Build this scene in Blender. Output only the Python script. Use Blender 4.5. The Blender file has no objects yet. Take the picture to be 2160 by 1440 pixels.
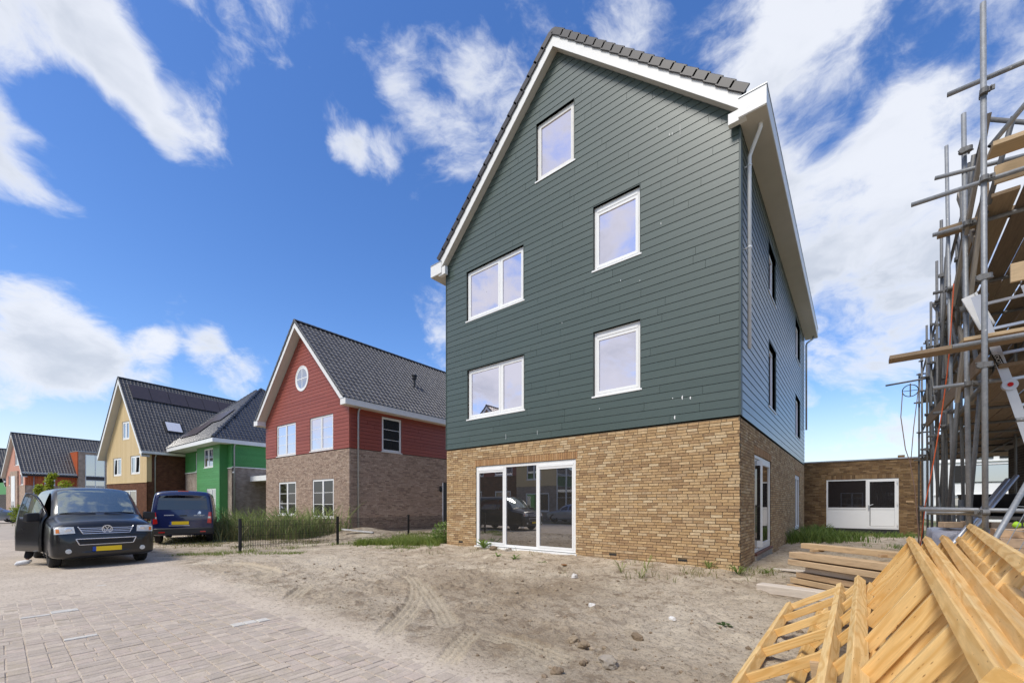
import bpy, bmesh, math, random
import numpy as np
from mathutils import Vector, Matrix, noise
from mathutils.bvhtree import BVHTree

R = math.radians
rnd = random.Random(11)
scene = bpy.context.scene
COL = scene.collection

# ------------------------------------------------------------------ camera
# world frame: X runs along the front of the green house, Y into depth along its side,
# origin on the ground at its near right corner
CAMP = Vector((2.0, -10.58, 1.55))
cam_d = bpy.data.cameras.new('camera')
cam_d.sensor_width = 36.0
cam_d.lens = 36.0 * 885 / 2160
cam_d.shift_y = 342 / 2160
cam_d.clip_start = 0.05
cam_d.clip_end = 3000
cam = bpy.data.objects.new('camera', cam_d)
cam.location = CAMP
cam.rotation_euler = (R(90), 0, R(39.2))
COL.objects.link(cam)
scene.camera = cam

scene.view_settings.view_transform = 'Standard'
scene.view_settings.look = 'None'
scene.view_settings.gamma = 1.0
scene.view_settings.use_curve_mapping = False
scene.view_settings.exposure = 1.42

# ------------------------------------------------------------------ sky and sun
SUN_EL, SUN_AZ = R(56), R(186)      # azimuth measured like Nishita's, clockwise from +Y
world = bpy.data.worlds.new('World')
scene.world = world
world.use_nodes = True
wt = world.node_tree
wt.nodes.clear()
def wn(t, **k):
    n = wt.nodes.new(t)
    for a, b in k.items():
        setattr(n, a, b)
    return n
def wmath(op, a, b=None, clamp=False):
    n = wn('ShaderNodeMath', operation=op, use_clamp=clamp)
    for i, v in enumerate((a, b)):
        if v is None:
            continue
        if isinstance(v, (int, float)):
            n.inputs[i].default_value = v
        else:
            wt.links.new(v, n.inputs[i])
    return n.outputs[0]
def wvec(op, a, b=None, out=0):
    n = wn('ShaderNodeVectorMath', operation=op)
    for i, v in enumerate((a, b)):
        if v is None:
            continue
        if isinstance(v, (tuple, Vector)):
            n.inputs[i].default_value = tuple(v)
        else:
            wt.links.new(v, n.inputs[i])
    return n.outputs[out]
def wnoise(vec, scale, detail=8, rough=0.55, dist=0.0):
    n = wn('ShaderNodeTexNoise')
    n.inputs['Scale'].default_value = scale
    n.inputs['Detail'].default_value = detail
    n.inputs['Roughness'].default_value = rough
    n.inputs['Distortion'].default_value = dist
    wt.links.new(vec, n.inputs['Vector'])
    return n.outputs['Fac']
def wmap(v, a, b, c=0.0, d=1.0, smooth=True):
    n = wn('ShaderNodeMapRange', interpolation_type='SMOOTHSTEP' if smooth else 'LINEAR')
    wt.links.new(v, n.inputs[0])
    for i, q in enumerate((a, b, c, d)):
        n.inputs[i + 1].default_value = q
    return n.outputs[0]
sky = wn('ShaderNodeTexSky', sky_type='NISHITA')
sky.sun_disc = False
sky.sun_elevation = SUN_EL
sky.sun_rotation = SUN_AZ
sky.altitude = 0
sky.air_density = 1.0
sky.dust_density = 0.6
sky.ozone_density = 2.5
hsv = wn('ShaderNodeHueSaturation')
hsv.inputs['Hue'].default_value = 0.510
hsv.inputs['Saturation'].default_value = 1.26
hsv.inputs['Value'].default_value = 1.0
wt.links.new(sky.outputs[0], hsv.inputs['Color'])
bg_sky = wn('ShaderNodeBackground')
bg_sky.inputs['Strength'].default_value = 0.078
wt.links.new(hsv.outputs[0], bg_sky.inputs['Color'])

tc = wn('ShaderNodeTexCoord')
D = tc.outputs['Generated']
sep = wn('ShaderNodeSeparateXYZ')
wt.links.new(D, sep.inputs[0])
P = wvec('MULTIPLY', D, (1.0, 1.0, 1.55))
warp = wn('ShaderNodeTexNoise')
warp.inputs['Scale'].default_value = 3.5
warp.inputs['Detail'].default_value = 5
wt.links.new(P, warp.inputs['Vector'])
sc_ = wn('ShaderNodeVectorMath', operation='SCALE')
wt.links.new(wvec('SUBTRACT', warp.outputs['Color'], (0.5, 0.5, 0.5)), sc_.inputs[0])
sc_.inputs['Scale'].default_value = 0.22
Pw = wvec('ADD', P, sc_.outputs[0])
puffs = wnoise(Pw, 5.2, 11, 0.62)
broad = wnoise(P, 1.5, 3, 0.5)
def sdir(px, py):       # direction of a place in the sky, from its bearing and height in the photograph
    v = Vector(((px - 1080) / 885, 1.0, (1062 - py) / 885)).normalized()
    return Matrix.Rotation(R(39.2), 3, 'Z') @ v
dens = wmath('ADD', wmath('MULTIPLY', wmath('SUBTRACT', puffs, 0.5), 1.75), wmath('ADD', wmath('MULTIPLY', wmath('SUBTRACT', broad, 0.5), 0.40), 0.455))
# the clouds that stand in view, and the clear blue between them
for (px, py, wdeg, amp) in [(90, 10, 5.4, .20), (210, 110, 2.6, .14), (40, 270, 5.6, .40), (180, 110, 4, .08), (70, 150, 3, -.5), (200, 240, 2.6, -.30), (200, 330, 4, -.3), (300, 180, 5, .08), (390, 270, 3.2, .27), (300, 190, 2.4, .18), (460, 230, 2.8, .22), (330, 300, 2, .14), (120, 700, 4.2, .24), (230, 760, 3.8, .24), (20, 900, 6, -.15), (60, 770, 3.5, .14), (60, 620, 3.5, .10), (200, 610, 4, -.10), (40, 830, 5, .08), (160, 860, 3, -.08),
                            (390, 680, 3.2, .36), (490, 755, 3.2, .34), (325, 725, 1.6, .22), (620, 640, 6, -.08), (150, 930, 7, .10), (560, 430, 12, -.18), (700, 520, 12, -.19), (150, 480, 9, -.14),
                            (420, 70, 3.5, .10), (360, 110, 2.5, -.22), (550, 110, 3, .28), (660, 40, 4, .08), (710, 270, 2.4, .30), (725, 330, 1.8, .26), (800, 330, 2.4, .28), (930, 190, 5.5, .13), (1030, 260, 5, .17), (860, 270, 3, .10), (880, 60, 4, -.2), (790, 90, 3, .10), (900, 140, 4, .14),
                            (850, 30, 7, -.10), (1000, 60, 5, -.06), (1320, 80, 3, .18), (1600, 40, 4, .18), (1440, 40, 4, .10), (1680, 130, 5, .20), (1850, 400, 14, .20),
                            (1860, 170, 5, .12), (2020, 220, 6, .10), (1750, 215, 3.5, -.40), (1960, 60, 3, -.2), (2060, 110, 4, -.08), (1830, 560, 10, .08), (1830, 690, 8, -.03), (1800, 830, 6, .08), (1760, 720, 4, -.06), (1870, 770, 4, -.08),
                            (1780, 940, 6, .06), (1480, 130, 4, -.06)]:
    d = sdir(px, py)
    dot = wvec('DOT_PRODUCT', D, d, 1)
    g = wmap(dot, math.cos(R(wdeg * 1.5)), 1.0, 0.0, amp)
    dens = wmath('ADD', dens, g)
for wd, wdeg, amp in [((-.36, -.77, .54), 46, .27), ((.5, -.6, .6), 30, .12)]:     # cover over the street behind the camera, as the windows mirror it
    g = wmap(wvec('DOT_PRODUCT', D, Vector(wd).normalized(), 1), math.cos(R(wdeg * 1.5)), 1.0, 0.0, amp)
    dens = wmath('ADD', dens, g)
edge = wmap(dens, 0.44, 0.86)
haze_low = wmap(sep.outputs[2], 0.0, 0.26, 0.62, 0.0)
cover = wmath('MAXIMUM', wmath('MULTIPLY', edge, 0.93), haze_low)
shade = wmap(dens, 0.66, 1.0)
fine = wnoise(Pw, 3.4, 6, 0.55)
ccol = wn('ShaderNodeMix', data_type='RGBA')
ccol.inputs['A'].default_value = (0.90, 0.93, 1.0, 1)
ccol.inputs['B'].default_value = (0.60, 0.65, 0.74, 1)
wt.links.new(wmath('MULTIPLY', shade, wmap(fine, 0.36, 0.60)), ccol.inputs['Factor'])
bg_cl = wn('ShaderNodeBackground')
bg_cl.inputs['Strength'].default_value = 0.375
wt.links.new(ccol.outputs['Result'], bg_cl.inputs['Color'])
mixs = wn('ShaderNodeMixShader')
wt.links.new(cover, mixs.inputs[0])
wt.links.new(bg_sky.outputs[0], mixs.inputs[1])
wt.links.new(bg_cl.outputs[0], mixs.inputs[2])
wout = wn('ShaderNodeOutputWorld')
wt.links.new(mixs.outputs[0], wout.inputs[0])
world.cycles.sampling_method = 'MANUAL'
world.cycles.sample_map_resolution = 512

sun_d = bpy.data.lights.new('sun', 'SUN')
sun_d.energy = 1.2
sun_d.angle = R(18)
sun_d.color = (1.0, 0.95, 0.87)
sun = bpy.data.objects.new('sun', sun_d)
sdv = Vector((math.sin(SUN_AZ) * math.cos(SUN_EL), math.cos(SUN_AZ) * math.cos(SUN_EL), math.sin(SUN_EL)))
sun.rotation_euler = sdv.to_track_quat('Z', 'Y').to_euler()
sun.location = (0, -20, 30)
COL.objects.link(sun)

# ------------------------------------------------------------------ materials
MATS = {}
def M(name, col, rough=.6, metal=0., spec=.5, ramp=None, nz=None, bump=None, stretch=(1, 1, 1), spots=None, coat=0., patch=None):
    """procedural material: ramp = colours picked per piece, nz = (scale, amount) mottling, bump = (scale, strength),
    patch = (scale, lo, hi, colour) blotches of a second colour, spots = (scale, size, colour)"""
    m = bpy.data.materials.new(name)
    m.use_nodes = True
    t = m.node_tree
    N, L = t.nodes, t.links
    b = N['Principled BSDF']
    b.inputs['Roughness'].default_value = rough
    b.inputs['Metallic'].default_value = metal
    b.inputs['Specular IOR Level'].default_value = spec
    b.inputs['Coat Weight'].default_value = coat
    b.inputs['Coat Roughness'].default_value = 0.04
    tcn = N.new('ShaderNodeTexCoord')
    oi = N.new('ShaderNodeObjectInfo')
    mp = N.new('ShaderNodeMapping')
    mp.inputs['Scale'].default_value = stretch
    L.new(tcn.outputs['Object'], mp.inputs['Vector'])
    ad = N.new('ShaderNodeVectorMath'); ad.operation = 'ADD'
    cm = N.new('ShaderNodeMath'); cm.operation = 'MULTIPLY'; cm.inputs[1].default_value = 37.0
    L.new(oi.outputs['Random'], cm.inputs[0])
    L.new(mp.outputs[0], ad.inputs[0]); L.new(cm.outputs[0], ad.inputs[1])
    vec = ad.outputs[0]
    if ramp:
        geo = N.new('ShaderNodeNewGeometry')
        s = N.new('ShaderNodeMath'); s.operation = 'ADD'
        L.new(geo.outputs['Random Per Island'], s.inputs[0]); L.new(oi.outputs['Random'], s.inputs[1])
        f = N.new('ShaderNodeMath'); f.operation = 'FRACT'
        L.new(s.outputs[0], f.inputs[0])
        cr = N.new('ShaderNodeValToRGB')
        el = cr.color_ramp.elements
        while len(el) < len(ramp):
            el.new(0.5)
        for i, c in enumerate(ramp):
            el[i].position = i / max(1, len(ramp) - 1)
            el[i].color = (*c, 1)
        L.new(f.outputs[0], cr.inputs[0])
        c = cr.outputs[0]
    else:
        g = N.new('ShaderNodeRGB'); g.outputs[0].default_value = (*col, 1)
        c = g.outputs[0]
    def noise_(scale, det=6, ro=.6):
        n = N.new('ShaderNodeTexNoise')
        n.inputs['Scale'].default_value = scale
        n.inputs['Detail'].default_value = det
        n.inputs['Roughness'].default_value = ro
        L.new(vec, n.inputs['Vector'])
        return n.outputs['Fac']
    if patch:
        mr = N.new('ShaderNodeMapRange'); mr.interpolation_type = 'SMOOTHSTEP'
        mr.inputs[1].default_value = patch[1]; mr.inputs[2].default_value = patch[2]
        L.new(noise_(patch[0], 7, .65), mr.inputs[0])
        x = N.new('ShaderNodeMix'); x.data_type = 'RGBA'
        x.inputs['B'].default_value = (*patch[3], 1)
        L.new(mr.outputs[0], x.inputs['Factor']); L.new(c, x.inputs['A'])
        c = x.outputs['Result']
    if nz:
        for sc, am in ([nz] if isinstance(nz[0], (int, float)) else nz):
            mr = N.new('ShaderNodeMapRange')
            mr.inputs[1].default_value = .25; mr.inputs[2].default_value = .75
            mr.inputs[3].default_value = 1 - am; mr.inputs[4].default_value = 1 + am
            L.new(noise_(sc), mr.inputs[0])
            x = N.new('ShaderNodeVectorMath'); x.operation = 'SCALE'
            L.new(c, x.inputs[0]); L.new(mr.outputs[0], x.inputs['Scale'])
            c = x.outputs[0]
    if spots:
        vo = N.new('ShaderNodeTexVoronoi'); vo.inputs['Scale'].default_value = spots[0]
        L.new(vec, vo.inputs['Vector'])
        mr = N.new('ShaderNodeMapRange'); mr.interpolation_type = 'SMOOTHSTEP'
        mr.inputs[1].default_value = spots[1]; mr.inputs[2].default_value = spots[1] * .35
        L.new(vo.outputs['Distance'], mr.inputs[0])
        x = N.new('ShaderNodeMix'); x.data_type = 'RGBA'
        x.inputs['B'].default_value = (*spots[2], 1)
        L.new(mr.outputs[0], x.inputs['Factor']); L.new(c, x.inputs['A'])
        c = x.outputs['Result']
    L.new(c, b.inputs['Base Color'])
    if bump:
        bp = N.new('ShaderNodeBump')
        bp.inputs['Strength'].default_value = bump[1]
        bp.inputs['Distance'].default_value = bump[2] if len(bump) > 2 else .01
        L.new(noise_(bump[0], 8, .65), bp.inputs['Height'])
        L.new(bp.outputs[0], b.inputs['Normal'])
    MATS[name] = m
    return m

def glass_mat(name, tint, refl, inner, transp=0.0, wob=0.0):
    """coated window glass: a mirror share that rises at grazing angles, the rest the inner colour: the dark room behind, on car_glass a painted sheen (or see-through)"""
    m = bpy.data.materials.new(name)
    m.use_nodes = True
    t = m.node_tree; N, L = t.nodes, t.links
    N.clear()
    gl = N.new('ShaderNodeBsdfGlossy'); gl.inputs['Roughness'].default_value = 0.012
    gl.inputs['Color'].default_value = (*tint, 1)
    df = N.new('ShaderNodeBsdfDiffuse'); df.inputs['Color'].default_value = (*inner, 1)
    under = df.outputs[0]
    if transp > 0:
        tr = N.new('ShaderNodeBsdfTransparent'); tr.inputs['Color'].default_value = (.80, .88, .84, 1)
        mx = N.new('ShaderNodeMixShader'); mx.inputs[0].default_value = transp
        L.new(df.outputs[0], mx.inputs[1]); L.new(tr.outputs[0], mx.inputs[2])
        under = mx.outputs[0]
    lw = N.new('ShaderNodeLayerWeight'); lw.inputs['Blend'].default_value = 0.35
    mr = N.new('ShaderNodeMapRange')
    mr.inputs[3].default_value = refl; mr.inputs[4].default_value = 1.0
    L.new(lw.outputs['Fresnel'], mr.inputs[0])
    if wob:
        tcn = N.new('ShaderNodeTexCoord'); n = N.new('ShaderNodeTexNoise'); n.inputs['Scale'].default_value = .9
        L.new(tcn.outputs['Object'], n.inputs['Vector'])
        bp = N.new('ShaderNodeBump'); bp.inputs['Strength'].default_value = wob; bp.inputs['Distance'].default_value = .02
        L.new(n.outputs['Fac'], bp.inputs['Height']); L.new(bp.outputs[0], gl.inputs['Normal'])
    ms = N.new('ShaderNodeMixShader')
    L.new(mr.outputs[0], ms.inputs[0]); L.new(under, ms.inputs[1]); L.new(gl.outputs[0], ms.inputs[2])
    o = N.new('ShaderNodeOutputMaterial'); L.new(ms.outputs[0], o.inputs[0])
    MATS[name] = m
    return m

M('tan_brick', (.4, .27, .14), .9, spec=.2, ramp=[(.54, .37, .195), (.42, .27, .135), (.58, .42, .24), (.31, .195, .105), (.49, .325, .165), (.60, .46, .285), (.37, .235, .125), (.48, .32, .17)],
  nz=[(18, .22), (90, .18)], bump=(120, .6, .004))
M('soldier_brick', (.4, .25, .12), .9, spec=.2, ramp=[(.44, .26, .12), (.38, .21, .10), (.50, .31, .16), (.34, .19, .09)], nz=[(18, .2), (90, .15)], bump=(120, .6, .004))
M('brown_shed_brick', (.2, .12, .06), .9, spec=.2, ramp=[(.24, .15, .07), (.15, .09, .045), (.29, .19, .10), (.11, .065, .035), (.20, .12, .06)], nz=[(18, .25)], bump=(120, .6, .004))
M('grey_pink_brick', (.32, .24, .19), .9, spec=.2, ramp=[(.44, .325, .25), (.36, .26, .20), (.50, .385, .30), (.25, .18, .14), (.40, .295, .225), (.46, .35, .27)], nz=[(14, .2), (70, .15)], bump=(120, .5, .004))
M('mortar', (.165, .125, .08), .95, spec=.1, nz=(40, .3))
M('pale_mortar', (.27, .215, .17), .95, spec=.1, nz=(40, .3))
M('plinth', (.36, .33, .29), .95, spec=.15, nz=[(6, .2), (60, .15)], bump=(60, .4))
M('green_siding', (.068, .094, .086), .45, spec=.3, coat=.6, ramp=[(.056, .084, .072), (.064, .091, .078), (.052, .078, .066), (.060, .087, .074)], nz=[(3, .07), (60, .05)], bump=(70, .06, .002), stretch=(1, 1, 6))
M('green_trim', (.055, .078, .071), .5, nz=(5, .06))
MATS['green_siding'].node_tree.nodes['Principled BSDF'].inputs['Coat Roughness'].default_value = .27
MATS['green_siding'].node_tree.nodes['Principled BSDF'].inputs['Coat IOR'].default_value = 1.55
M('green_gap', (.012, .018, .016), .8)
M('red_siding', (.25, .062, .048), .5, ramp=[(.275, .060, .038), (.295, .067, .042), (.255, .054, .034)], nz=[(4, .08)], bump=(70, .06, .002), stretch=(1, 1, 6))
M('red_gap', (.05, .012, .010), .8)
M('bright_green_siding', (.035, .16, .045), .5, ramp=[(.07, .27, .075), (.063, .25, .068), (.076, .29, .085)], nz=[(4, .06)])
M('green_dark_gap', (.015, .07, .02), .8)
M('yellow_siding', (.60, .42, .19), .55, ramp=[(.66, .49, .25), (.63, .46, .23), (.69, .52, .28)], nz=[(4, .05)])
M('yellow_gap', (.26, .17, .07), .8)
M('orange_siding', (.48, .105, .03), .55, ramp=[(.48, .105, .03), (.45, .095, .028), (.50, .115, .034)], nz=[(4, .06)])
M('orange_gap', (.2, .04, .012), .8)
M('pink_render', (.58, .29, .21), .8, nz=[(3, .06)])
def brick_wall_mat(name, c1, c2, mortar, bw=.22, bh=.0625):
    m = M(name, c1, .9, spec=.2)
    t = m.node_tree; N, L = t.nodes, t.links
    b = N['Principled BSDF']
    tcn = N.new('ShaderNodeTexCoord')
    sp = N.new('ShaderNodeSeparateXYZ'); L.new(tcn.outputs['Object'], sp.inputs[0])
    a = N.new('ShaderNodeMath'); a.operation = 'ADD'; L.new(sp.outputs[0], a.inputs[0]); L.new(sp.outputs[1], a.inputs[1])
    cb = N.new('ShaderNodeCombineXYZ'); L.new(a.outputs[0], cb.inputs[0]); L.new(sp.outputs[2], cb.inputs[1])
    br = N.new('ShaderNodeTexBrick')
    br.inputs['Color1'].default_value = (*c1, 1); br.inputs['Color2'].default_value = (*c2, 1); br.inputs['Mortar'].default_value = (*mortar, 1)
    br.inputs['Scale'].default_value = 1; br.inputs['Brick Width'].default_value = bw; br.inputs['Row Height'].default_value = bh
    br.inputs['Mortar Size'].default_value = .006; br.inputs['Bias'].default_value = -.1
    L.new(cb.outputs[0], br.inputs['Vector'])
    n = N.new('ShaderNodeTexNoise'); n.inputs['Scale'].default_value = 2.5; n.inputs['Detail'].default_value = 6
    L.new(tcn.outputs['Object'], n.inputs['Vector'])
    mr = N.new('ShaderNodeMapRange'); mr.inputs[1].default_value = .3; mr.inputs[2].default_value = .7; mr.inputs[3].default_value = .8; mr.inputs[4].default_value = 1.2
    L.new(n.outputs['Fac'], mr.inputs[0])
    x = N.new('ShaderNodeVectorMath'); x.operation = 'SCALE'; L.new(br.outputs['Color'], x.inputs[0]); L.new(mr.outputs[0], x.inputs['Scale'])
    L.new(x.outputs[0], b.inputs['Base Color'])
    bp = N.new('ShaderNodeBump'); bp.inputs['Strength'].default_value = .8; bp.inputs['Distance'].default_value = .01; bp.invert = True
    L.new(br.outputs['Fac'], bp.inputs['Height']); L.new(bp.outputs[0], b.inputs['Normal'])
    return m
brick_wall_mat('far_grey_brick', (.40, .33, .27), (.29, .22, .18), (.30, .27, .23))
brick_wall_mat('far_red_brick', (.20, .085, .045), (.12, .048, .028), (.07, .05, .04))
brick_wall_mat('far_pink_brick', (.50, .36, .27), (.40, .28, .21), (.40, .33, .27))
brick_wall_mat('dark_site_brick', (.09, .08, .075), (.055, .05, .048), (.16, .15, .14))
M('white_paint', (.84, .84, .82), .4, nz=(3, .03))
M('dirty_white', (.74, .72, .68), .5, nz=(9, .06), spots=(60, .16, (.45, .40, .34)))
M('cream_soffit', (.60, .56, .49), .6, nz=(2, .05))
M('fascia_white', (.80, .79, .76), .45, nz=(3, .04), spots=(30, .10, (.55, .5, .45)))
M('pvc_panel', (.74, .74, .73), .45, nz=(2, .02))
M('zinc', (.42, .44, .46), .42, metal=.6, nz=(5, .12))
M('white_pipe', (.86, .86, .85), .3)
M('dark_tile', (.07, .07, .075), .40, spec=.42, ramp=[(.088, .083, .082), (.106, .101, .099), (.075, .071, .070), (.097, .092, .090)], nz=[(7, .15)])
M('brown_grey_tile', (.052, .048, .048), .42, ramp=[(.038, .034, .034), (.046, .041, .041), (.033, .029, .029)], nz=[(7, .15)])
M('gloss_tile', (.045, .046, .052), .2, spec=.6, ramp=[(.045, .046, .052), (.055, .056, .063), (.038, .039, .045)], nz=[(7, .12)])
M('roof_slab', (.03, .03, .032), .8)
M('house_core', (.025, .024, .023), .9)
M('black_metal', (.012, .012, .013), .45)
M('black_plastic', (.018, .018, .019), .5, nz=(8, .1))
M('rubber', (.022, .022, .023), .85, nz=(30, .2))
M('solar', (.060, .046, .048), .40, spec=.5, nz=(3, .12))
M('solar_frame', (.03, .028, .03), .4)
M('skylight_glass', (.72, .72, .76), .15)
glass_mat('house_glass', (.94, .88, .93), .80, (.02, .018, .022), wob=.05)
glass_mat('low_glass', (.78, .76, .76), .42, (.035, .033, .03), wob=.03)
glass_mat('dark_glass', (.8, .8, .84), .03, (.022, .020, .020), wob=.03)
glass_mat('far_glass', (.80, .82, .88), .55, (.02, .02, .022))
glass_mat('car_glass', (.82, .90, .86), .30, (.20, .24, .21), transp=.66)  # pale inner colour paints a bright cloud reflection into the van's glass
glass_mat('car_dark_glass', (.85, .87, .95), .05, (.004, .005, .008))
# ------------------------------------------------------------------ mesh helpers
class MB:
    """collects shapes for ONE mesh object"""
    def __init__(s):
        s.v = []; s.f = []
    def poly(s, pts):
        n = len(s.v); s.v += [tuple(p) for p in pts]; s.f.append(tuple(range(n, n + len(pts)))); return s
    def box(s, x0, x1, y0, y1, z0, z1):
        n = len(s.v)
        s.v += [(x0, y0, z0), (x1, y0, z0), (x1, y1, z0), (x0, y1, z0), (x0, y0, z1), (x1, y0, z1), (x1, y1, z1), (x0, y1, z1)]
        s.f += [tuple(n + i for i in q) for q in ((3, 2, 1, 0), (4, 5, 6, 7), (0, 1, 5, 4), (1, 2, 6, 5), (2, 3, 7, 6), (3, 0, 4, 7))]
        return s
    def bar(s, p0, p1, w, h, up=(0, 0, 1), ch=0):
        """rectangular bar from p0 to p1, w across, h along up; ch = chamfer"""
        p0, p1 = Vector(p0), Vector(p1)
        a = (p1 - p0).normalized(); u = Vector(up)
        sd = a.cross(u)
        if sd.length < 1e-6:
            sd = a.cross(Vector((1, 0, 0)))
        sd.normalize(); u = sd.cross(a).normalized()
        if ch:
            q = [(-w/2+ch, -h/2), (w/2-ch, -h/2), (w/2, -h/2+ch), (w/2, h/2-ch), (w/2-ch, h/2), (-w/2+ch, h/2), (-w/2, h/2-ch), (-w/2, -h/2+ch)]
        else:
            q = [(-w/2, -h/2), (w/2, -h/2), (w/2, h/2), (-w/2, h/2)]
        n = len(s.v); k = len(q)
        for p in (p0, p1):
            s.v += [tuple(p + sd * x + u * y) for x, y in q]
        s.f.append(tuple(n + i for i in range(k))[::-1]); s.f.append(tuple(n + k + i for i in range(k)))
        for i in range(k):
            j = (i + 1) % k
            s.f.append((n + i, n + j, n + k + j, n + k + i))
        return s
    def tube(s, pts, r, k=8, cap=True):
        pts = [Vector(p) for p in pts]
        n = len(s.v)
        rr = r if isinstance(r, (list, tuple)) else [r] * len(pts)
        ref = None
        for i, p in enumerate(pts):
            a = (pts[min(i + 1, len(pts) - 1)] - pts[max(i - 1, 0)]).normalized()
            if ref is None:
                ref = a.orthogonal().normalized()
            ref = (ref - a * ref.dot(a)).normalized()
            b = a.cross(ref)
            for j in range(k):
                t = 2 * math.pi * j / k
                s.v.append(tuple(p + (ref * math.cos(t) + b * math.sin(t)) * rr[i]))
        for i in range(len(pts) - 1):
            for j in range(k):
                q = (j + 1) % k
                s.f.append((n + i*k + j, n + i*k + q, n + (i+1)*k + q, n + (i+1)*k + j))
        if cap:
            s.f.append(tuple(n + j for j in range(k))[::-1])
            m = n + (len(pts) - 1) * k
            s.f.append(tuple(m + j for j in range(k)))
        return s
    def lathe(s, prof, c=(0, 0, 0), axis='z', k=20):
        """prof = [(r, h)...] turned round an axis through c"""
        n = len(s.v); c = Vector(c)
        for r, h in prof:
            for j in range(k):
                t = 2 * math.pi * j / k; x, y = r * math.cos(t), r * math.sin(t)
                p = {'z': (x, y, h), 'x': (h, x, y), 'y': (y, h, x)}[axis]
                s.v.append(tuple(c + Vector(p)))
        for i in range(len(prof) - 1):
            for j in range(k):
                q = (j + 1) % k
                s.f.append((n + i*k + j, n + i*k + q, n + (i+1)*k + q, n + (i+1)*k + j))
        s.f.append(tuple(n + j for j in range(k))[::-1]); m = n + (len(prof) - 1) * k
        s.f.append(tuple(m + j for j in range(k)))
        return s
    def prism(s, poly, d0, d1, mp, back=False):
        """poly in (u,z), pushed out from depth d0 to d1 through mp(u,d,z)"""
        n = len(s.v); k = len(poly)
        s.v += [mp(u, d1, z) for u, z in poly] + [mp(u, d0, z) for u, z in poly]
        s.f.append(tuple(n + i for i in range(k)))
        for i in range(k):
            j = (i + 1) % k
            s.f.append((n + i, n + k + i, n + k + j, n + j))
        if back:
            s.f.append(tuple(n + k + i for i in range(k))[::-1])
        return s
    def add(s, verts, faces):
        n = len(s.v); s.v += [tuple(p) for p in verts]; s.f += [tuple(n + i for i in f) for f in faces]; return s
    def mesh(s, name, mat=None, smooth=False, fix=False):
        me = bpy.data.meshes.new(name)
        me.from_pydata(s.v, [], s.f)
        if fix:
            bm = bmesh.new(); bm.from_mesh(me); bmesh.ops.recalc_face_normals(bm, faces=bm.faces); bm.to_mesh(me); bm.free()
        if smooth:
            me.shade_smooth()
        if mat:
            me.materials.append(MATS[mat] if isinstance(mat, str) else mat)
        me.update()
        return me
    def build(s, name, mat=None, parent=None, smooth=False, bevel=0, fix=False, **k):
        o = obj(name, s.mesh(name, mat, smooth, fix), parent, **k)
        if bevel:
            b = o.modifiers.new('bevel', 'BEVEL'); b.width = bevel; b.segments = 2; b.limit_method = 'ANGLE'
        return o

def obj(name, me, parent=None, loc=None, mtx=None, label=None, kind=None, cat=None, group=None):
    o = bpy.data.objects.new(name, me)
    COL.objects.link(o)
    if parent is not None:
        o.parent = parent
    if mtx is not None:
        o.matrix_basis = mtx
    if loc is not None:
        o.location = loc
    tag(o, label, cat, group, kind)
    return o
def tag(o, label=None, cat=None, group=None, kind=None):
    if label: o['label'] = label
    if cat: o['category'] = cat
    if group: o['group'] = group
    if kind: o['kind'] = kind
    return o
def thing(name, label, cat, loc=(0, 0, 0), rz=0, group=None):
    o = bpy.data.objects.new(name, None)
    o.empty_display_size = .3
    COL.objects.link(o)
    o.location = loc; o.rotation_euler = (0, 0, rz)
    return tag(o, label, cat, group)
def copy_tree(o, parent=None):
    c = o.copy(); COL.objects.link(c); c.parent = parent
    for ch in list(o.children):
        copy_tree(ch, c)
    return c
def frame_mtx(o, ex, ey, ez=None):
    ex, ey = Vector(ex).normalized(), Vector(ey).normalized()
    ez = Vector(ez).normalized() if ez is not None else ex.cross(ey)
    m = Matrix((ex, ey, ez)).transposed().to_4x4()
    m.translation = Vector(o)
    return m
def beam_mtx(p0, p1, up=(0, 0, 1)):
    p0, p1 = Vector(p0), Vector(p1)
    a = (p1 - p0).normalized(); u = Vector(up)
    sd = u.cross(a).normalized(); u = a.cross(sd)
    return frame_mtx(p0, a, sd, u)
_beams = {}
def beam(name, p0, p1, w, h, mat, parent=None, up=(0, 0, 1), ch=.004, **k):
    """a straight timber: its own mesh with X along the grain"""
    ln = (Vector(p1) - Vector(p0)).length
    key = (name, round(ln, 3), w, h, mat)
    if key not in _beams:
        _beams[key] = MB().bar((0, 0, 0), (ln, 0, 0), w, h, ch=ch).mesh(name, mat)
    return obj(name, _beams[key], parent, mtx=beam_mtx(p0, p1, up), **k)

# ------------------------------------------------------------------ walls
def mfront(y=0):  return lambda u, d, z: (u, y - d, z)
def mright(x=0):  return lambda u, d, z: (x + d, u, z)
def mleft(x=0):   return lambda u, d, z: (x - d, u, z)
def mback(y=0):   return lambda u, d, z: (u, y + d, z)

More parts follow.
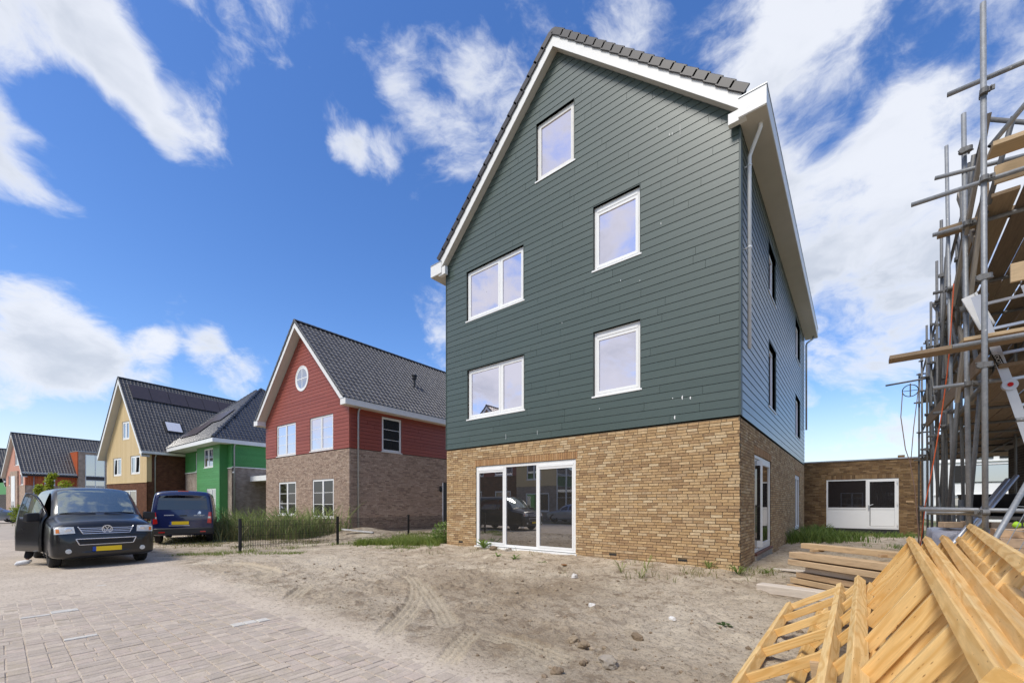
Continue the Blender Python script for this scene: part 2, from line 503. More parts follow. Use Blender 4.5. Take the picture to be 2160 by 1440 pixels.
def clip(poly, a, b, c):           # keep a*u + b*z <= c
    out = []
    for i, p in enumerate(poly):
        q = poly[(i + 1) % len(poly)]
        fp, fq = a*p[0] + b*p[1] - c, a*q[0] + b*q[1] - c
        if fp <= 0: out.append(p)
        if (fp < 0 < fq) or (fq < 0 < fp):
            t = fp / (fp - fq); out.append((p[0] + (q[0]-p[0])*t, p[1] + (q[1]-p[1])*t))
    return out
def clipall(poly, planes):
    for pl in planes:
        if len(poly) < 3: return []
        poly = clip(poly, *pl)
    return poly if len(poly) >= 3 else []
def rect_minus(u0, u1, z0, z1, holes):
    """rectangles left of a rectangle after taking the holes out"""
    rs = [(u0, u1, z0, z1)]
    for a, b, c, d in holes:
        nx = []
        for r in rs:
            x0, x1, y0, y1 = r
            if b <= x0 or a >= x1 or d <= y0 or c >= y1:
                nx.append(r); continue
            if x0 < a: nx.append((x0, a, y0, y1))
            if x1 > b: nx.append((b, x1, y0, y1))
            m0, m1 = max(x0, a), min(x1, b)
            if y0 < c: nx.append((m0, m1, y0, c))
            if y1 > d: nx.append((m0, m1, d, y1))
        rs = nx
    return [r for r in rs if r[1]-r[0] > .008 and r[3]-r[2] > .004]
def gable_planes(xc, za, m):       # z <= za - m|u-xc|
    return [(m, 1, za + m*xc), (-m, 1, za - m*xc)]

def boards(parent, mp, u0, u1, z0, z1, pitch, holes, mat, planes=(), thick=.10, gap=.007, jl=(2.4, 4.2), parts=True, seed=0, name='cladding_board', lay=0):
    """lap cladding: every board a part, cut round the openings and under the slope"""
    r = random.Random(seed); all_ = MB(); n = 0
    z = z0
    while z < z1 - .02:
        ze = min(z + pitch - gap, z1)
        full = sorted((a, b) for a, b, c, d in holes if c <= z + .01 and d >= ze - .01)
        cuts = [u0, u1]
        x = u0 + r.uniform(.4, jl[1])
        while x < u1 - .3:
            cuts.append(x); x += r.uniform(*jl)
        for a, b in full:
            cuts = [q for q in cuts if not (a - .25 < q < b + .25) or q in (u0, u1)] + [a, b]
        cuts = sorted(set(cuts))
        for a, b in zip(cuts, cuts[1:]):
            if any(fa <= a + .001 and fb >= b - .001 for fa, fb in full): continue
            mb = MB(); e = .003
            for ra, rb, rc, rd in rect_minus(a + e, b - e, z, ze, holes):
                pl = clipall([(ra, rc), (rb, rc), (rb, rd), (ra, rd)], planes)
                if pl:
                    # board face leans a little: its lower edge stands proud
                    k = len(mb.v)
                    mb.prism(pl, -thick, 0, mp)
                    for i, (uu, zz) in enumerate(pl):
                        mb.v[k + i] = mp(uu, .010 * (1 - (zz - z) / pitch) + lay, zz)
            if mb.f:
                if parts and n < 300:
                    mb.build(name, mat, parent)
                else:
                    all_.add(mb.v, mb.f)
                n += 1
        z += pitch
    if all_.f:
        all_.build(name, mat, parent, kind='stuff')

def wall_sheet(name, parent, mp, u0, u1, z0, z1, holes, mat, planes=(), d0=-.10, d1=-.012, **k):
    mb = MB()
    for ra, rb, rc, rd in rect_minus(u0, u1, z0, z1, holes):
        pl = clipall([(ra, rc), (rb, rc), (rb, rd), (ra, rd)], planes)
        if pl: mb.prism(pl, d0, d1, mp)
    return mb.build(name, mat, parent, **k)

BRICKQ = []          # bricks waiting for their wall: the nearest 300 of a house become parts
def brick_mesh(l, h, mat):
    key = ('brick', round(l, 2), round(h, 3), mat)
    if key not in _beams:
        _beams[key] = MB().prism([(0, 0), (l, 0), (l, h), (0, h)], -.085, 0, mfront()).mesh('brick', mat)
    return _beams[key]
def bricks(parent, mp, ang, u0, u1, z0, z1, holes, mat, course=.0712, bl=.238, jt=.0135, seed=1, near=0, campos=None):
    """stretcher courses of real bricks; near = how many become parts of the wall, the rest one part of the same wall"""
    r = random.Random(seed)
    lst = []
    k = 0; z = z0
    while z < z1 - .02:
        x = u0 - (k % 2) * bl * .5 - r.uniform(0, .045)
        h = min(course - jt, z1 - z)
        while x < u1:
            a, b = max(x, u0), min(x + bl + r.uniform(-.006, .006), u1)
            if r.random() < .05: b = min(b, a + .10)
            for q in [(a, b)]:
                segs = [q]
                for ha, hb, hc, hd in holes:
                    if hc < z + h*.6 and hd > z + h*.4:
                        ns = []
                        for sa, sb in segs:
                            if hb <= sa or ha >= sb: ns.append((sa, sb)); continue
                            if sa < ha: ns.append((sa, ha))
                            if sb > hb: ns.append((hb, sb))
                        segs = ns
                for sa, sb in segs:
                    if sb - sa > .025: lst.append((sa, sb, z, h, r.uniform(-.003, .003), r.uniform(-.002, .002)))
            x = b + jt if b > x else x + .1
        z += course; k += 1
    if near and campos is not None:
        lst.sort(key=lambda q: (Vector(mp(q[0], 0, q[2])) - campos).length)
    rest = MB()
    rot = Matrix.Rotation(ang, 4, 'Z')
    for i, (a, b, z, h, d, dz) in enumerate(lst):
        if i < near:
            m = Matrix.Translation(Vector(mp(a if ang == 0 else a, d, z + dz))) @ rot
            obj('brick', brick_mesh(b - a, h, mat), parent, mtx=m)
        else:
            rest.prism([(a, z + dz), (b, z + dz), (b, z + dz + h), (a, z + dz + h)], -.085, d, mp)
    if rest.f:
        rest.build('brick', mat, parent, kind='stuff')
def soldiers(parent, mp, ang, u0, u1, z0, h, mat, parts=True, seed=3, w=.052, jt=.0115):
    r = random.Random(seed); n = max(1, round((u1 - u0) / (w + jt))); st = (u1 - u0) / n
    rest = MB()
    for i in range(n):
        a = u0 + i * st + jt / 2
        if parts:
            obj('lintel_brick', brick_mesh(st - jt, h, mat), parent, mtx=Matrix.Translation(Vector(mp(a, r.uniform(0, .004), z0 + r.uniform(-.002, .002)))) @ Matrix.Rotation(ang, 4, 'Z'))
        else:
            rest.prism([(a, z0), (a + st - jt, z0), (a + st - jt, z0 + h), (a, z0 + h)], -.085, r.uniform(0, .004), mp)
    if rest.f: rest.build('lintel_brick', mat, parent, kind='stuff')

# ------------------------------------------------------------------ windows
def window(parent, mp, u0, u1, z0, z1, lights, glass='house_glass', frame='white_paint', d=-.055, fw=.065, sash=.05, sill=True, bars=None, vent=(), name='window', sillmat='white_paint', tilt=None, label=None):
    """a framed window: lights = list of (ua, ub, opening) as shares of the width; bars = (nx, nz) glazing bars per light"""
    W = u1 - u0
    fr = MB()
    def rc(mb, a, b, c, e, d0, d1): mb.prism([(a, c), (b, c), (b, e), (a, e)], d0, d1, mp, back=True)
    rc(fr, u0, u0 + fw, z0, z1, d - .06, d); rc(fr, u1 - fw, u1, z0, z1, d - .06, d)
    rc(fr, u0 + fw, u1 - fw, z1 - fw, z1, d - .06, d - .001); rc(fr, u0 + fw, u1 - fw, z0, z0 + fw, d - .06, d - .001)
    panes = []
    edges = sorted({round(a, 4) for a, b, _ in lights} | {round(b, 4) for a, b, _ in lights})
    for e in edges[1:-1]:
        rc(fr, u0 + W*e - fw/2, u0 + W*e + fw/2, z0 + fw, z1 - fw, d - .06, d - .001)
    for i, (a, b, op) in enumerate(lights):
        x0 = u0 + W*a + (fw if a == 0 else fw/2); x1 = u0 + W*b - (fw if b == 1 else fw/2)
        y0, y1 = z0 + fw, z1 - fw
        ds = d - .03
        if i in vent:
            v = MB(); rc(v, x0, x1, y1 - .10, y1, d - .05, d + .012); rc(v, x0 + .01, x1 - .01, y1 - .075, y1 - .055, d, d + .022)
            y1 -= .10
        else: v = None
        if op:
            sd = d + .010
            rc(fr, x0 - .012, x0 + sash, y0 - .012, y1 + .012, d - .05, sd); rc(fr, x1 - sash, x1 + .012, y0 - .012, y1 + .012, d - .05, sd)
            rc(fr, x0 + sash, x1 - sash, y1 - sash, y1 + .012, d - .05, sd - .001); rc(fr, x0 + sash, x1 - sash, y0 - .012, y0 + sash, d - .05, sd - .001)
            x0 += sash; x1 -= sash; y0 += sash; y1 -= sash; ds = d - .018
        if bars:
            nx, nz = bars
            for j in range(1, nx): rc(fr, x0 + (x1-x0)*j/nx - .012, x0 + (x1-x0)*j/nx + .012, y0, y1, ds - .004, ds + .012)
            for j in range(1, nz): rc(fr, x0, x1, y0 + (y1-y0)*j/nz - .012, y0 + (y1-y0)*j/nz + .012, ds - .004, ds + .011)
        panes.append((x0, x1, y0, y1, ds, v))
    w = fr.build(name, frame, parent, label=label)
    for x0, x1, y0, y1, ds, v in panes:
        MB().prism([(x0 - .004, y0 - .004), (x1 + .004, y0 - .004), (x1 + .004, y1 + .004), (x0 - .004, y1 + .004)], ds - .012, ds, mp).build('pane', glass, w)
        if v: v.build('vent_grille', 'white_paint', w)
    if sill:
        s = MB(); rc(s, u0 - .05, u1 + .05, z0 - .045, z0 - .003, d - .05, .035)
        s.build('sill', sillmat, w)
    return w

# ------------------------------------------------------------------ roofs
_tp = [(0, .004), (.018, .034), (.05, .052), (.085, .046), (.12, .018), (.17, .006), (.24, .004), (.298, .016)]
def tile_geo(w, l, flat=False):
    pr = [(x * w / .298, z * (.35 if flat else 1)) for x, z in _tp]
    v = []; f = []; k = len(pr)
    for y, dz in ((0, .030), (l, .0)):
        v += [(x, y, z + dz) for x, z in pr]
    v += [(x, 0, z + .002) for x, z in pr]
    for i in range(k - 1):
        f.append((i, i + 1, k + i + 1, k + i)); f.append((2*k + i, 2*k + i + 1, i + 1, i))
    return v, f
def tiles(roof, org, e1, e2, n1, n2, mat, w=.30, ex=.345, near=0, inside=None, campos=None, seed=5, flat=False):
    """n1 tiles along e1, n2 rows up e2; the nearest are parts of the roof, the rest one part of it"""
    v, f = tile_geo(w, ex + .06, flat)
    e1, e2 = Vector(e1).normalized(), Vector(e2).normalized(); nn = e1.cross(e2)
    org = Vector(org); r = random.Random(seed)
    cells = []
    for j in range(n2):
        for i in range(n1):
            p = org + e1 * (i * w) + e2 * (j * ex)
            if inside and not inside(p + e1 * w/2 + e2 * ex/2): continue
            cells.append((p + nn * r.uniform(0, .006), r.uniform(-.006, .006)))
    key = ('tile', w, ex, mat, flat)
    if key not in _beams:
        _beams[key] = MB().add(v, f).mesh('roof_tile', mat)
    if near:
        cells.sort(key=lambda q: (q[0] - campos).length)
    A = np.array(v); rest_v = []; rest_f = []; base = frame_mtx((0, 0, 0), e1, e2, nn)
    Rm = np.array([e1, e2, nn]).T
    for i, (p, tw) in enumerate(cells):
        if i < near:
            m = Matrix.Translation(p) @ base @ Matrix.Rotation(tw, 4, 'X')
            obj('roof_tile', _beams[key], roof, mtx=m)
        else:
            k = len(rest_v)
            rest_v.extend((A @ Rm.T + np.array(p)).tolist())
            rest_f.extend([tuple(k + q for q in ff) for ff in f])
    if rest_f:
        me = bpy.data.meshes.new('roof_tile'); me.from_pydata(rest_v, [], rest_f); me.materials.append(MATS[mat])
        obj('roof_tile', me, roof, kind='stuff')

def gable_roof(parent, W, y0, y1, xc, za, m, oR, oL, mat, barge='fascia_white', bh=.32, tile=.30, ex=.345, near=0, campos=None, left=True, soffit='cream_soffit', flat=False, ridge_mat=None, ov=0.3, vt=0.):
    """two slopes from the ridge at (xc, za): slab, bargeboards, soffits, tiles and ridge tiles; oR/oL = x of the eaves"""
    c = 1 / math.sqrt(1 + m*m); s = m * c
    zR, zL = za - m*(oR - xc), za - m*(xc - oL)
    t = .14 / c
    slab = MB().prism([(xc, za), (oL, zL), (oL, zL - t), (xc, za - t), (oR, zR - t), (oR, zR)], -y1 + .02, -y0 - .02, mfront(0), back=True)
    roof = slab.build('roof', 'roof_slab', parent)
    for yy0, yy1 in ((y0, y0 + .022), (y1 - .022, y1)):
        MB().prism([(xc, za + .03), (xc, za - bh), (oR + .0, zR - bh), (oR, zR + .03)], -yy1, -yy0, mfront(0), back=True).build('bargeboard', barge, parent)
        MB().prism([(xc, za + .03), (oL, zL + .03), (oL, zL - bh), (xc, za - bh)], -yy1, -yy0, mfront(0), back=True).build('bargeboard', barge, parent)
    for yy0, yy1 in ((y0 + .022, y0 + .022 + ov), (y1 - .022 - ov, y1 - .022)):
        for e, ze in ((oR, zR), (oL, zL)):
            MB().prism([(xc, za - bh + .03), (e, ze - bh + .03), (e, ze - bh + .05), (xc, za - bh + .05)], -yy1, -yy0, mfront(0), back=True).build('verge_soffit', soffit, parent)
    n1 = int((y1 - y0) / tile) + 1; w = (y1 - y0 + .06) / n1
    ln = (oR - xc) / c; n2 = int(ln / ex + .35)
    tiles(roof, (oR + .05 * c, y0 - .03, zR - .05 * s + .03), (0, 1, 0), (-c, 0, s), n1, n2, mat, w, ln / (n2 - .0), near, campos=campos, flat=flat)
    if left:
        tiles(roof, (oL - .05 * c, y1 + .03, zL - .05 * s + .03), (0, -1, 0), (c, 0, s), n1, n2, mat, w, (xc - oL) / c / n2, 0, flat=flat)
    for sg, e, ze in ((1, oR, zR), (-1, oL, zL)):
        ex_ = ln / n2 if sg > 0 else (xc - oL) / c / n2
        for k in range(n2):
            a = Vector((e + sg*.05*c, y0 - .022, ze - .05*s)) + Vector((-sg*c, 0, s)) * (k * ex_)
            b_ = a + Vector((-sg*c, 0, s)) * (ex_ + .05); nv = Vector((sg*s, 0, c))
            MB().bar(a + nv*(.075 + vt), b_ + nv*(.045 + vt), .045, .13 + 2*vt, up=nv, ch=.012).build('verge_tile', ridge_mat or mat, roof)
    rt = MB(); y = y0 - .03
    while y < y1:
        e = min(y + .40, y1 + .03)
        q = [(xc + .13 * math.sin(a), za + .055 + .09 * math.cos(a)) for a in [R(x) for x in (-100, -65, -33, 0, 33, 65, 100)]]
        k = len(rt.v)
        rt.v += [(x, y, z + .015) for x, z in q] + [(x, e + .03, z) for x, z in q]
        rt.f += [(k + i, k + i + 1, k + 8 + i, k + 7 + i) for i in range(6)]
        rt.f.append(tuple(k + i for i in range(7))[::-1])
        y += .36
    rt.build('ridge_tile', ridge_mat or mat, roof, kind='stuff')
    return roof
def gutter_box(parent, x0, x1, y0, y1, z0, z1, name='gutter', mat='fascia_white', soffit='cream_soffit'):
    """boxed eaves: white fascia with a dark rim on top and a soffit panel under it"""
    g = MB().box(x0, x1, y0, y1, z0 + .02, z1)
    o = g.build(name, mat, parent)
    MB().box(x0 + .01, x1 - .012, y0 + .012, y1 - .012, z0, z0 + .0195).build('soffit', soffit, o)
    MB().box(x0 - .0, x1 + .014, y0 - .014, y1 + .014, z1 + .001, z1 + .022).build('gutter_rim', 'zinc', o)
    return o
def downpipe(parent, pts, mat='zinc', r=.04, wall=None, clips=()):
    d = MB().tube(pts, r, 10).build('downpipe', mat, parent, smooth=True)
    for p, q in clips:
        MB().bar(p, q, .02, .02).lathe([(r + .012, -.015), (r + .012, .015)], p, 'z', 10).build('pipe_clip', mat, d)
    return d
# ------------------------------------------------------------------ the green house
def core(parent, W, L, ze, xc, za, m, ins=.2, y0=0.):
    planes = gable_planes(xc, za - .25, m)
    pl = clipall([(-W + ins, -.2), (-ins, -.2), (-ins, za + 1), (-W + ins, za + 1)], planes)
    return MB().prism(pl, -(L - ins), -(y0 + ins), mfront(0), back=True).build('inner_shell', 'house_core', parent)

GH = thing('green_house', 'tall dark green clad house on a tan brick ground floor, facing the sandy plot', 'house')
W, L, XC, ZA, SL = 9.76, 15.7, -4.88, 15.30, .97
core(GH, W, L, 10.4, XC, ZA, SL)
win_f = {'attic': (-5.64, -4.29, 11.52, 13.29), 'ru': (-3.67, -2.32, 8.07, 9.85), 'lu': (-8.70, -6.14, 8.03, 9.78), 'll': (-8.66, -6.12, 4.54, 6.29), 'rl': (-3.67, -2.31, 4.55, 6.35)}
gl_w = (-8.26, -4.25, 0.02, 2.85)
win_s = [(4.0, 5.45, 7.95, 9.45), (11.45, 13.4, 8.05, 9.75), (4.05, 5.5, 4.5, 6.45), (11.45, 13.4, 4.55, 6.35)]
door_s = (1.84, 4.6, .26, 2.85); door_s2 = (11.43, 13.4, .40, 2.83)
ZB = 3.555
gp = gable_planes(XC, ZA - .27, SL)
# ground floor walls
hf = [gl_w, (gl_w[0] - .06, gl_w[1] + .06, 2.85, 3.07)]
wf = wall_sheet('front_wall', GH, mfront(), -W, -.001, -.15, ZB - .03, [gl_w], 'mortar')
ventf = [(-9.13, -8.91, .13, .19), (-1.36, -1.14, .13, .19), (-3.2, -2.98, .13, .19)]
bricks(wf, mfront(), 0, -W, 0, -.125, ZB - .03, hf + ventf, 'tan_brick', near=300, campos=CAMP, seed=4)
soldiers(wf, mfront(), 0, gl_w[0] - .06, gl_w[1] + .06, 2.86, .205, 'soldier_brick')
for a, b, c, d in ventf:
    v = MB().prism([(a, c), (b, c), (b, d), (a, d)], -.06, -.002, mfront(), back=True)
    for i in range(5): v.box(a + .02 + i*.04, a + .035 + i*.04, -.004, .0, c + .008, d - .008)
    v.build('air_brick', 'black_plastic', wf)
ws = wall_sheet('side_wall', GH, mright(), .10, L, -.15, ZB - .03, [door_s, door_s2], 'mortar')
hs = [(door_s[0], door_s[1], .0, 2.85), door_s2, (door_s[0] - .05, door_s[1] + .05, 2.85, 3.07), (door_s2[0] - .05, door_s2[1] + .05, 2.83, 3.05)]
bricks(ws, mright(), R(90), .0875, L, -.125, ZB - .03, hs, 'tan_brick', seed=6)
soldiers(ws, mright(), R(90), door_s[0] - .05, door_s[1] + .05, 2.86, .205, 'soldier_brick', parts=False)
soldiers(ws, mright(), R(90), door_s2[0] - .05, door_s2[1] + .05, 2.84, .205, 'soldier_brick', parts=False)
MB().prism([(door_s[0], -.1), (door_s[1], -.1), (door_s[1], .19), (door_s[0], .19)], -.08, .035, mright(), back=True).build('concrete_plinth', 'plinth', ws)
M('red_sill', (.13, .045, .03), .6, nz=(20, .2))
MB().prism([(door_s[0], .195), (door_s[1], .195), (door_s[1], .255), (door_s[0], .255)], -.08, .05, mright(), back=True).build('threshold', 'red_sill', ws)
p_ = MB()
for i in range(14):
    x = -3.6 + i * .24 + rnd.uniform(-.02, .02)
    p_.box(x, x + .22, -.02, .05, -.08, .012 + rnd.uniform(-.02, .01))
p_.build('footing_block', 'plinth', wf, kind='stuff')
wall_sheet('left_wall', GH, mleft(-W), .1, L, -.15, ZB - .03, [], 'tan_brick', d1=0)
wall_sheet('rear_wall', GH, mback(L), -W, 0, -.15, ZB - .03, [], 'tan_brick', d1=0)
# cladding
hcl = list(win_f.values())
cf = wall_sheet('front_cladding', GH, mfront(), -W, -.001, ZB, ZA, hcl, 'green_gap', gp, d0=-.15, d1=-.012)
boards(cf, mfront(), -W, -.012, ZB, ZA, .198, hcl, 'green_siding', gp, thick=.145, seed=21, lay=.012)
cs = wall_sheet('side_cladding', GH, mright(), .15, L, ZB, 10.06, win_s, 'green_gap', d0=-.15, d1=-.012)
boards(cs, mright(), .147, L, ZB, 10.05, .198, win_s, 'green_siding', thick=.145, seed=22, lay=.012)
MB().box(-.010, .030, -.030, .145, ZB, 10.06).build('corner_trim', 'green_trim', cs)
MB().box(-W - .03, -W + .01, -.030, .10, ZB, 10.3).build('corner_trim', 'green_trim', cf)
wall_sheet('left_cladding', GH, mleft(-W), .1, L, ZB, 10.06, [], 'green_siding', d1=0)
wall_sheet('rear_cladding', GH, mback(L), -W, 0, ZB, ZA, [], 'green_siding', gp, d1=0)
def reveal(a, b, c, d, mp, par):
    q = MB()
    q.prism([(a - .014, c), (a, c), (a, d), (a - .014, d)], -.12, .026, mp, back=True); q.prism([(b, c), (b + .014, c), (b + .014, d), (b, d)], -.12, .026, mp, back=True)
    q.prism([(a - .014, d), (b + .014, d), (b + .014, d + .014), (a - .014, d + .014)], -.12, .0265, mp, back=True)
    q.build('window_trim', 'green_trim', par)
for k, (a, b, c, d) in win_f.items():
    reveal(a, b, c, d, mfront(), cf)
    two = k in ('lu', 'll')
    lights = [(0, .60, True), (.60, 1, True)] if two else [(0, 1, True)]
    window(GH, mfront(), a + .004, b - .004, c + .004, d - .006, lights, d=-.055, sillmat='white_paint', frame='dirty_white' if k == 'attic' else 'white_paint', vent=() if two or k == 'attic' else (0,), fw=.08, sash=.06)
for a, b, c, d in win_s:
    reveal(a, b, c, d, mright(), cs)
    window(GH, mright(), a + .004, b - .004, c + .004, d - .006, [(0, 1, True)], d=-.085, fw=.075)
# white splashes left by birds and mortar
for x, z, w, h in [(-1.56, 10.72, .012, .07), (-1.49, 10.7, .012, .07), (-1.87, 11.05, .01, .06), (-1.48, 4.16, .02, .03), (-1.25, 4.14, .026, .11), (-1.06, 4.10, .03, .07), (-1.43, 3.68, .03, .10),
                   (-2.85, 7.53, .012, .05), (-2.32, 7.35, .015, .03), (-3.48, 4.19, .014, .025), (-6.87, 3.75, .008, .2), (-1.77, 8.6, .012, .06), (-1.3, 10.7, .006, .3), (-5.6, 3.75, .007, .15), (-7.9, 8.9, .012, .02), (-4.7, 6.9, .01, .04)]:
    q = [(x + w * .5 * math.cos(t) * (1 + .3 * math.sin(3 * t + x)), z + h * .5 * math.sin(t)) for t in [i * math.pi / 4 for i in range(8)]]
    MB().prism(q, .012, .0255, mfront()).build('white_splash', 'white_paint', cf)
# big window with three lights
bw = window(GH, mfront(), gl_w[0] + .005, gl_w[1] - .005, gl_w[2] + .10, gl_w[3] - .005, [(0, .325, True), (.325, .655, False), (.655, 1, True)], glass='low_glass', d=-.03, fw=.085, sash=.045, vent=(0, 2), sill=False, frame='white_paint')
MB().box(gl_w[0] - .04, gl_w[1] + .04, -.05, .05, .0, .10).build('sill', 'white_paint', bw)
# side doors
dw = window(GH, mright(), door_s[0] + .004, door_s[1] - .004, door_s[2], door_s[3] - .004, [(0, .34, False), (.34, 1, True)], glass='low_glass', d=-.03, fw=.08, sash=.11, sill=False, name='door_frame')
lf = MB().box(-.028, .028, -.62, 0, .36, 2.74)
leaf = obj('door_leaf', lf.mesh('door_leaf', 'white_paint'), GH, mtx=Matrix.Translation((.02, door_s[0] + .92, 0)) @ Matrix.Rotation(R(-28), 4, 'Z'))
for z in (.6, 1.5, 2.45):
    MB().box(.029, .05, -.64, -.57, z, z + .11).build('hinge', 'black_metal', leaf)
MB().box(.0285, .034, -.52, -.10, .55, 2.6).build('pane', 'low_glass', leaf)
window(GH, mright(), door_s2[0] + .004, door_s2[1] - .004, door_s2[2], door_s2[3] - .004, [(0, .5, True), (.5, 1, True)], glass='low_glass', d=-.03, fw=.08, sash=.08, sill=False, name='door_frame')
gable_roof(GH, W, -.25, L + .25, XC, ZA + .05, SL, .08, -9.84, 'brown_grey_tile', tile=.30, ex=.36, near=80, campos=CAMP, bh=.33, ov=.26, vt=.03)
for nm, x0, x1 in (('r', -.0, .56), ('l', -10.36, -9.76)):
    gutter_box(GH, x0 + (.02 if nm == 'r' else 0), x1 - (.02 if nm == 'l' else 0), -.27, L + .27, 10.03, 10.46)
MB().prism([(-.19, 10.02), (.16, 10.02), (.20, 10.26), (-.19, 10.26)], .10, .235, mfront(), back=True).build('verge_end', 'fascia_white', GH)
MB().prism([(-9.6, 9.98), (-9.95, 9.98), (-9.99, 10.26), (-9.6, 10.26)], .10, .235, mfront(), back=True).build('verge_end', 'fascia_white', GH)
downpipe(GH, [(.38, .16, 10.06), (.38, .2, 9.97), (.33, .25, 9.9), (.17, .43, 9.72), (.115, .46, 9.6), (.115, .46, 5.16)], 'white_pipe', .042, clips=[((.115, .46, 9.4), (0, .46, 9.4)), ((.115, .46, 7.5), (0, .46, 7.5))])
downpipe(GH, [(.40, 15.6, 10.06), (.38, 15.55, 9.9), (.15, 15.4, 9.7), (.115, 15.4, 9.6), (.115, 15.4, 5.3)], 'zinc', .042)

# ------------------------------------------------------------------ the red house
def local_cam(t):
    a = t.rotation_euler.z
    return Matrix.Rotation(-a, 3, 'Z') @ (CAMP - t.location)
def small_bars(par, mp, a, b, c, d, n=3, glass='house_glass', **k):
    return window(par, mp, a, b, c, d, [(0, .5, True), (.5, 1, True)], glass=glass, d=-.03, fw=.06, sash=.045, bars=(1, n), **k)
def red_like(name, label, x, y, rz, near=0, detail=True, group=None):
    h = thing(name, label, 'house', (x, y, 0), rz, group)
    W, L, XC, ZA, SL, ZB = 9.5, 12.0, -4.75, 12.05, 1.02, 4.47
    core(h, W, L, 6.8, XC, ZA, SL, ins=.14)
    gp = gable_planes(XC, ZA - .38, SL)
    wu = [(-7.99, -5.57, 4.52, 6.44), (-3.93, -1.51, 4.54, 6.45)]
    wg = [(-7.74, -5.57, .86, 2.89), (-3.67, -1.47, .78, 2.92)]
    rw = [(-4.81 - .76, -4.81 + .76, 8.9 - .76, 8.9 + .76)]
    sw = [(2.0, 3.35, 4.49, 6.42)]; sd = [(6.65, 7.75, .12, 2.93)]
    wf = wall_sheet('front_wall', h, mfront(), -W, -.001, -.15, ZB - .02, wg, 'pale_mortar' if detail else 'far_red_brick')
    ws = wall_sheet('side_wall', h, mright(), .10, L, -.15, ZB - .02, sd, 'pale_mortar' if detail else 'far_red_brick')
    if detail:
        bricks(wf, mfront(), 0, -W, 0, -.125, ZB - .02, wg + [(a - .05, b + .05, d, d + .22) for a, b, c, d in wg], 'grey_pink_brick', seed=14)
        bricks(ws, mright(), 0, .0875, L, -.125, ZB - .02, sd, 'grey_pink_brick', seed=15)
        for a, b, c, d in wg:
            soldiers(wf, mfront(), 0, a - .05, b + .05, d + .01, .205, 'grey_pink_brick', parts=False)
    hf = wu + rw
    cf = wall_sheet('front_cladding', h, mfront(), -W, -.001, ZB, ZA, hf, 'red_gap', gp)
    cs = wall_sheet('side_cladding', h, mright(), .10, L, ZB, 6.7, sw, 'red_gap')
    boards(cf, mfront(), -W, -.012, ZB, ZA, .198, wu, 'red_siding', gp, seed=31, lay=.012, gap=.012, parts=detail, jl=(3.2, 5.5))
    boards(cs, mright(), .10, L, ZB, 6.68, .198, sw, 'red_siding', seed=32, lay=.012, gap=.012, parts=detail, jl=(3.2, 5.5))
    MB().box(-.010, .028, -.028, .10, ZB, 6.7).build('corner_trim', 'red_siding', cf)
    wall_sheet('left_wall', h, mleft(-W), .1, L, -.15, 6.7, [], 'red_siding', d1=0)
    wall_sheet('rear_wall', h, mback(L), -W, 0, -.15, ZA, [], 'red_siding', gp, d1=0)
    for a, b, c, d in wu: small_bars(h, mfront(), a, b, c, d)
    for a, b, c, d in wg: small_bars(h, mfront(), a, b, c, d, glass='far_glass' if not detail else 'dark_glass')
    window(h, mright(), *sw[0], [(0, 1, True)], glass='dark_glass', d=-.03, bars=(1, 3))
    # round window
    rf = MB()
    for r0, r1, d0, d1 in ((.74, .80, -.05, .045), (.62, .74, -.05, .030)):
        n = 28
        for i in range(n):
            a, b = 2*math.pi*i/n, 2*math.pi*(i+1)/n
            f = lambda r, t: (-4.81 + r*.93*math.cos(t), 8.9 + r*.93*math.sin(t))
            rf.prism([f(r0, a), f(r1, a), f(r1, b), f(r0, b)], d0, d1, mfront(), back=True)
    rf.box(-4.835, -4.785, -.026, .0, 8.32, 9.48).box(-5.39, -4.23, -.0255, .0, 8.875, 8.925)
    ro = rf.build('round_window', 'white_paint', h)
    MB().prism([(-4.81 + .6*math.cos(t), 8.9 + .6*math.sin(t)) for t in [2*math.pi*i/28 for i in range(28)]], -.03, .022, mfront(), back=True).build('pane', 'far_glass', ro)
    # front door further down the side
    dr = MB().prism([(6.65, .12), (7.75, .12), (7.75, 2.93), (6.65, 2.93)], -.09, -.05, mright(), back=True)
    d_ = dr.build('door', 'black_plastic', h)
    MB().prism([(6.63, .12), (6.72, .12), (6.72, 2.93), (6.63, 2.93)], -.09, .0, mright(), back=True).prism([(7.68, .12), (7.77, .12), (7.77, 2.93), (7.68, 2.93)], -.09, .0, mright(), back=True).build('frame', 'white_paint', d_)
    lp = MB().lathe([(.05, 0), (.09, .06), (.10, .26), (.06, .32), (.02, .36)], (.16, 6.35, 2.3), 'z', 10).bar((0, 6.35, 2.62), (.16, 6.35, 2.66), .03, .03).build('wall_lamp', 'black_metal', h)
    near_ = near
    gable_roof(h, W, -.5, L + .4, XC, ZA, SL, .22, -W - .25, 'dark_tile', tile=.30, ex=.345, near=near_, campos=local_cam(h), bh=.34, ov=.52)
    gutter_box(h, .014, .48, -.52, L + .4, 6.58, 6.90)
    gutter_box(h, -W - .55, -W - .014, -.52, L + .4, 6.58, 6.90)
    downpipe(h, [(.30, .45, 6.6), (.12, .47, 6.45), (.085, .47, 6.3), (.085, .47, .0)], 'zinc', .045, clips=[((.085, .47, 5), (0, .47, 5)), ((.085, .47, 2.5), (0, .47, 2.5))])
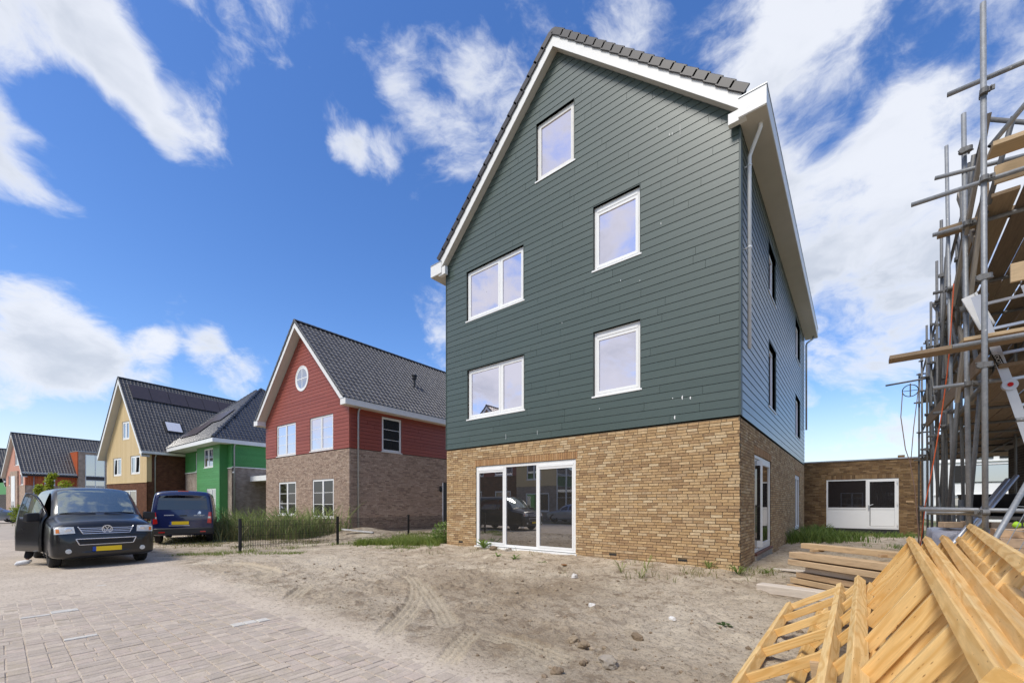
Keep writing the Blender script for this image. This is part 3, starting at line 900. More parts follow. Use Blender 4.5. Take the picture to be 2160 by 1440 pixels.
    if detail:
        xz = -1.95; zz = ZA - SL * abs(xz - XC)
        v = MB().lathe([(.07, -.1), (.07, .62), (.15, .62), (.15, .70), (.07, .71), (.07, .76), (.17, .77), (.17, .86), (.10, .90)], (xz, 6.0, zz), 'z', 14).build('flue_pipe', 'black_metal', h, smooth=False)
        MB().bar((xz - .2, 6.0, zz + .24), (xz + .25, 6.0, zz - .20), .5, .03, up=(.7, 0, .7)).build('flashing', 'roof_slab', v)
    return h
RH = red_like('red_house', 'red clad gable house with a round attic window and grey brick ground floor', -18.33, .97, R(39.2 - 36.5), near=300)

# ------------------------------------------------------------------ the green house with the hipped roof
HH = thing('hipped_house', 'bright green clad house under a dark hipped roof with wide white eaves', 'house', (-38.75, 1.35, 0), R(39.2 - 36.5))
MB().box(-11.2, -.2, .8, 11, -.1, 6.6).build('inner_shell', 'house_core', HH)
wl = (-8.62, -6.36, 4.72, 6.45)
bfw = wall_sheet('front_wall', HH, mfront(.6), -11.5, 0, -.1, 4.6, [], 'far_grey_brick', d1=0)
wall_sheet('side_wall', HH, mright(0), .6, 12, -.1, 4.66, [], 'far_grey_brick', d1=0)
cfw = wall_sheet('front_cladding', HH, mfront(.6), -11.5, 0, 4.62, 6.75, [wl], 'green_dark_gap')
boards(cfw, mfront(.6), -11.5, 0, 4.64, 6.7, .2, [wl], 'bright_green_siding', seed=41, lay=.012, jl=(3, 5))
csw = wall_sheet('side_cladding', HH, mright(0), .6, 12, 4.70, 6.75, [], 'green_dark_gap')
boards(csw, mright(0), .612, 12, 4.72, 6.7, .2, [], 'bright_green_siding', seed=42, lay=.012, jl=(3, 5))
MB().box(-11.5, .06, .54, .60, 4.56, 4.63).box(.0, .06, .60, 12, 4.64, 4.71).build('drip_moulding', 'white_paint', HH)
window(HH, mfront(.6), *wl, [(0, .5, True), (.5, 1, True)], glass='far_glass', d=-.03, bars=(1, 2))
# the bay that stands forward, clad down to the ground
hb = [(-4.46, -2.33, 4.75, 6.42), (-3.85, -1.72, .45, 2.88)]
bay = wall_sheet('bay', HH, mfront(0), -6.22, -.90, -.1, 6.75, hb, 'green_dark_gap')
boards(bay, mfront(0), -6.22, -.90, 0, 6.7, .2, hb, 'bright_green_siding', seed=43, lay=.012, jl=(3, 6))
MB().box(-.905, -.88, -.02, .60, 0, 6.72).box(-6.24, -6.215, -.02, .60, 0, 6.72).build('bay_side', 'bright_green_siding', bay)
for w_ in hb:
    window(HH, mfront(0), *w_, [(0, .5, True), (.5, 1, True)], glass='far_glass', d=-.02, bars=(1, 3 if w_[2] < 1 else 2))
zE = 6.92; ex0, ex1, ey0, ey1 = -13.1, .36, -.92, 12.5
AP = [(-5.9, 5.34), (-6.9, 5.34)]
zP = zE + 6.26
rf = MB()
c4 = [(ex0, ey0, zE), (ex1, ey0, zE), (ex1, ey1, zE), (ex0, ey1, zE)]
A0, A1 = (AP[1][0], AP[1][1], zP), (AP[0][0], AP[0][1], zP)
rf.poly([c4[0], c4[1], A1, A0]).poly([c4[1], c4[2], A1]).poly([c4[2], c4[3], A0, A1]).poly([c4[3], c4[0], A0]).poly(c4[::-1])
hr = rf.build('roof', 'roof_slab', HH)
def hipped(p0, p1, pA, pB, near=0):
    p0, p1, pA, pB = map(Vector, (p0, p1, pA, pB))
    e1 = (p1 - p0).normalized(); mid = (pA + pB) / 2
    n = e1.cross(mid - p0).normalized(); e2 = n.cross(e1)
    ln = (p1 - p0).length; hh = (mid - p0).dot(e2)
    a0, b0 = (pA - p0).dot(e1), (pB - p0).dot(e1)
    def ins(q):
        u, v = (q - p0).dot(e1), (q - p0).dot(e2)
        return v < hh and u > a0 * v / hh - .12 and u < ln - (ln - b0) * v / hh + .12
    tiles(hr, p0 + n * .03, e1, e2, int(ln / .30), int(hh / .345), 'gloss_tile', .30, .345, inside=ins)
hipped(c4[0], c4[1], A0, A1); hipped(c4[1], c4[2], A1, A1)
for a, b in ((c4[1], A1), (c4[0], A0), (c4[2], A1)):
    a, b = Vector(a), Vector(b); n = int((b - a).length / .36); hp = MB()
    for i in range(n):
        p, q = a.lerp(b, i / n), a.lerp(b, (i + 1.15) / n)
        hp.tube([p + Vector((0, 0, .07)), q + Vector((0, 0, .05))], [.135, .11], 8)
    hp.build('hip_tile', 'gloss_tile', hr, kind='stuff')
ef = MB()
ef.box(ex0 - .02, ex1 + .02, ey0 - .02, ey0 + .02, 6.60, 6.93).box(ex1 - .02, ex1 + .021, ey0 + .02, ey1, 6.60, 6.931).box(ex0 - .021, ex0 + .02, ey0 + .02, ey1, 6.60, 6.931)
ef.build('fascia', 'white_paint', HH)
MB().box(ex0 + .02, ex1 - .02, ey0 + .02, ey1, 6.62, 6.66).build('soffit', 'white_paint', HH)
n_ = Vector((0, -1, 1)).normalized(); up_ = Vector((0, 1, 1)).normalized()
for i in range(4):
    for j in range(2):
        o_ = Vector((-10.6 + i*1.14 + j*1.9, ey0, zE)) + up_ * (1.3 + j*1.78) + n_ * .16
        s_ = MB().box(0, 1.11, 0, 1.74, -.02, .02)
        sp = obj('solar_panel', s_.mesh('solar_panel', 'solar'), HH, mtx=frame_mtx(o_, (1, 0, 0), up_))
downpipe(HH, [(.3, .75, 6.62), (.12, .75, 6.45), (.08, .75, 6.3), (.08, .75, 0)], 'zinc', .05)
MB().lathe([(.04, 0), (.07, .03), (.07, .12)], (.06, .62, 4.2), 'y', 10).box(.0, .1, .65, .7, 4.17, 4.28).build('security_camera', 'white_paint', HH)
MB().box(.0, 6, 2.0, 6.0, 3.50, 3.93).build('canopy_roof', 'white_paint', HH)
MB().box(.0, 6, 4.6, 4.8, 0, 3.5).build('carport_wall', 'far_grey_brick', HH)

# ------------------------------------------------------------------ the yellow house
def yellow_like(name, label, x, y, rz, far=True, group=None, boards_=True):
    h = thing(name, label, 'house', (x, y, 0), rz, group)
    W, L, XC, ZA, SL, ZB = 8.86, 14.0, -4.43, 14.0, 1.52, 3.66
    core(h, W, L, 6.6, XC, ZA, SL)
    gp = gable_planes(XC, ZA - .6, SL)
    ww = [(-5.25, -3.62, 7.97, 9.80), (-7.30, -5.40, 4.38, 6.23), (-3.40, -1.40, 4.45, 6.27)]
    gw = [(-5.2, -2.2, .8, 2.9)]
    fw_ = wall_sheet('front_wall', h, mfront(), -W, 0, -.1, ZB, gw, 'far_red_brick', d1=0)
    sw_ = wall_sheet('side_wall', h, mright(), .0, L, -.1, ZB, [], 'far_red_brick', d1=0)
    wall_sheet('side_wall', h, mright(), .35, L, ZB, 6.5, [], 'far_red_brick', d1=.0)
    cl = wall_sheet('front_cladding', h, mfront(), -W, 0, ZB + .01, ZA, ww, 'yellow_gap', gp)
    bmb = 0; x = -W; r = random.Random(3)
    while x < -.01:
        e = min(x + .178, 0)
        for ra, rb, rc, rd in rect_minus(x, e - .010, ZB + .01, ZA, ww):
            pl = clipall([(ra, rc), (rb, rc), (rb, rd), (ra, rd)], gp)
            if pl: MB().prism(pl, -.08, .02 + r.uniform(0, .003), mfront()).build('cladding_board', 'yellow_siding', cl)
        x += .178
    MB().box(-.02, .03, -.03, .36, ZB + .01, 6.5).build('corner_cladding', 'yellow_siding', cl)
    MB().box(-W - .03, .05, -.05, .0, ZB - .06, ZB + .012).build('drip_moulding', 'yellow_siding', h)
    wall_sheet('left_wall', h, mleft(-W), .0, L, -.1, 6.5, [], 'far_red_brick', d1=0)
    wall_sheet('rear_wall', h, mback(L), -W, 0, -.1, ZA, [], 'far_red_brick', gp, d1=0)
    for i, w_ in enumerate(ww):
        ow = window(h, mfront(), *w_, [(0, .5, True), (.5, 1, True)], glass='far_glass', d=-.03, fw=.10, sash=.10, sillmat='yellow_siding')
        if i:      # one leaf stands tilted inwards
            a, b, c, d = w_
            MB().bar(((a + b) / 2 + (.28 if i == 2 else -.50), .0, c + .2), ((a + b) / 2 + (.55 if i == 2 else -.20), .0, d - .2), .05, .10, up=(0, -1, 0)).build('tilted_leaf', 'house_core', ow)
    window(h, mfront(), *gw[0], [(0, .5, True), (.5, 1, True)], glass='low_glass', d=-.03, bars=(1, 2))
    rf = gable_roof(h, W, -.62, L + .5, XC, ZA, SL, .50, -W - .45, 'dark_tile', tile=.30, ex=.36, bh=.55, ov=.66, left=far, barge='white_paint')
    c = 1 / math.sqrt(1 + SL*SL); s = SL * c
    def on_roof(y, dist, off=.1):   # dist measured down the right slope from the ridge
        return Vector((XC + c*dist + s*off, y, ZA - s*dist + c*off))
    if far:
        for i in range(8):
            o_ = on_roof(.0 + i * 1.62, 2.45, .14)
            p = MB().box(0, 1.58, 0, 1.75, -.02, .02)
            q = obj('solar_panel', p.mesh('solar_panel', 'solar'), h, mtx=frame_mtx(o_, (0, 1, 0), (-c, 0, s)))
            MB().box(.0, 1.58, -.012, .0, -.025, .026).box(-.006, .006, 0, 1.75, -.02, .024).build('panel_frame', 'solar_frame', q)
        o_ = on_roof(1.95, 6.3, .12)
        sk = obj('skylight', MB().box(0, 1.5, 0, 1.35, -.06, .04).mesh('skylight', 'roof_slab'), h, mtx=frame_mtx(o_, (0, 1, 0), (-c, 0, s)))
        MB().box(.11, 1.39, .11, 1.24, .041, .05).build('pane', 'skylight_glass', sk)
    gutter_box(h, .0, .62, -.6, L + .4, 6.28, 6.52)
    downpipe(h, [(.4, .6, 6.3), (.12, .62, 6.1), (.08, .62, 6.0), (.08, .62, 0)], 'zinc', .05)
    return h
YH = yellow_like('yellow_house', 'steep yellow clad gable house with brown brick side and solar panels', -50.26, -1.58, R(39.2 - 28))

# ------------------------------------------------------------------ the orange house with the glazed tower
OH = thing('orange_house', 'low orange and pink house with a long dark roof and a glazed brick bay', 'house', (-86.81, -8.17, 0), R(39.2 - 28))
W, L, XC, ZA, SL = 8.31, 18.0, -4.15, 11.6, 1.27
core(OH, W, L, 5.8, XC, ZA, SL)
gp = gable_planes(XC, ZA - .5, SL)
wall_sheet('front_wall', OH, mfront(), -W, 0, -.1, 4.15, [], 'far_pink_brick', d1=0)
wall_sheet('side_wall', OH, mright(), 0, L, -.1, 4.12, [], 'far_pink_brick', d1=0)
hw = [(-4.4, -2.6, 7.0, 9.4), (-7.3, -6.0, 4.2, 5.6), (-2.0, -.7, 4.2, 5.6), (-5.2, -3.1, .1, 5.6)]
fr_ = wall_sheet('gable_front', OH, mfront(), -W, 0, 4.16, ZA, hw, 'pink_render', gp, d1=.012)
for w_ in hw[:3]:
    window(OH, mfront(), *w_, [(0, 1, True)], glass='far_glass', d=-.06)
en = MB().box(-5.75, -2.55, -.18, .0, -.1, 6.2).build('entrance_surround', 'far_pink_brick', OH)
MB().box(-4.95, -3.35, -.24, -.185, .05, 5.5).build('door_frame', 'white_paint', OH)
MB().box(-4.7, -4.25, -.26, -.245, .9, 1.9).box(-4.0, -3.6, -.26, -.245, .9, 1.9).build('pane', 'far_glass', OH)
sp_ = wall_sheet('side_cladding', OH, mright(), 0, 5.3, 4.13, 5.75, [(1.84, 2.9, 4.18, 5.65)], 'orange_gap')
y = .0
while y < 5.28:
    for ra, rb, rc, rd in rect_minus(y, min(y + .19, 5.3), 4.14, 5.75, [(1.84, 2.9, 4.18, 5.65)]):
        MB().prism([(ra, rc), (rb - .012, rc), (rb - .012, rd), (ra, rd)], -.05, .015, mright()).build('cladding_board', 'orange_siding', sp_)
    y += .2
window(OH, mright(), 1.84, 2.9, 4.18, 5.65, [(0, 1, True)], glass='far_glass', d=-.02)
gable_roof(OH, W, -.42, L + .4, XC, ZA, SL, .55, -W - .5, 'dark_tile', tile=.33, ex=.36, bh=.42, ov=.5, barge='white_paint', left=False)
gutter_box(OH, .0, .5, -.45, 5.2, 5.55, 5.9)
tw = MB().box(-3.2, .62, 5.15, 5.9, -.1, 9.3).box(-3.2, .62, 8.15, 9.6, -.1, 9.3).box(-3.2, .621, 5.9, 8.15, 8.95, 9.3).box(-3.2, .6205, 5.9, 8.15, -.1, .9).build('bay_tower', 'far_pink_brick', OH)
MB().box(-3.2, .58, 5.05, 5.148, 5.6, 9.32).build('bay_cheek', 'orange_siding', OH)
MB().box(-3.25, .66, 5.02, 9.65, 9.305, 9.42).build('bay_roof', 'zinc', OH)
window(OH, mright(.6), 5.9, 8.15, .92, 8.95, [(0, .5, False), (.5, 1, False)], glass='far_glass', d=.0, fw=.09)
MB().box(.58, .63, 5.9, 8.15, 5.0, 5.12).box(.58, .63, 5.9, 8.15, 5.68, 5.78).build('transom', 'white_paint', OH)
MB().box(.56, .622, 5.99, 8.06, 5.12, 5.68).build('spandrel_panel', 'solar', OH)
downpipe(OH, [(.08, .8, 5.6), (.08, .8, 0)], 'zinc', .05)

# a further green house peeping in at the left edge
FH = thing('far_house', 'dark roofed green house at the left edge behind the orange house', 'house', (-112.0, -9.5, 0), R(39.2 - 28))
MB().box(-10, 0, 0, 14, -.1, 5.1).build('inner_shell', 'house_core', FH)
wall_sheet('front_wall', FH, mfront(), -10, 0, -.1, 3.2, [], 'dark_site_brick', d1=0.01); wall_sheet('side_wall', FH, mright(), 0, 14, -.1, 3.2, [], 'dark_site_brick', d1=.01)
MB().box(-10.01, .012, -.012, 14, 3.2, 5.3).build('cladding', 'bright_green_siding', FH)
gable_roof(FH, 10, -.4, 14.4, -5, 11.4, 1.22, .4, -10.4, 'dark_tile', tile=.33, ex=.36, left=False)
gutter_box(FH, .02, .5, -.4, 14, 5.2, 5.5)
# ------------------------------------------------------------------ ground
_rs = np.random.RandomState(5)
_lat = _rs.rand(256, 256)
def vnoise(x, y):
    xi, yi = np.floor(x).astype(int), np.floor(y).astype(int)
    fx, fy = x - xi, y - yi
    fx, fy = fx*fx*(3 - 2*fx), fy*fy*(3 - 2*fy)
    g = lambda a, b: _lat[a & 255, b & 255]
    return (g(xi, yi)*(1-fx) + g(xi+1, yi)*fx)*(1-fy) + (g(xi, yi+1)*(1-fx) + g(xi+1, yi+1)*fx)*fy
def fbm(x, y, s, o=4, g=.55):
    a, t, n = 1., 0., 0.
    for i in range(o):
        t += a * vnoise(x*s + 17.3*i, y*s + 5.1*i); n += a; a *= g; s *= 2.03
    return t / n
def sst(v, a, b):
    t = np.clip((v - a) / (b - a), 0, 1); return t*t*(3 - 2*t)
def height(x, y):
    x, y = np.asarray(x, float), np.asarray(y, float)
    n1, n2, n3 = fbm(x, y, .35, 3), fbm(x, y, 1.6, 4), fbm(x, y, 7., 4, .65)
    edge = -7.95 + (fbm(x, y, .8, 3) - .5) * 1.0 + np.clip((x + 2) * .06, -.3, .3)
    rough = sst(y, edge - .1, edge + 1.2)                                 # 0 on the paving, 1 on the open sand
    far = sst(-x, 9.0, 13.0)
    near_wall = sst(np.abs(y + .2), 1.5, .2) * (x > -10.2) * (x < .5)
    site = (n1 - .5) * .16 + (n2 - .5) * .10 + (n3 - .5) * .055 + (fbm(x, y, 16., 3, .6) - .5) * .03 + .012
    ridge = np.maximum(0, fbm(x, y, 2.3, 5, .75) - .54) * .26
    site = (site + ridge) * (1 - .75*far) * (1 - .6*near_wall)
    cov = .9*sst(-x, 5.0, 9.5) + sst(y, -8.35, -7.8) + (fbm(x, y, .9, 4) - .52) * 1.3
    paved = -.009 + .016 * np.clip(cov, 0, 1.2) + (n2 - .5) * .005 + (n3 - .5) * .004
    mound = .45 * np.exp(-(((x + 15.6) / 2.0)**2 + ((y - .2) / 1.0)**2)) + .22 * np.exp(-(((x + 13.8) / 1.2)**2 + ((y - 1.6) / 1.0)**2))
    foot = .055 * np.exp(-((y + .12) / .22)**2) * (x > -10) * (x < .2) * (.3 + 1.2*fbm(x, y, 1.7, 3))
    return pressed(x, y, paved * (1 - rough) + site * rough + mound + foot) if len(x) > 1 or x.ndim else paved
TRACKS = []
def spline(pts, n=10):
    out = []; P = [np.array(p, float) for p in pts]; P = [2*P[0]-P[1]] + P + [2*P[-1]-P[-2]]
    for i in range(1, len(P) - 2):
        for k in range(n):
            t = k / n
            out.append(.5*((2*P[i]) + (-P[i-1]+P[i+1])*t + (2*P[i-1]-5*P[i]+4*P[i+1]-P[i+2])*t*t + (-P[i-1]+3*P[i]-3*P[i+1]+P[i+2])*t**3))
    out.append(P[-2]); return np.array(out)
for pts, w, ribs, tread in [([(-5.5, -4.9), (-4.5, -5.5), (-3.6, -6.2), (-2.9, -6.9), (-2.2, -7.75)], .28, 3, 0), ([(-4.6, -5.3), (-3.75, -5.85), (-2.9, -6.35), (-1.85, -7.05)], .26, 3, 0),
                            ([(-6.1, -6.85), (-5.6, -7.15), (-4.95, -7.65)], .26, 3, 0), ([(-10.6, -6.9), (-9.2, -6.65), (-8.0, -6.75), (-7.35, -7.3)], .38, 2, 0),
                            ([(-1.6, -6.85), (-1.35, -7.35), (-1.0, -7.95)], .24, 3, 1), ([(-1.45, -6.98), (-.75, -6.95), (-.05, -7.0)], .28, 3, 1)]:
    TRACKS.append((spline(pts, 9), w, ribs, tread))
def pressed(x, y, z, mask=None):
    """tyre prints pressed into the sand: a flattened bed with ribs and a low berm on both sides"""
    z = z.copy()
    for c, w, ribs, tread in TRACKS:
        m = (x > c[:, 0].min() - .3) & (x < c[:, 0].max() + .3) & (y > c[:, 1].min() - .3) & (y < c[:, 1].max() + .3)
        if not m.any(): continue
        px, py = x[m], y[m]; best = np.full(px.shape, 9.); sd = np.zeros(px.shape); al = np.zeros(px.shape); acc = 0.
        for a, b in zip(c[:-1], c[1:]):
            d = b - a; l = np.hypot(*d); t = np.clip(((px - a[0])*d[0] + (py - a[1])*d[1]) / l**2, 0, 1)
            ox, oy = px - a[0] - t*d[0], py - a[1] - t*d[1]; r = np.hypot(ox, oy); k = r < best
            best[k] = r[k]; sd[k] = (np.sign(ox*d[1] - oy*d[0]) * r)[k]; al[k] = (acc + t*l)[k]; acc += l
        ends = sst(al, 0, .3) * sst(acc - al, 0, .3)
        ins = sst(best, w*.56, w*.46) * ends
        zz = z[m]; bed = zz * .35 - .006
        rib = .009 * np.cos(2*math.pi*ribs*sd/w) + (.006 * np.sign(np.sin(2*math.pi*(al + .5*np.abs(sd))/.085)) if tread else 0)
        if mask is not None: mask[m] = np.maximum(mask[m], ins * (.62 + .38*np.cos(2*math.pi*ribs*sd/w)))
        berm = .012 * np.exp(-((best - w*.62)/.035)**2) * ends
        z[m] = zz*(1 - ins) + (bed + rib)*ins + berm
    return z
def gz(x, y):
    return float(height(np.array([x]), np.array([y]))[0])
def axis(segs):
    out = []
    for a, b, s in segs:
        n = max(1, int(round((b - a) / s))); out += [a + (b - a) * i / n for i in range(n)]
    return np.array(out + [segs[-1][1]])
xs = axis([(-26, -11, .22), (-11, -6.2, .06), (-6.2, 0, .024), (0, 3.2, .04), (3.2, 9, .2)])
ys = axis([(-11.2, -9.2, .06), (-9.2, -8, .04), (-8, -4.8, .024), (-4.8, -3, .04), (-3, 1, .07), (1, 18, .25)])
X, Y = np.meshgrid(xs, ys)
Z = height(X, Y)
nx, ny = len(xs), len(ys)
idx = np.arange(nx * ny).reshape(ny, nx)
fq = np.stack([idx[:-1, :-1], idx[:-1, 1:], idx[1:, 1:], idx[1:, :-1]], -1).reshape(-1, 4)
me = bpy.data.meshes.new('sandy_ground')
me.vertices.add(nx * ny); me.vertices.foreach_set('co', np.stack([X, Y, Z], -1).reshape(-1))
me.loops.add(fq.size); me.loops.foreach_set('vertex_index', fq.reshape(-1).astype(np.int32))
me.polygons.add(len(fq)); me.polygons.foreach_set('loop_start', np.arange(0, fq.size, 4, dtype=np.int32))
me.polygons.foreach_set('loop_total', np.full(len(fq), 4, dtype=np.int32))
me.update(); me.validate(); me.shade_smooth()
pm_ = np.zeros(Z.shape); pressed(X, Y, Z, pm_)
blow = np.exp(-(((X - .55)/1.0)**2 + ((Y + 4.9)/1.9)**2)) + .7*np.exp(-(((X + 9)/3.5)**2 + ((Y + 5.2)/1.1)**2)) - .8*np.exp(-(((X + 2.9)/2.3)**2 + ((Y + 4.6)/1.5)**2)) - .7*np.exp(-(((X + .6)/1.0)**2 + ((Y + 6.9)/.6)**2))
blow = np.clip(blow * (.45 + 1.1*fbm(X, Y, 1.3, 4, .65)), -1, 1)
for nm_, arr in (('tyre_print', pm_), ('loose_sand', np.maximum(blow, 0)), ('loam', np.maximum(-blow, 0))):
    at_ = me.attributes.new(nm_, 'FLOAT', 'POINT'); at_.data.foreach_set('value', arr.reshape(-1).astype(np.float32))
def sand_mat():
    m = M('sand', (.40, .32, .225), .95, spec=.15)
    t = m.node_tree; N, L = t.nodes, t.links; b = N['Principled BSDF']
    tcn = N.new('ShaderNodeTexCoord')
    def nse(s, d=8, r=.6, dist=0):
        n = N.new('ShaderNodeTexNoise'); n.inputs['Scale'].default_value = s; n.inputs['Detail'].default_value = d
        n.inputs['Roughness'].default_value = r; n.inputs['Distortion'].default_value = dist
        L.new(tcn.outputs['Object'], n.inputs['Vector']); return n.outputs['Fac']
    def mr(v, a, b_, c=0, d=1):
        n = N.new('ShaderNodeMapRange'); n.interpolation_type = 'SMOOTHSTEP'; L.new(v, n.inputs[0])
        for i, q in enumerate((a, b_, c, d)): n.inputs[i+1].default_value = q
        return n.outputs[0]
    def mix(f, a, b_):
        n = N.new('ShaderNodeMix'); n.data_type = 'RGBA'; L.new(f, n.inputs['Factor'])
        for nm, v in (('A', a), ('B', b_)):
            if isinstance(v, tuple): n.inputs[nm].default_value = (*v, 1)
            else: L.new(v, n.inputs[nm])
        return n.outputs['Result']
    sp = N.new('ShaderNodeSeparateXYZ'); L.new(tcn.outputs['Object'], sp.inputs[0])
    c = mix(mr(nse(.55, 5), .38, .62), (.59, .495, .37), (.50, .405, .29))           # dry pale sand and earthier stretches
    c = mix(mr(nse(2.6, 10, .74), .485, .60), c, (.34, .265, .185))                       # crumbly loam
    c = mix(mr(nse(.8, 6, .6, .6), .56, .66), c, (.69, .59, .44))                      # windblown light sand
    def attr(nm):
        n = N.new('ShaderNodeAttribute'); n.attribute_name = nm; return n.outputs['Fac']
    def mul(a, k):
        n = N.new('ShaderNodeMath'); n.operation = 'MULTIPLY'; L.new(a, n.inputs[0]); n.inputs[1].default_value = k; return n.outputs[0]
    c = mix(mul(attr('loam'), .95), c, (.315, .235, .15))
    c = mix(mul(attr('loose_sand'), .85), c, (.68, .585, .45))
    road = mr(sp.outputs[1], -7.3, -8.1)
    c2 = mix(mr(nse(1.3, 7, .65), .35, .65), (.49, .415, .33), (.58, .495, .395))
    c = mix(road, c, c2)
    c = mix(mr(nse(20, 9, .75), .50, .64, 0, .72), c, (.20, .155, .115))
    c = mix(mr(nse(60, 4, .6), .60, .75, 0, .6), c, (.62, .56, .46))
    c = mix(mul(attr('tyre_print'), .8), c, (.62, .52, .37))
    L.new(c, b.inputs['Base Color'])
    add = N.new('ShaderNodeMath'); add.operation = 'ADD'; L.new(nse(14, 10, .7), add.inputs[0])
    h2 = N.new('ShaderNodeMath'); h2.operation = 'MULTIPLY'; h2.inputs[1].default_value = .35; L.new(nse(70, 6, .7), h2.inputs[0]); L.new(h2.outputs[0], add.inputs[1])
    amt = N.new('ShaderNodeMapRange'); L.new(road, amt.inputs[0]); amt.inputs[3].default_value = 1.0; amt.inputs[4].default_value = .28
    bp = N.new('ShaderNodeBump'); bp.inputs['Distance'].default_value = .06
    L.new(amt.outputs[0], bp.inputs['Strength']); L.new(add.outputs[0], bp.inputs['Height']); L.new(bp.outputs[0], b.inputs['Normal'])
sand_mat()
me.materials.append(MATS['sand'])
obj('sandy_ground', me, kind='structure')
M('meadow', (.10, .12, .05), .95, spec=.1, patch=(.12, .45, .6, (.30, .25, .17)), nz=[(.6, .3), (5, .3)])
MB().poly([(-700, -500, -.10), (500, -500, -.10), (500, 700, -.10), (-700, 700, -.10)]).build('ground', 'meadow', kind='structure')
M('street_paving', (.43, .37, .305), .9, spec=.2, nz=[(.5, .12), (3, .12), (30, .1)], bump=(25, .3))
MB().poly([(-160, -17, -.05), (14, -17, -.05), (14, -7.9, -.05), (-160, -7.9, -.05)]).build('street', 'street_paving', kind='structure')
MB().poly([(-44, -8.2, -.046), (-12.5, -8.2, -.046), (-12.5, -3.2, -.046), (-30, -3.4, -.046)]).build('parking_strip', 'street_paving', kind='structure')

# ------------------------------------------------------------------ pavers
M('paver', (.30, .26, .235), .9, spec=.2, ramp=[(.46, .385, .31), (.41, .345, .28), (.51, .43, .345), (.44, .375, .31), (.48, .395, .325), (.385, .33, .27)], nz=[(9, .14), (60, .15)], bump=(60, .5, .004), patch=(3.5, .5, .68, (.43, .36, .275)))
M('white_paver', (.56, .53, .47), .85, nz=[(12, .15), (70, .1)], bump=(60, .4, .004))
paving = obj('brick_paving', MB().poly([(-11, -11.2, -.045), (1.2, -11.2, -.045), (1.2, -7.2, -.045), (-11, -7.2, -.045)]).mesh('brick_paving', 'street_paving'), kind='structure')
def paver_mesh(lx, ly, mat='paver'):
    key = ('paver', lx, ly, mat)
    if key not in _beams:
        b = .005; z1 = .0; h = -.05
        v = [(0, 0, h), (lx, 0, h), (lx, ly, h), (0, ly, h), (0, 0, z1 - b), (lx, 0, z1 - b), (lx, ly, z1 - b), (0, ly, z1 - b), (b, b, z1), (lx - b, b, z1), (lx - b, ly - b, z1), (b, ly - b, z1)]
        f = [(0, 1, 5, 4), (1, 2, 6, 5), (2, 3, 7, 6), (3, 0, 4, 7), (4, 5, 9, 8), (5, 6, 10, 9), (6, 7, 11, 10), (7, 4, 8, 11), (8, 9, 10, 11)]
        _beams[key] = MB().add(v, f).mesh('paver', mat)
    return _beams[key]
pr = random.Random(8)
pav = []
lane = .282; jt = .009
ly = -10.95
while ly < -7.35:
    x = -10.5 + pr.uniform(0, .2)
    while x < .9:
        k = pr.random()
        if k < .5:      # one long stone across the lane
            w = .09; cells = [(0, lane - jt, w)]
        elif k < .92:   # two square ones
            w = .152; s = (lane - 2*jt) / 2; cells = [(0, s, w), (s + jt, s, w)]
        else:
            w = .152; s = (lane - 2*jt) * .66; cells = [(0, s, w), (s + jt, lane - 2*jt - s, w)]
        for o, l, w_ in cells:
            if ly + o < -7.98 + .06 * (x + 2) * (x < 2) * .5 + .12 * math.sin(x * 2.3): pav.append((x + .004*math.sin(ly*9 + x), ly + o, w_ - jt, l))
        x += w
    ly += lane
whites = [(-6.71, -10.19, 0), (-6.83, -9.92, 0), (-4.97, -10.01, 0), (-8.31, -8.45, 0), (-9.83, -8.26, 0), (-8.39, -8.15, 0), (-5.99, -8.46, 0), (-4.18, -8.51, 1), (-9.04, -9.23, 1)]
def is_white(x, y, w, l):
    for a, b, sq in whites:
        if abs(x + w/2 - a) < .075 and abs(y + l/2 - b) < .17 and ((l > .25) != bool(sq)): return True
    return False
pav.sort(key=lambda q: (q[0] + .1 - CAMP.x)**2 + (q[1] + .1 - CAMP.y)**2 if (q[0] < CAMP.x - .2 and q[1] > -10.75 + (q[0] + .3) * -.0) else 1e6 + q[0]**2)
rest, restw = MB(), MB(); n_p = 0
camf = Vector((-math.sin(R(39.2)), math.cos(R(39.2)), 0)); camr = Vector((math.cos(R(39.2)), math.sin(R(39.2)), 0))
for x, y, w, l in pav:
    d = Vector((x - CAMP.x, y - CAMP.y, 0)); dep, lat = d.dot(camf), d.dot(camr)
    seen = dep > 3.45 and abs(lat / max(dep, .1)) < 1.26
    wh = is_white(x, y, w, l)
    dz = pr.uniform(-.003, .003) + (.004 if wh else 0)
    rot = Matrix.Rotation(pr.uniform(-.012, .012), 4, 'X') @ Matrix.Rotation(pr.uniform(-.02, .02), 4, 'Y')
    wr, lr = round(w, 3), round(l, 3)
    if (seen and n_p < 295) or wh:
        obj('paver', paver_mesh(wr, lr, 'white_paver' if wh else 'paver'), paving, mtx=Matrix.Translation((x, y, dz + (.004 if wh else 0))) @ rot, label='white marking stone' if wh else None)
        n_p += 1
    else:
        pm = paver_mesh(wr, lr)
        rest.add([(v.co.x + x, v.co.y + y, v.co.z + dz) for v in pm.vertices], [tuple(p.vertices) for p in pm.polygons])
rest.build('paver', 'paver', paving, kind='stuff')

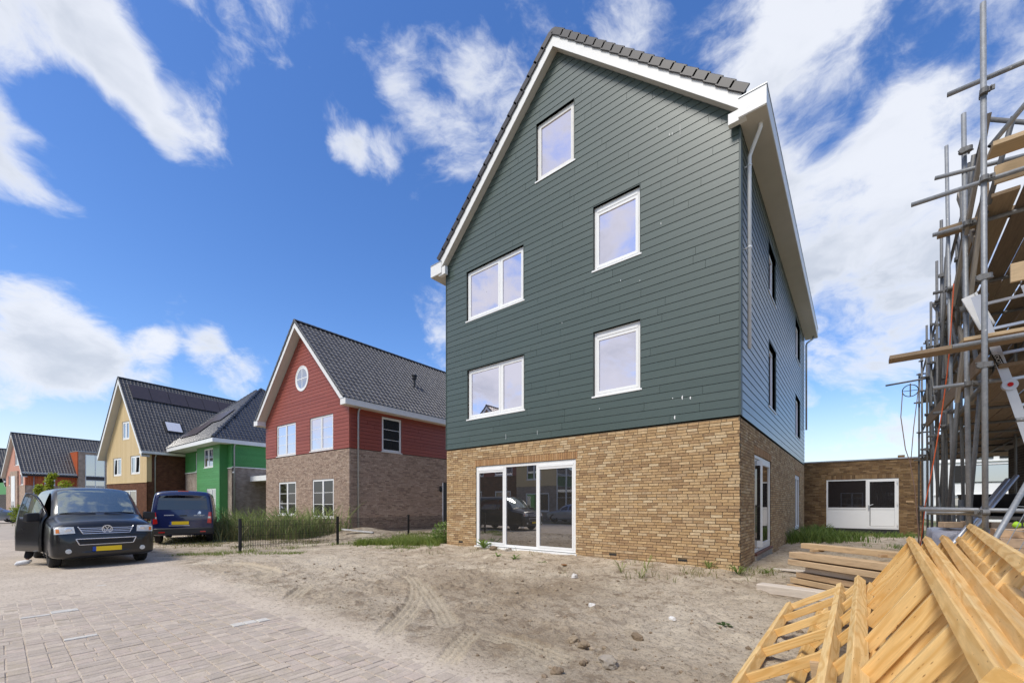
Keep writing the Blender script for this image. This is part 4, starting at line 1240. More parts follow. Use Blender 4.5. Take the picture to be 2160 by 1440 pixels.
# ------------------------------------------------------------------ tracks, clods, stones
M('clod', (.24, .185, .125), .95, spec=.1, ramp=[(.25, .19, .13), (.20, .15, .10), (.32, .25, .17), (.40, .33, .25)], nz=[(12, .2)], bump=(40, .6))
M('stone_grey', (.30, .26, .21), .9, nz=[(8, .2)], bump=(30, .5))
M('stone_white', (.68, .66, .62), .85, nz=[(9, .15)], bump=(25, .4))
def rock_geo(s, sub=2, rough=.35, flat=.7):
    bm = bmesh.new(); bmesh.ops.create_icosphere(bm, subdivisions=sub, radius=1)
    o = Vector((rnd.uniform(0, 99), rnd.uniform(0, 99), 0))
    out = []
    for v in bm.verts:
        n = noise.noise(v.co * 1.1 + o) * rough + noise.noise(v.co * 2.7 + o) * rough * .5
        q = v.co * (1 + n); out.append((q.x * s, q.y * s * .85, q.z * s * flat))
    fs = [tuple(v.index for v in f.verts) for f in bm.faces]; bm.free()
    return out, fs
cl = MB(); lib = [rock_geo(1, 1) for _ in range(10)]
for i in range(7500):
    x, y = rnd.uniform(-9, 3.4), rnd.uniform(-8.6, -.2)
    dens = fbm(np.array([x]), np.array([y]), .8, 3)[0] + .10 * math.exp(-((x + 2.9)/2.3)**2 - ((y + 4.6)/1.5)**2) + (.25 if (abs(x + .2) < 1.4 and abs(y + 6.6) < .7) else 0)
    if dens < .5 + rnd.uniform(-.1, .15) or (y < -7.5 and x < -2.5): continue
    s = min(.040, rnd.paretovariate(2.1) * .0052)
    v, f = rnd.choice(lib); a = rnd.uniform(0, 6.3); ca, sa = math.cos(a), math.sin(a); z = gz(x, y)
    cl.add([((p[0]*ca - p[1]*sa)*s + x, (p[0]*sa + p[1]*ca)*s + y, p[2]*s + z + s*.15) for p in v], f)
cl.build('clods', 'clod', kind='stuff')
def stone(x, y, s, mat, label, cat='stone', name='stone', flat=.75):
    v, f = rock_geo(s, 3, .55, flat)
    MB().add(v, f).build(name, mat, loc=(x, y, gz(x, y) + s * .3), smooth=False, label=label, cat=cat)
stone(.11, -6.03, .065, 'clod', 'brown clod of earth lying alone in the sand right of the middle', 'clod', 'clod')
stone(.16, -6.84, .085, 'stone_grey', 'largest grey clod at the end of the ribbed tyre print', 'clod', 'clod')
stone(-.22, -6.66, .065, 'clod', 'dark clod in the broken cluster beside the largest grey clod', 'clod', 'clod')
stone(-.42, -6.52, .06, 'clod', 'small dark clod at the left end of the broken cluster', 'clod', 'clod')
stone(-.12, -7.33, .06, 'clod', 'low brown clod nearest the camera at the bottom of the sand', 'clod', 'clod')
stone(-.96, -5.12, .05, 'stone_white', 'small white stone lying in the middle of the sandy plot')
stone(-2.6, -2.84, .07, 'stone_white', 'rounded white stone in front of the big window')
stone(.15, -4.98, .04, 'stone_white', 'pale flat stone near the right of the sandy plot')
stone(-7.2, -.28, .13, 'clod', 'brown stone under the left light of the big window')
stone(-6.5, -.32, .11, 'stone_grey', 'grey stone under the middle light of the big window')
v, f = rock_geo(.08, 2, .5, .3)
M('rust', (.22, .10, .03), .8, nz=(20, .3))
MB().add(v, f).build('leaf_scrap', 'rust', loc=(-3.61, -1.64, gz(-3.61, -1.64) + .03), label='rust brown scrap lying below the big window', cat='debris')

# ------------------------------------------------------------------ grass and plants
def leaf_mat(name, cols, rough=.55):
    m = M(name, cols[0], rough, spec=.3, ramp=cols)
    b = m.node_tree.nodes['Principled BSDF']
    b.inputs['Transmission Weight'].default_value = 0
    t = m.node_tree; tr = t.nodes.new('ShaderNodeBsdfTranslucent'); ms = t.nodes.new('ShaderNodeMixShader'); ms.inputs[0].default_value = .38
    t.links.new(b.inputs['Base Color'].links[0].from_socket, tr.inputs['Color'])
    t.links.new(b.outputs[0], ms.inputs[1]); t.links.new(tr.outputs[0], ms.inputs[2]); t.links.new(ms.outputs[0], t.nodes['Material Output'].inputs[0])
    return m
leaf_mat('grass', [(.16, .23, .035), (.21, .27, .05), (.11, .18, .03), (.29, .30, .08), (.18, .26, .045)])
leaf_mat('yellow_grass', [(.20, .20, .05), (.14, .17, .035), (.25, .22, .08), (.10, .14, .03)])
leaf_mat('reed', [(.21, .29, .075), (.28, .34, .11), (.13, .20, .05), (.34, .37, .15), (.22, .30, .08)])
leaf_mat('dry_reed', [(.30, .27, .13), (.22, .22, .09), (.16, .18, .07)])
leaf_mat('weed', [(.14, .22, .04), (.19, .27, .06), (.10, .16, .03), (.25, .31, .09)])
leaf_mat('young_leaf', [(.34, .38, .03), (.27, .34, .03), (.40, .42, .05), (.22, .30, .03)])
leaf_mat('bush_leaf', [(.24, .30, .04), (.17, .24, .035), (.30, .35, .06)])
leaf_mat('dark_leaf', [(.05, .09, .022), (.07, .12, .03), (.035, .065, .016)])
M('bark', (.16, .11, .07), .9, nz=(20, .3))
def blades(mb, pts, h, w, lean=.5, seg=2, r=rnd, hv=.4):
    for x, y, z in pts:
        a = r.uniform(0, 6.283); hh = h * (1 + r.uniform(-hv, hv)); ww = w * r.uniform(.6, 1.3)
        ln = lean * r.uniform(.2, 1.2) * hh
        dx, dy = math.cos(a), math.sin(a); b = r.uniform(0, 6.283); sx, sy = math.cos(b)*ww/2, math.sin(b)*ww/2
        n = len(mb.v)
        for k in range(seg):
            t = k / seg
            q = (x + dx*ln*t*t, y + dy*ln*t*t, z + hh*(t - .18*lean*t*t)); e = 1 - t*.5
            mb.v += [(q[0]-sx*e, q[1]-sy*e, q[2]), (q[0]+sx*e, q[1]+sy*e, q[2])]
        mb.v.append((x + dx*ln, y + dy*ln, z + hh*(1 - .18*lean)))
        for k in range(seg - 1):
            mb.f.append((n+2*k, n+2*k+1, n+2*k+3, n+2*k+2))
        mb.f.append((n+2*seg-2, n+2*seg-1, n+2*seg))
def scatter(n, x0, x1, y0, y1, thr=.45, s=1.2, seed=0):
    r = np.random.RandomState(seed); x = r.uniform(x0, x1, n); y = r.uniform(y0, y1, n)
    k = fbm(x + seed*3.1, y, s, 3) > thr; x, y = x[k], y[k]
    return list(zip(x, y, height(x, y) - .01))
def rot_scatter(n, p0, p1, w, thr=.45, s=1.2, seed=0):      # strip along a line
    r = np.random.RandomState(seed); t = r.rand(n); o = r.normal(0, w, n)
    d = np.array(p1) - np.array(p0); d0 = d / np.linalg.norm(d); nrm = np.array((-d0[1], d0[0]))
    x = p0[0] + d[0]*t + nrm[0]*o; y = p0[1] + d[1]*t + nrm[1]*o
    k = fbm(x + seed*3.1, y, s, 3) > thr; x, y = x[k], y[k]
    return list(zip(x, y, height(x, y) - .01))
g = MB()
blades(g, rot_scatter(2600, (-13.0, -6.6), (-13.1, 3.0), .35, .40, 1.2, 1), .13, .012, .8)
blades(g, rot_scatter(1500, (-13.9, -7.2), (-11.2, -4.6), .18, .42, 1.0, 2), .09, .010, .9)
blades(g, rot_scatter(1500, (-12.6, -.6), (-9.9, 1.4), .45, .40, .8, 3), .30, .018, .7)
blades(g, rot_scatter(2600, (-12.6, -2.0), (-9.9, -.1), .30, .42, .8, 4), .26, .018, .8)
blades(g, rot_scatter(900, (-11.5, -2.4), (-9.6, -1.4), .2, .5, .9, 5), .10, .010, .8)
g.build('grass', 'grass', kind='stuff')
g = MB()
blades(g, rot_scatter(3000, (-22, -6.3), (-14.5, -5.2), .6, .42, .7, 6), .10, .012, .9)
blades(g, rot_scatter(1800, (-20.5, -4.2), (-14.0, -2.6), .45, .45, .8, 7), .12, .012, .9)
blades(g, rot_scatter(900, (-45, -9.0), (-24, -8.3), .5, .35, .4, 8), .2, .03, .9)
g.build('dry_grass', 'yellow_grass', kind='stuff')
g = MB()
blades(g, scatter(700, -21.9, -17.6, -4.6, -2.6, .45, .9, 9), 1.1, .040, .7, 4, hv=.6)
blades(g, scatter(1250, -20.6, -16.6, -2.9, .5, .46, .9, 10), 1.15, .042, .7, 4, hv=.6)
g.build('reeds', 'reed', kind='stuff')
g = MB()
blades(g, scatter(1100, -22.4, -17.4, -5.0, -2.8, .33, .8, 12), .85, .028, .8, 3, hv=.6)
blades(g, scatter(700, -20.5, -16.6, -3.0, -.4, .35, .8, 13), .9, .028, .7, 3, hv=.6)
g.build('dry_reeds', 'dry_reed', kind='stuff')
g = MB()      # weeds and grass between the house and the brick outbuilding
blades(g, rot_scatter(1600, (.35, 8.0), (.6, 15.0), .34, .44, 1, 14), .52, .034, .6, 3)
blades(g, rot_scatter(1500, (.9, 13.6), (4.6, 16.2), .65, .50, .8, 15), .28, .026, .8)
blades(g, rot_scatter(900, (.6, 10.5), (2.2, 11.8), .45, .45, 1, 16), .42, .03, .7, 3)
blades(g, rot_scatter(800, (1.2, 8.0), (3.2, 9.5), .5, .56, 1, 17), .16, .015, .8)
g.build('tall_weeds', 'weed', kind='stuff')
g = MB()
blades(g, scatter(700, -3.4, .6, -2.8, -.2, .57, 1.4, 18), .17, .012, .6)
blades(g, scatter(420, -9.8, -5.2, -2.4, -.1, .55, 1.4, 19), .15, .013, .6)
blades(g, scatter(260, -6, 2.2, -7.6, -2.4, .66, 2.2, 20), .05, .008, .8)
blades(g, rot_scatter(260, (-1.0, -.9), (.9, .4), .35, .40, 2, 21), .14, .012, .8)
g.build('sparse_grass', 'yellow_grass', kind='stuff')
def rosette(x, y, n, ln, w, label, mat='weed', up=.55, name='weed_plant'):
    t = thing(name, label, 'weed', (x, y, gz(x, y) - .01), rnd.uniform(0, 6))
    mb = MB()
    for i in range(n):
        a = i * 2.4 + rnd.uniform(-.3, .3); l = ln * rnd.uniform(.6, 1.15); e = up * rnd.uniform(.5, 1.3)
        k = len(mb.v); c, s = math.cos(a), math.sin(a)
        for tt, ww in ((.05, .15), (.35, .75), (.7, 1), (1, .05)):
            r_, z = l*tt, l*e*(tt - .55*tt*tt)*1.6
            for sg in (-1, 1): mb.v.append((c*r_ - s*sg*w*ww/2, s*r_ + c*sg*w*ww/2, z + abs(sg)*.006*ww))
        mb.f += [(k, k+1, k+3, k+2), (k+2, k+3, k+5, k+4), (k+4, k+5, k+7, k+6)]
    mb.build('leaves', mat, t)
    MB().tube([(0, 0, -.02), (.005, 0, ln*.25)], .006, 6).build('stem', mat, t)
rosette(-7.68, -.22, 18, .38, .075, 'broad leafed green weed against the sill below the left light', up=1.0)
rosette(-6.04, -1.40, 9, .22, .06, 'flat green weed in the sand below the middle light')
rosette(-5.42, -1.37, 11, .24, .06, 'spreading green weed in the sand below the right light')
rosette(-4.5, -1.3, 8, .16, .05, 'thin mat of weed in the sand right of the big window', up=.2)
rosette(-.62, -.12, 12, .22, .03, 'small weed at the foot of the brick wall right of the black air brick', up=1.1)
rosette(.05, -.42, 34, .32, .022, 'tuft of green weed at the near corner of the green house', up=.8)
rosette(.5, .25, 22, .28, .02, 'pale weed beside the concrete plinth of the side door', up=.7)
rosette(-1.99, -1.87, 10, .26, .02, 'yellow green upright weed in front of the brick wall', 'grass', up=1.4)
rosette(-1.55, -1.55, 12, .30, .018, 'spindly upright weed right of the yellow green one', 'grass', up=1.6)
rosette(-1.35, -2.3, 8, .2, .02, 'low upright weed standing furthest from the brick wall', 'grass', up=1.4)
rosette(.74, -4.83, 9, .13, .05, 'dark green leaf rosette alone on the pale sand', 'dark_leaf', up=.3)
rosette(-8.9, -1.5, 14, .26, .02, 'straggly weed at the left front corner of the brick wall', up=1.0)
rosette(-10.2, -2.0, 12, .2, .025, 'small green weed left of the house corner', up=.8)
def leafy(t, name, mat, n, c, rad, ls, seed=0, hollow=.45):
    r = random.Random(seed); mb = MB()
    for i in range(n):
        d = Vector((r.gauss(0, 1), r.gauss(0, 1), r.gauss(0, 1))).normalized()
        q = hollow + (1 - hollow) * r.random()**.7
        bump = 1 + .35 * noise.noise(d * 2.2 + Vector((seed, 0, 0)))
        p = Vector(c) + Vector((d.x*rad[0], d.y*rad[1], d.z*rad[2])) * q * bump
        a = Vector((r.gauss(0, 1), r.gauss(0, 1), r.gauss(0, .6))).normalized(); b = a.orthogonal().normalized()
        l = ls * r.uniform(.6, 1.3)
        mb.poly([p - a*l*.5, p + b*l*.28, p + a*l*.5, p - b*l*.28])
    mb.build(name, mat, t)
sh = thing('shrub', 'leafy green shrub at the far left corner of the green house', 'shrub', (-10.25, .25, gz(-10.25, .25)))
leafy(sh, 'foliage', 'weed', 900, (0, 0, .42), (.42, .5, .45), .085, 3)
MB().tube([(0, 0, -.05), (.02, 0, .3), (.1, .05, .6)], .015, 6).tube([(0, 0, .1), (-.15, .1, .5)], .01, 6).build('stem', 'bark', sh)
bs = thing('bush', 'small yellow green bush beside the grey car at the left edge', 'bush', (-48.8, -9.45, 0))
leafy(bs, 'foliage', 'bush_leaf', 900, (0, 0, .75), (.62, .62, .72), .16, 5, .3)
MB().tube([(0, 0, -.05), (.02, 0, .8)], .03, 6).build('stem', 'bark', bs)
for i, (x, y, h, lb) in enumerate([(-43.1, -8.65, 2.9, 'short young tree left of the tallest sapling, by the van door'), (-42.5, -8.17, 3.75, 'tallest young tree with yellow green leaves behind the black van'), (-41.6, -7.45, 3.3, 'round topped sapling right of the tallest one, above the van roof')]):
    t = thing('sapling', lb, 'young tree', (x, y, 0), group='saplings in front of the orange house')
    MB().tube([(0, 0, -.05), (.03, .02, h*.5), (0, 0, h*.97)], [.03, .022, .008], 6).build('trunk', 'bark', t)
    for j in range(5 if i < 2 else 3):
        z = h*(.62 + .36*j/(4.5 if i < 2 else 2.6))
        leafy(t, 'crown', 'young_leaf', 130, ((rnd.random()-.5)*.22, (rnd.random()-.5)*.22, z), (.26 if i < 2 else .40, .26 if i < 2 else .40, .28), .17, 20 + i*7 + j, .2)
# ------------------------------------------------------------------ vehicles
M('black_paint', (.014, .0135, .014), .3, spec=.4, coat=.55, nz=(2, .12))
M('navy_paint', (.009, .016, .075), .22, spec=.5, coat=1., nz=(2, .1))
M('silver_paint', (.34, .37, .43), .3, metal=.7, coat=1.)
M('chrome', (.78, .78, .80), .22, metal=.6)
M('plate_yellow', (.85, .58, .01), .45)
M('plate_blue', (.01, .06, .35), .45)
M('lamp_red', (.50, .012, .012), .12, coat=1.)
M('lamp_clear', (.62, .63, .60), .10, coat=1., nz=(30, .2))
M('lamp_orange', (.70, .22, .04), .2)
M('alloy', (.45, .45, .46), .35, metal=.8)
M('interior', (.035, .034, .034), .8)
M('seat_fabric', (.05, .05, .052), .9)
M('paper_blue', (.45, .65, .75), .8)
M('white_mark', (.7, .7, .7), .4)
def pchip(x, y, q):
    x, y, q = map(np.asarray, (x, y, q)); h = np.diff(x); d = np.diff(y) / h
    m = np.zeros(len(x)); m[0], m[-1] = d[0], d[-1]
    for i in range(1, len(x) - 1):
        m[i] = 0 if d[i-1]*d[i] <= 0 else 2*d[i-1]*d[i] / (d[i-1] + d[i])
    k = np.clip(np.searchsorted(x, q, 'right') - 1, 0, len(h) - 1); t = (q - x[k]) / h[k]
    return (1+2*t)*(1-t)**2*y[k] + t*(1-t)**2*h[k]*m[k] + t*t*(3-2*t)*y[k+1] + t*t*(t-1)*h[k]*m[k+1]
def loft_body(table, bow, xq, kq, shear=None):
    """table rows: x, zb, zt, wl, wm, wb, zbelt, wt, rt (front first); returns right/left point grid"""
    T = np.array(table, float); order = np.argsort(T[:, 0]); T = T[order]
    C = [pchip(T[:, 0], T[:, j], xq) for j in range(1, 9)]
    zb, zt, wl, wm, wb, zbelt, wt, rt = C
    G = np.zeros((len(xq), len(kq), 3))
    for i, x in enumerate(xq):
        zm = zb[i] + .55 * (zbelt[i] - zb[i])
        cr = .045 * min(1, wt[i] / .7)
        sec = [(0, zb[i]), (.75*wl[i], zb[i]), (wl[i], zb[i] + min(.07, .2*(zt[i]-zb[i]))), (wm[i], zm), (wb[i], zbelt[i]), (wt[i], zt[i] - rt[i]), (wt[i]*.90, zt[i] - rt[i]*.22), (wt[i]*.5, zt[i] + cr*.7), (0, zt[i] + cr)]
        ks = np.arange(9.); S = np.array(sec)
        y = pchip(ks, S[:, 0], kq); z = pchip(ks, S[:, 1], kq)
        G[i, :, 1] = y; G[i, :, 2] = z
        b = np.interp(x, *bow)
        G[i, :, 0] = x - b * (y / .85)**2
    if shear: G[:, :, 0] += shear(G[:, :, 0], G[:, :, 2])
    return G
def body_parts(root, G, xq, kq, zone, mats, body_name='body'):
    """split the skin into parts by zone(x, k, side) -> name; returns {name: MB} and a BVH of the whole"""
    parts = {}; allv = []; allf = []
    for side in (1, -1):
        for i in range(len(xq) - 1):
            for j in range(len(kq) - 1):
                q = [G[i, j], G[i+1, j], G[i+1, j+1], G[i, j+1]]
                q = [(p[0], p[1]*side, p[2]) for p in q]
                if side < 0: q = q[::-1]
                nm = zone((xq[i] + xq[i+1])/2, (kq[j] + kq[j+1])/2, side)
                parts.setdefault(nm, {}).setdefault('f', []).append(q)
                n = len(allv); allv += q; allf.append((n, n+1, n+2, n+3))
    for i in (0, len(xq) - 1):      # end caps
        for side in (1, -1):
            for j in range(len(kq) - 1):
                a, b = G[i, j], G[i, j+1]
                q = [(a[0], 0, a[2]), (a[0], a[1]*side, a[2]), (b[0], b[1]*side, b[2]), (b[0], 0, b[2])]
                parts.setdefault('body', {}).setdefault('f', []).append(q); n = len(allv); allv += q; allf.append((n, n+1, n+2, n+3))
    out = {}
    for nm, d in parts.items():
        bm = bmesh.new(); cache = {}
        for q in d['f']:
            vs = []
            for p in q:
                key = (round(p[0], 4), round(p[1], 4), round(p[2], 4))
                if key not in cache: cache[key] = bm.verts.new(p)
                if cache[key] not in vs: vs.append(cache[key])
            if len(vs) >= 3:
                try: bm.faces.new(vs)
                except ValueError: pass
        bmesh.ops.recalc_face_normals(bm, faces=bm.faces)
        me = bpy.data.meshes.new(nm); bm.to_mesh(me); bm.free(); me.shade_smooth()
        if nm in mats: me.materials.append(MATS[mats[nm]])
        out[nm] = me
    bvh = BVHTree.FromPolygons([Vector(v) for v in allv], allf)
    return out, bvh
def hit(bvh, y, z, xd):
    h = bvh.ray_cast(Vector((xd * 8, y, z)), Vector((-xd, 0, 0)))
    return h[0].x if h[0] is not None else 0
def hit_side(bvh, x, z, s):
    h = bvh.ray_cast(Vector((x, s * 4, z)), Vector((0, -s, 0)))
    return h[0].y if h[0] is not None else s * .9
def patch(name, mat, par, bvh, c, xd=1, off=.008, n=8, m=4, thick=.03, **k):
    """a plate bent onto the body: c = four (y,z) corners"""
    mb = MB(); g = []
    for j in range(m + 1):
        for i in range(n + 1):
            s, t = i/n, j/m
            y = (c[0][0]*(1-s) + c[1][0]*s)*(1-t) + (c[3][0]*(1-s) + c[2][0]*s)*t
            z = (c[0][1]*(1-s) + c[1][1]*s)*(1-t) + (c[3][1]*(1-s) + c[2][1]*s)*t
            g.append((hit(bvh, y, z, xd) + xd*off, y, z))
    f = [(j*(n+1)+i, j*(n+1)+i+1, (j+1)*(n+1)+i+1, (j+1)*(n+1)+i) for j in range(m) for i in range(n)]
    b = len(g); g2 = [(p[0] - xd*thick, p[1], p[2]) for p in g]
    rim = [i for i in range(n+1)] + [j*(n+1)+n for j in range(1, m+1)] + [m*(n+1)+i for i in range(n-1, -1, -1)] + [j*(n+1) for j in range(m-1, 0, -1)]
    f += [(rim[i], b + rim[i], b + rim[(i+1) % len(rim)], rim[(i+1) % len(rim)]) for i in range(len(rim))]
    return mb.add(g + g2, f).build(name, mat, par, smooth=False, **k)
def strip(mb, bvh, pts, r=.008, xd=1, off=.006, n=10):
    out = []
    for a, b in zip(pts, pts[1:]):
        for i in range(n):
            t = i / n; y, z = a[0] + (b[0]-a[0])*t, a[1] + (b[1]-a[1])*t
            out.append((hit(bvh, y, z, xd) + xd*off, y, z))
    y, z = pts[-1]; out.append((hit(bvh, y, z, xd) + xd*off, y, z))
    mb.tube(out, r, 6)
_wheel = {}
def wheel(root, x, y, r=.33, w=.21, spokes=7):
    s = 1 if y > 0 else -1
    key = (r, w, spokes)
    if key not in _wheel:
        t = MB().lathe([(r*.62, -w/2), (r*.90, -w/2), (r*.985, -w*.38), (r, -w*.30), (r, -w*.13), (r*.975, -w*.12), (r*.975, -w*.09), (r, -w*.08), (r, w*.08), (r*.975, w*.09), (r*.975, w*.12), (r, w*.13), (r, w*.30), (r*.985, w*.38), (r*.90, w/2), (r*.62, w/2)], axis='y', k=32).mesh('tyre', 'rubber', smooth=False)
        q = MB().lathe([(r*.64, .0), (r*.60, w*.42), (r*.55, w*.40), (r*.52, w*.2)], axis='y', k=28)
        for i in range(spokes):
            a = 2*math.pi*i/spokes
            q.bar((.04*math.cos(a), w*.36, .04*math.sin(a)), (r*.6*math.cos(a), w*.38, r*.6*math.sin(a)), .05, .03, up=(0, 1, 0))
        q.lathe([(.06, w*.1), (.06, w*.40), (.02, w*.42)], axis='y', k=12)
        _wheel[key] = (t, q.mesh('rim', 'alloy'))
    t, q = _wheel[key]
    o = obj('wheel', t, root, mtx=Matrix.Translation((x, y, r)) @ Matrix.Rotation(0 if s > 0 else math.pi, 4, 'Z'))
    obj('rim', q, o)
    return o
def arch(root, x, s, yb, r=.40, zc=.33):
    mb = MB(); n = 16
    for i in range(n):
        a, b = math.pi*i/n*1.12 - .19, math.pi*(i+1)/n*1.12 - .19
        P = lambda rr, t: (x + rr*math.cos(t), zc + rr*math.sin(t))
        mb.prism([P(.25, a), P(r, a), P(r, b), P(.25, b)], yb - .05, yb + .006, (lambda u, d, z: (u, s*d, z)), back=False)
    return mb.build('wheel_arch', 'black_plastic', root)
def text_mesh(name, body, size, mat, par, mtx, ext=.004, sx=1.0):
    cu = bpy.data.curves.new(name, 'FONT'); cu.body = body; cu.size = size; cu.extrude = ext; cu.align_x = 'CENTER'; cu.align_y = 'CENTER'; cu.resolution_u = 3
    o = bpy.data.objects.new(name, cu); COL.objects.link(o)
    dg = bpy.context.evaluated_depsgraph_get(); dg.update()
    me = bpy.data.meshes.new_from_object(o.evaluated_get(dg)); me.name = name
    bpy.data.objects.remove(o); me.materials.clear(); me.materials.append(MATS[mat])
    return obj(name, me, par, mtx=mtx @ Matrix.Diagonal((sx, 1, 1, 1)))

# --- the black van
van = thing('van', 'black people carrier van facing the camera with its passenger door open', 'van', (-12.24, -8.87, .004), R(2.3))
VT = [(0, .40, .62, .60, .62, .60, .58, .56, .02), (-.02, .33, .78, .76, .78, .76, .72, .72, .03), (-.06, .28, .93, .85, .87, .85, .85, .80, .04), (-.11, .25, 1.03, .90, .915, .89, .94, .84, .05), (-.22, .24, 1.09, .93, .945, .92, .99, .85, .06),
      (-.5, .24, 1.155, .94, .955, .93, 1.03, .86, .07), (-.8, .24, 1.22, .94, .955, .93, 1.07, .85, .07), (-.93, .24, 1.265, .94, .955, .93, 1.09, .845, .08), (-1.16, .24, 1.49, .94, .955, .93, 1.12, .82, .10), (-1.45, .24, 1.74, .94, .955, .93, 1.13, .79, .11),
      (-1.68, .24, 1.885, .94, .955, .93, 1.13, .77, .12), (-1.95, .24, 1.94, .94, .955, .93, 1.13, .76, .12), (-2.6, .24, 1.96, .94, .955, .93, 1.13, .755, .12), (-3.6, .26, 1.96, .94, .955, .93, 1.13, .755, .12), (-4.5, .30, 1.945, .93, .95, .92, 1.13, .75, .12),
      (-4.74, .32, 1.90, .92, .94, .91, 1.13, .74, .12), (-4.84, .34, 1.80, .90, .92, .89, 1.12, .72, .12), (-4.89, .36, 1.70, .86, .88, .86, 1.1, .70, .12)]
xq = np.array(sorted(set([0, -.008, -.02, -.035, -.06, -.085, -.11, -.16, -.22, -.3, -.4, -.5, -.65, -.8, -.93, -.97, -1.02, -1.1, -1.16, -1.25, -1.35, -1.45, -1.52, -1.6, -1.66, -1.75, -1.85, -1.95, -2.06, -2.12, -2.22, -2.4, -2.6, -2.9, -3.2, -3.5, -3.58, -4., -4.4, -4.5, -4.62, -4.74, -4.8, -4.84, -4.87, -4.89])))
kq = np.array([0, .5, 1, 1.4, 1.7, 2, 2.25, 2.6, 3, 3.4, 3.8, 4, 4.14, 4.4, 4.7, 4.9, 5, 5.3, 5.6, 6, 6.15, 6.5, 7, 7.5, 8])
vbow = ([-4.9, -4.6, -2.3, -1.9, -1.6, -.9, -.6, -.2, 0], [-.06, 0, 0, .05, .12, .14, .10, .05, .03])
G = loft_body(VT, vbow, xq, kq)
def vzone(x, k, s):
    if -1.64 < x < -.97 and k > 6.15: return 'windscreen'
    if s < 0 and -2.12 < x < -1.02 and 2.25 < k < 5:
        if 4.14 < k < 4.9 and -2.06 < x < -1.25: return 'door_glass'
        return 'door_panel'
    if 4.14 < k < 4.9 and (-2.06 < x < -1.25 or -3.5 < x < -2.22 or -4.5 < x < -3.58): return 'side_window'
    return 'body'
vp, vb = body_parts(van, G, xq, kq, vzone, {'body': 'black_paint', 'windscreen': 'car_glass', 'side_window': 'car_dark_glass', 'door_panel': 'black_paint', 'door_glass': 'car_glass'})
obj('body', vp['body'], van); ws_ = obj('windscreen', vp['windscreen'], van); obj('side_window', vp['side_window'], van)
hx, hy = -1.02, -.945
dm = Matrix.Translation((hx, hy, 0)) @ Matrix.Rotation(R(21), 4, 'Z')
for nm in ('door_panel', 'door_glass'):
    vp[nm].transform(Matrix.Translation((-hx, -hy, 0)))
door = obj('door', vp['door_panel'], van, mtx=dm)
sm = door.modifiers.new('thickness', 'SOLIDIFY'); sm.thickness = .07; sm.offset = -1
obj('pane', vp['door_glass'], door)
def mirror(par, x, y, z, s):
    mb = MB(); v, f = [], []
    bm = bmesh.new(); bmesh.ops.create_cube(bm, size=1); bmesh.ops.bevel(bm, geom=list(bm.edges), offset=.18, segments=2, affect='EDGES', profile=.6)
    for q in bm.verts: v.append((x + q.co.x*.14, y + s*(.13 + q.co.y*.25), z + q.co.z*.21 - .02*q.co.y))
    f = [tuple(q.index for q in p.verts) for p in bm.faces]; bm.free()
    mb.add(v, f).bar((x, y - s*.02, z - .08), (x, y + s*.10, z - .05), .06, .05)
    return mb.build('mirror', 'black_plastic', par, smooth=False)
mirror(van, -1.25, .93, 1.22, 1)
mirror(door, -.22, 0, 1.22, -1)
MB().box(-.95, -.82, -.012, .012, .90, .93).build('handle', 'black_plastic', door)
for x in (-.93, -3.93):
    for s in (1, -1):
        wheel(van, x, s*.80); arch(van, x, s, .945)
gr = patch('grille', 'black_plastic', van, vb, [(-.42, .84), (.42, .84), (.50, 1.0), (-.50, 1.0)], n=12, off=.006)
mb = MB()
strip(mb, vb, [(-.50, 1.0), (-.42, .835), (.42, .835), (.50, 1.0)], .010); 
for z, w in ((.88, .44), (.92, .46), (.96, .48)): strip(mb, vb, [(-w, z), (w, z)], .0085, off=.010)
mb.build('chrome_bar', 'chrome', gr)
em = MB(); cx = hit(vb, 0, .93, 1) + .022
for r0, r1 in ((.082, .098),):
    for i in range(24):
        a, b = 2*math.pi*i/24, 2*math.pi*(i+1)/24; f_ = lambda r, t: (r*math.cos(t), .93 + r*math.sin(t))
        em.prism([f_(r0, a), f_(r1, a), f_(r1, b), f_(r0, b)], cx - .02, cx + .004, lambda u, d, z: (d, u, z))
def embar(pts):
    for a, b in zip(pts, pts[1:]): em.bar((cx, a[0], .93 + a[1]), (cx, b[0], .93 + b[1]), .014, .008, up=(1, 0, 0))
embar([(-.040, .072), (0, .008), (.040, .072)])
embar([(-.070, .045), (-.036, -.070), (0, -.004), (.036, -.070), (.070, .045)])
em.build('badge', 'chrome', van)
MB().lathe([(.088, cx - .02), (.088, cx - .006)], (0, 0, .93), 'x', 24).build('badge_disc', 'black_plastic', van)
lo = patch('lower_intake', 'black_plastic', van, vb, [(-.46, .58), (.46, .58), (.52, .70), (-.52, .70)], n=12, off=.005)
mb = MB(); strip(mb, vb, [(-.54, .71), (-.48, .57), (.48, .57), (.54, .71), (-.54, .71)], .010); mb.build('chrome_trim', 'chrome', lo)
mb = MB()
for z in (.61, .64, .67): strip(mb, vb, [(-.48, z), (.48, z)], .006, off=.008)
mb.build('intake_bar', 'black_metal', lo)
px_ = hit(vb, 0, .46, 1) + .03
pl = MB().box(px_ - .03, px_, -.20, .26, .405, .515).build('number_plate', 'plate_yellow', van)
MB().box(px_ - .03, px_ + .0005, -.26, -.201, .405, .515).build('country_strip', 'plate_blue', pl)
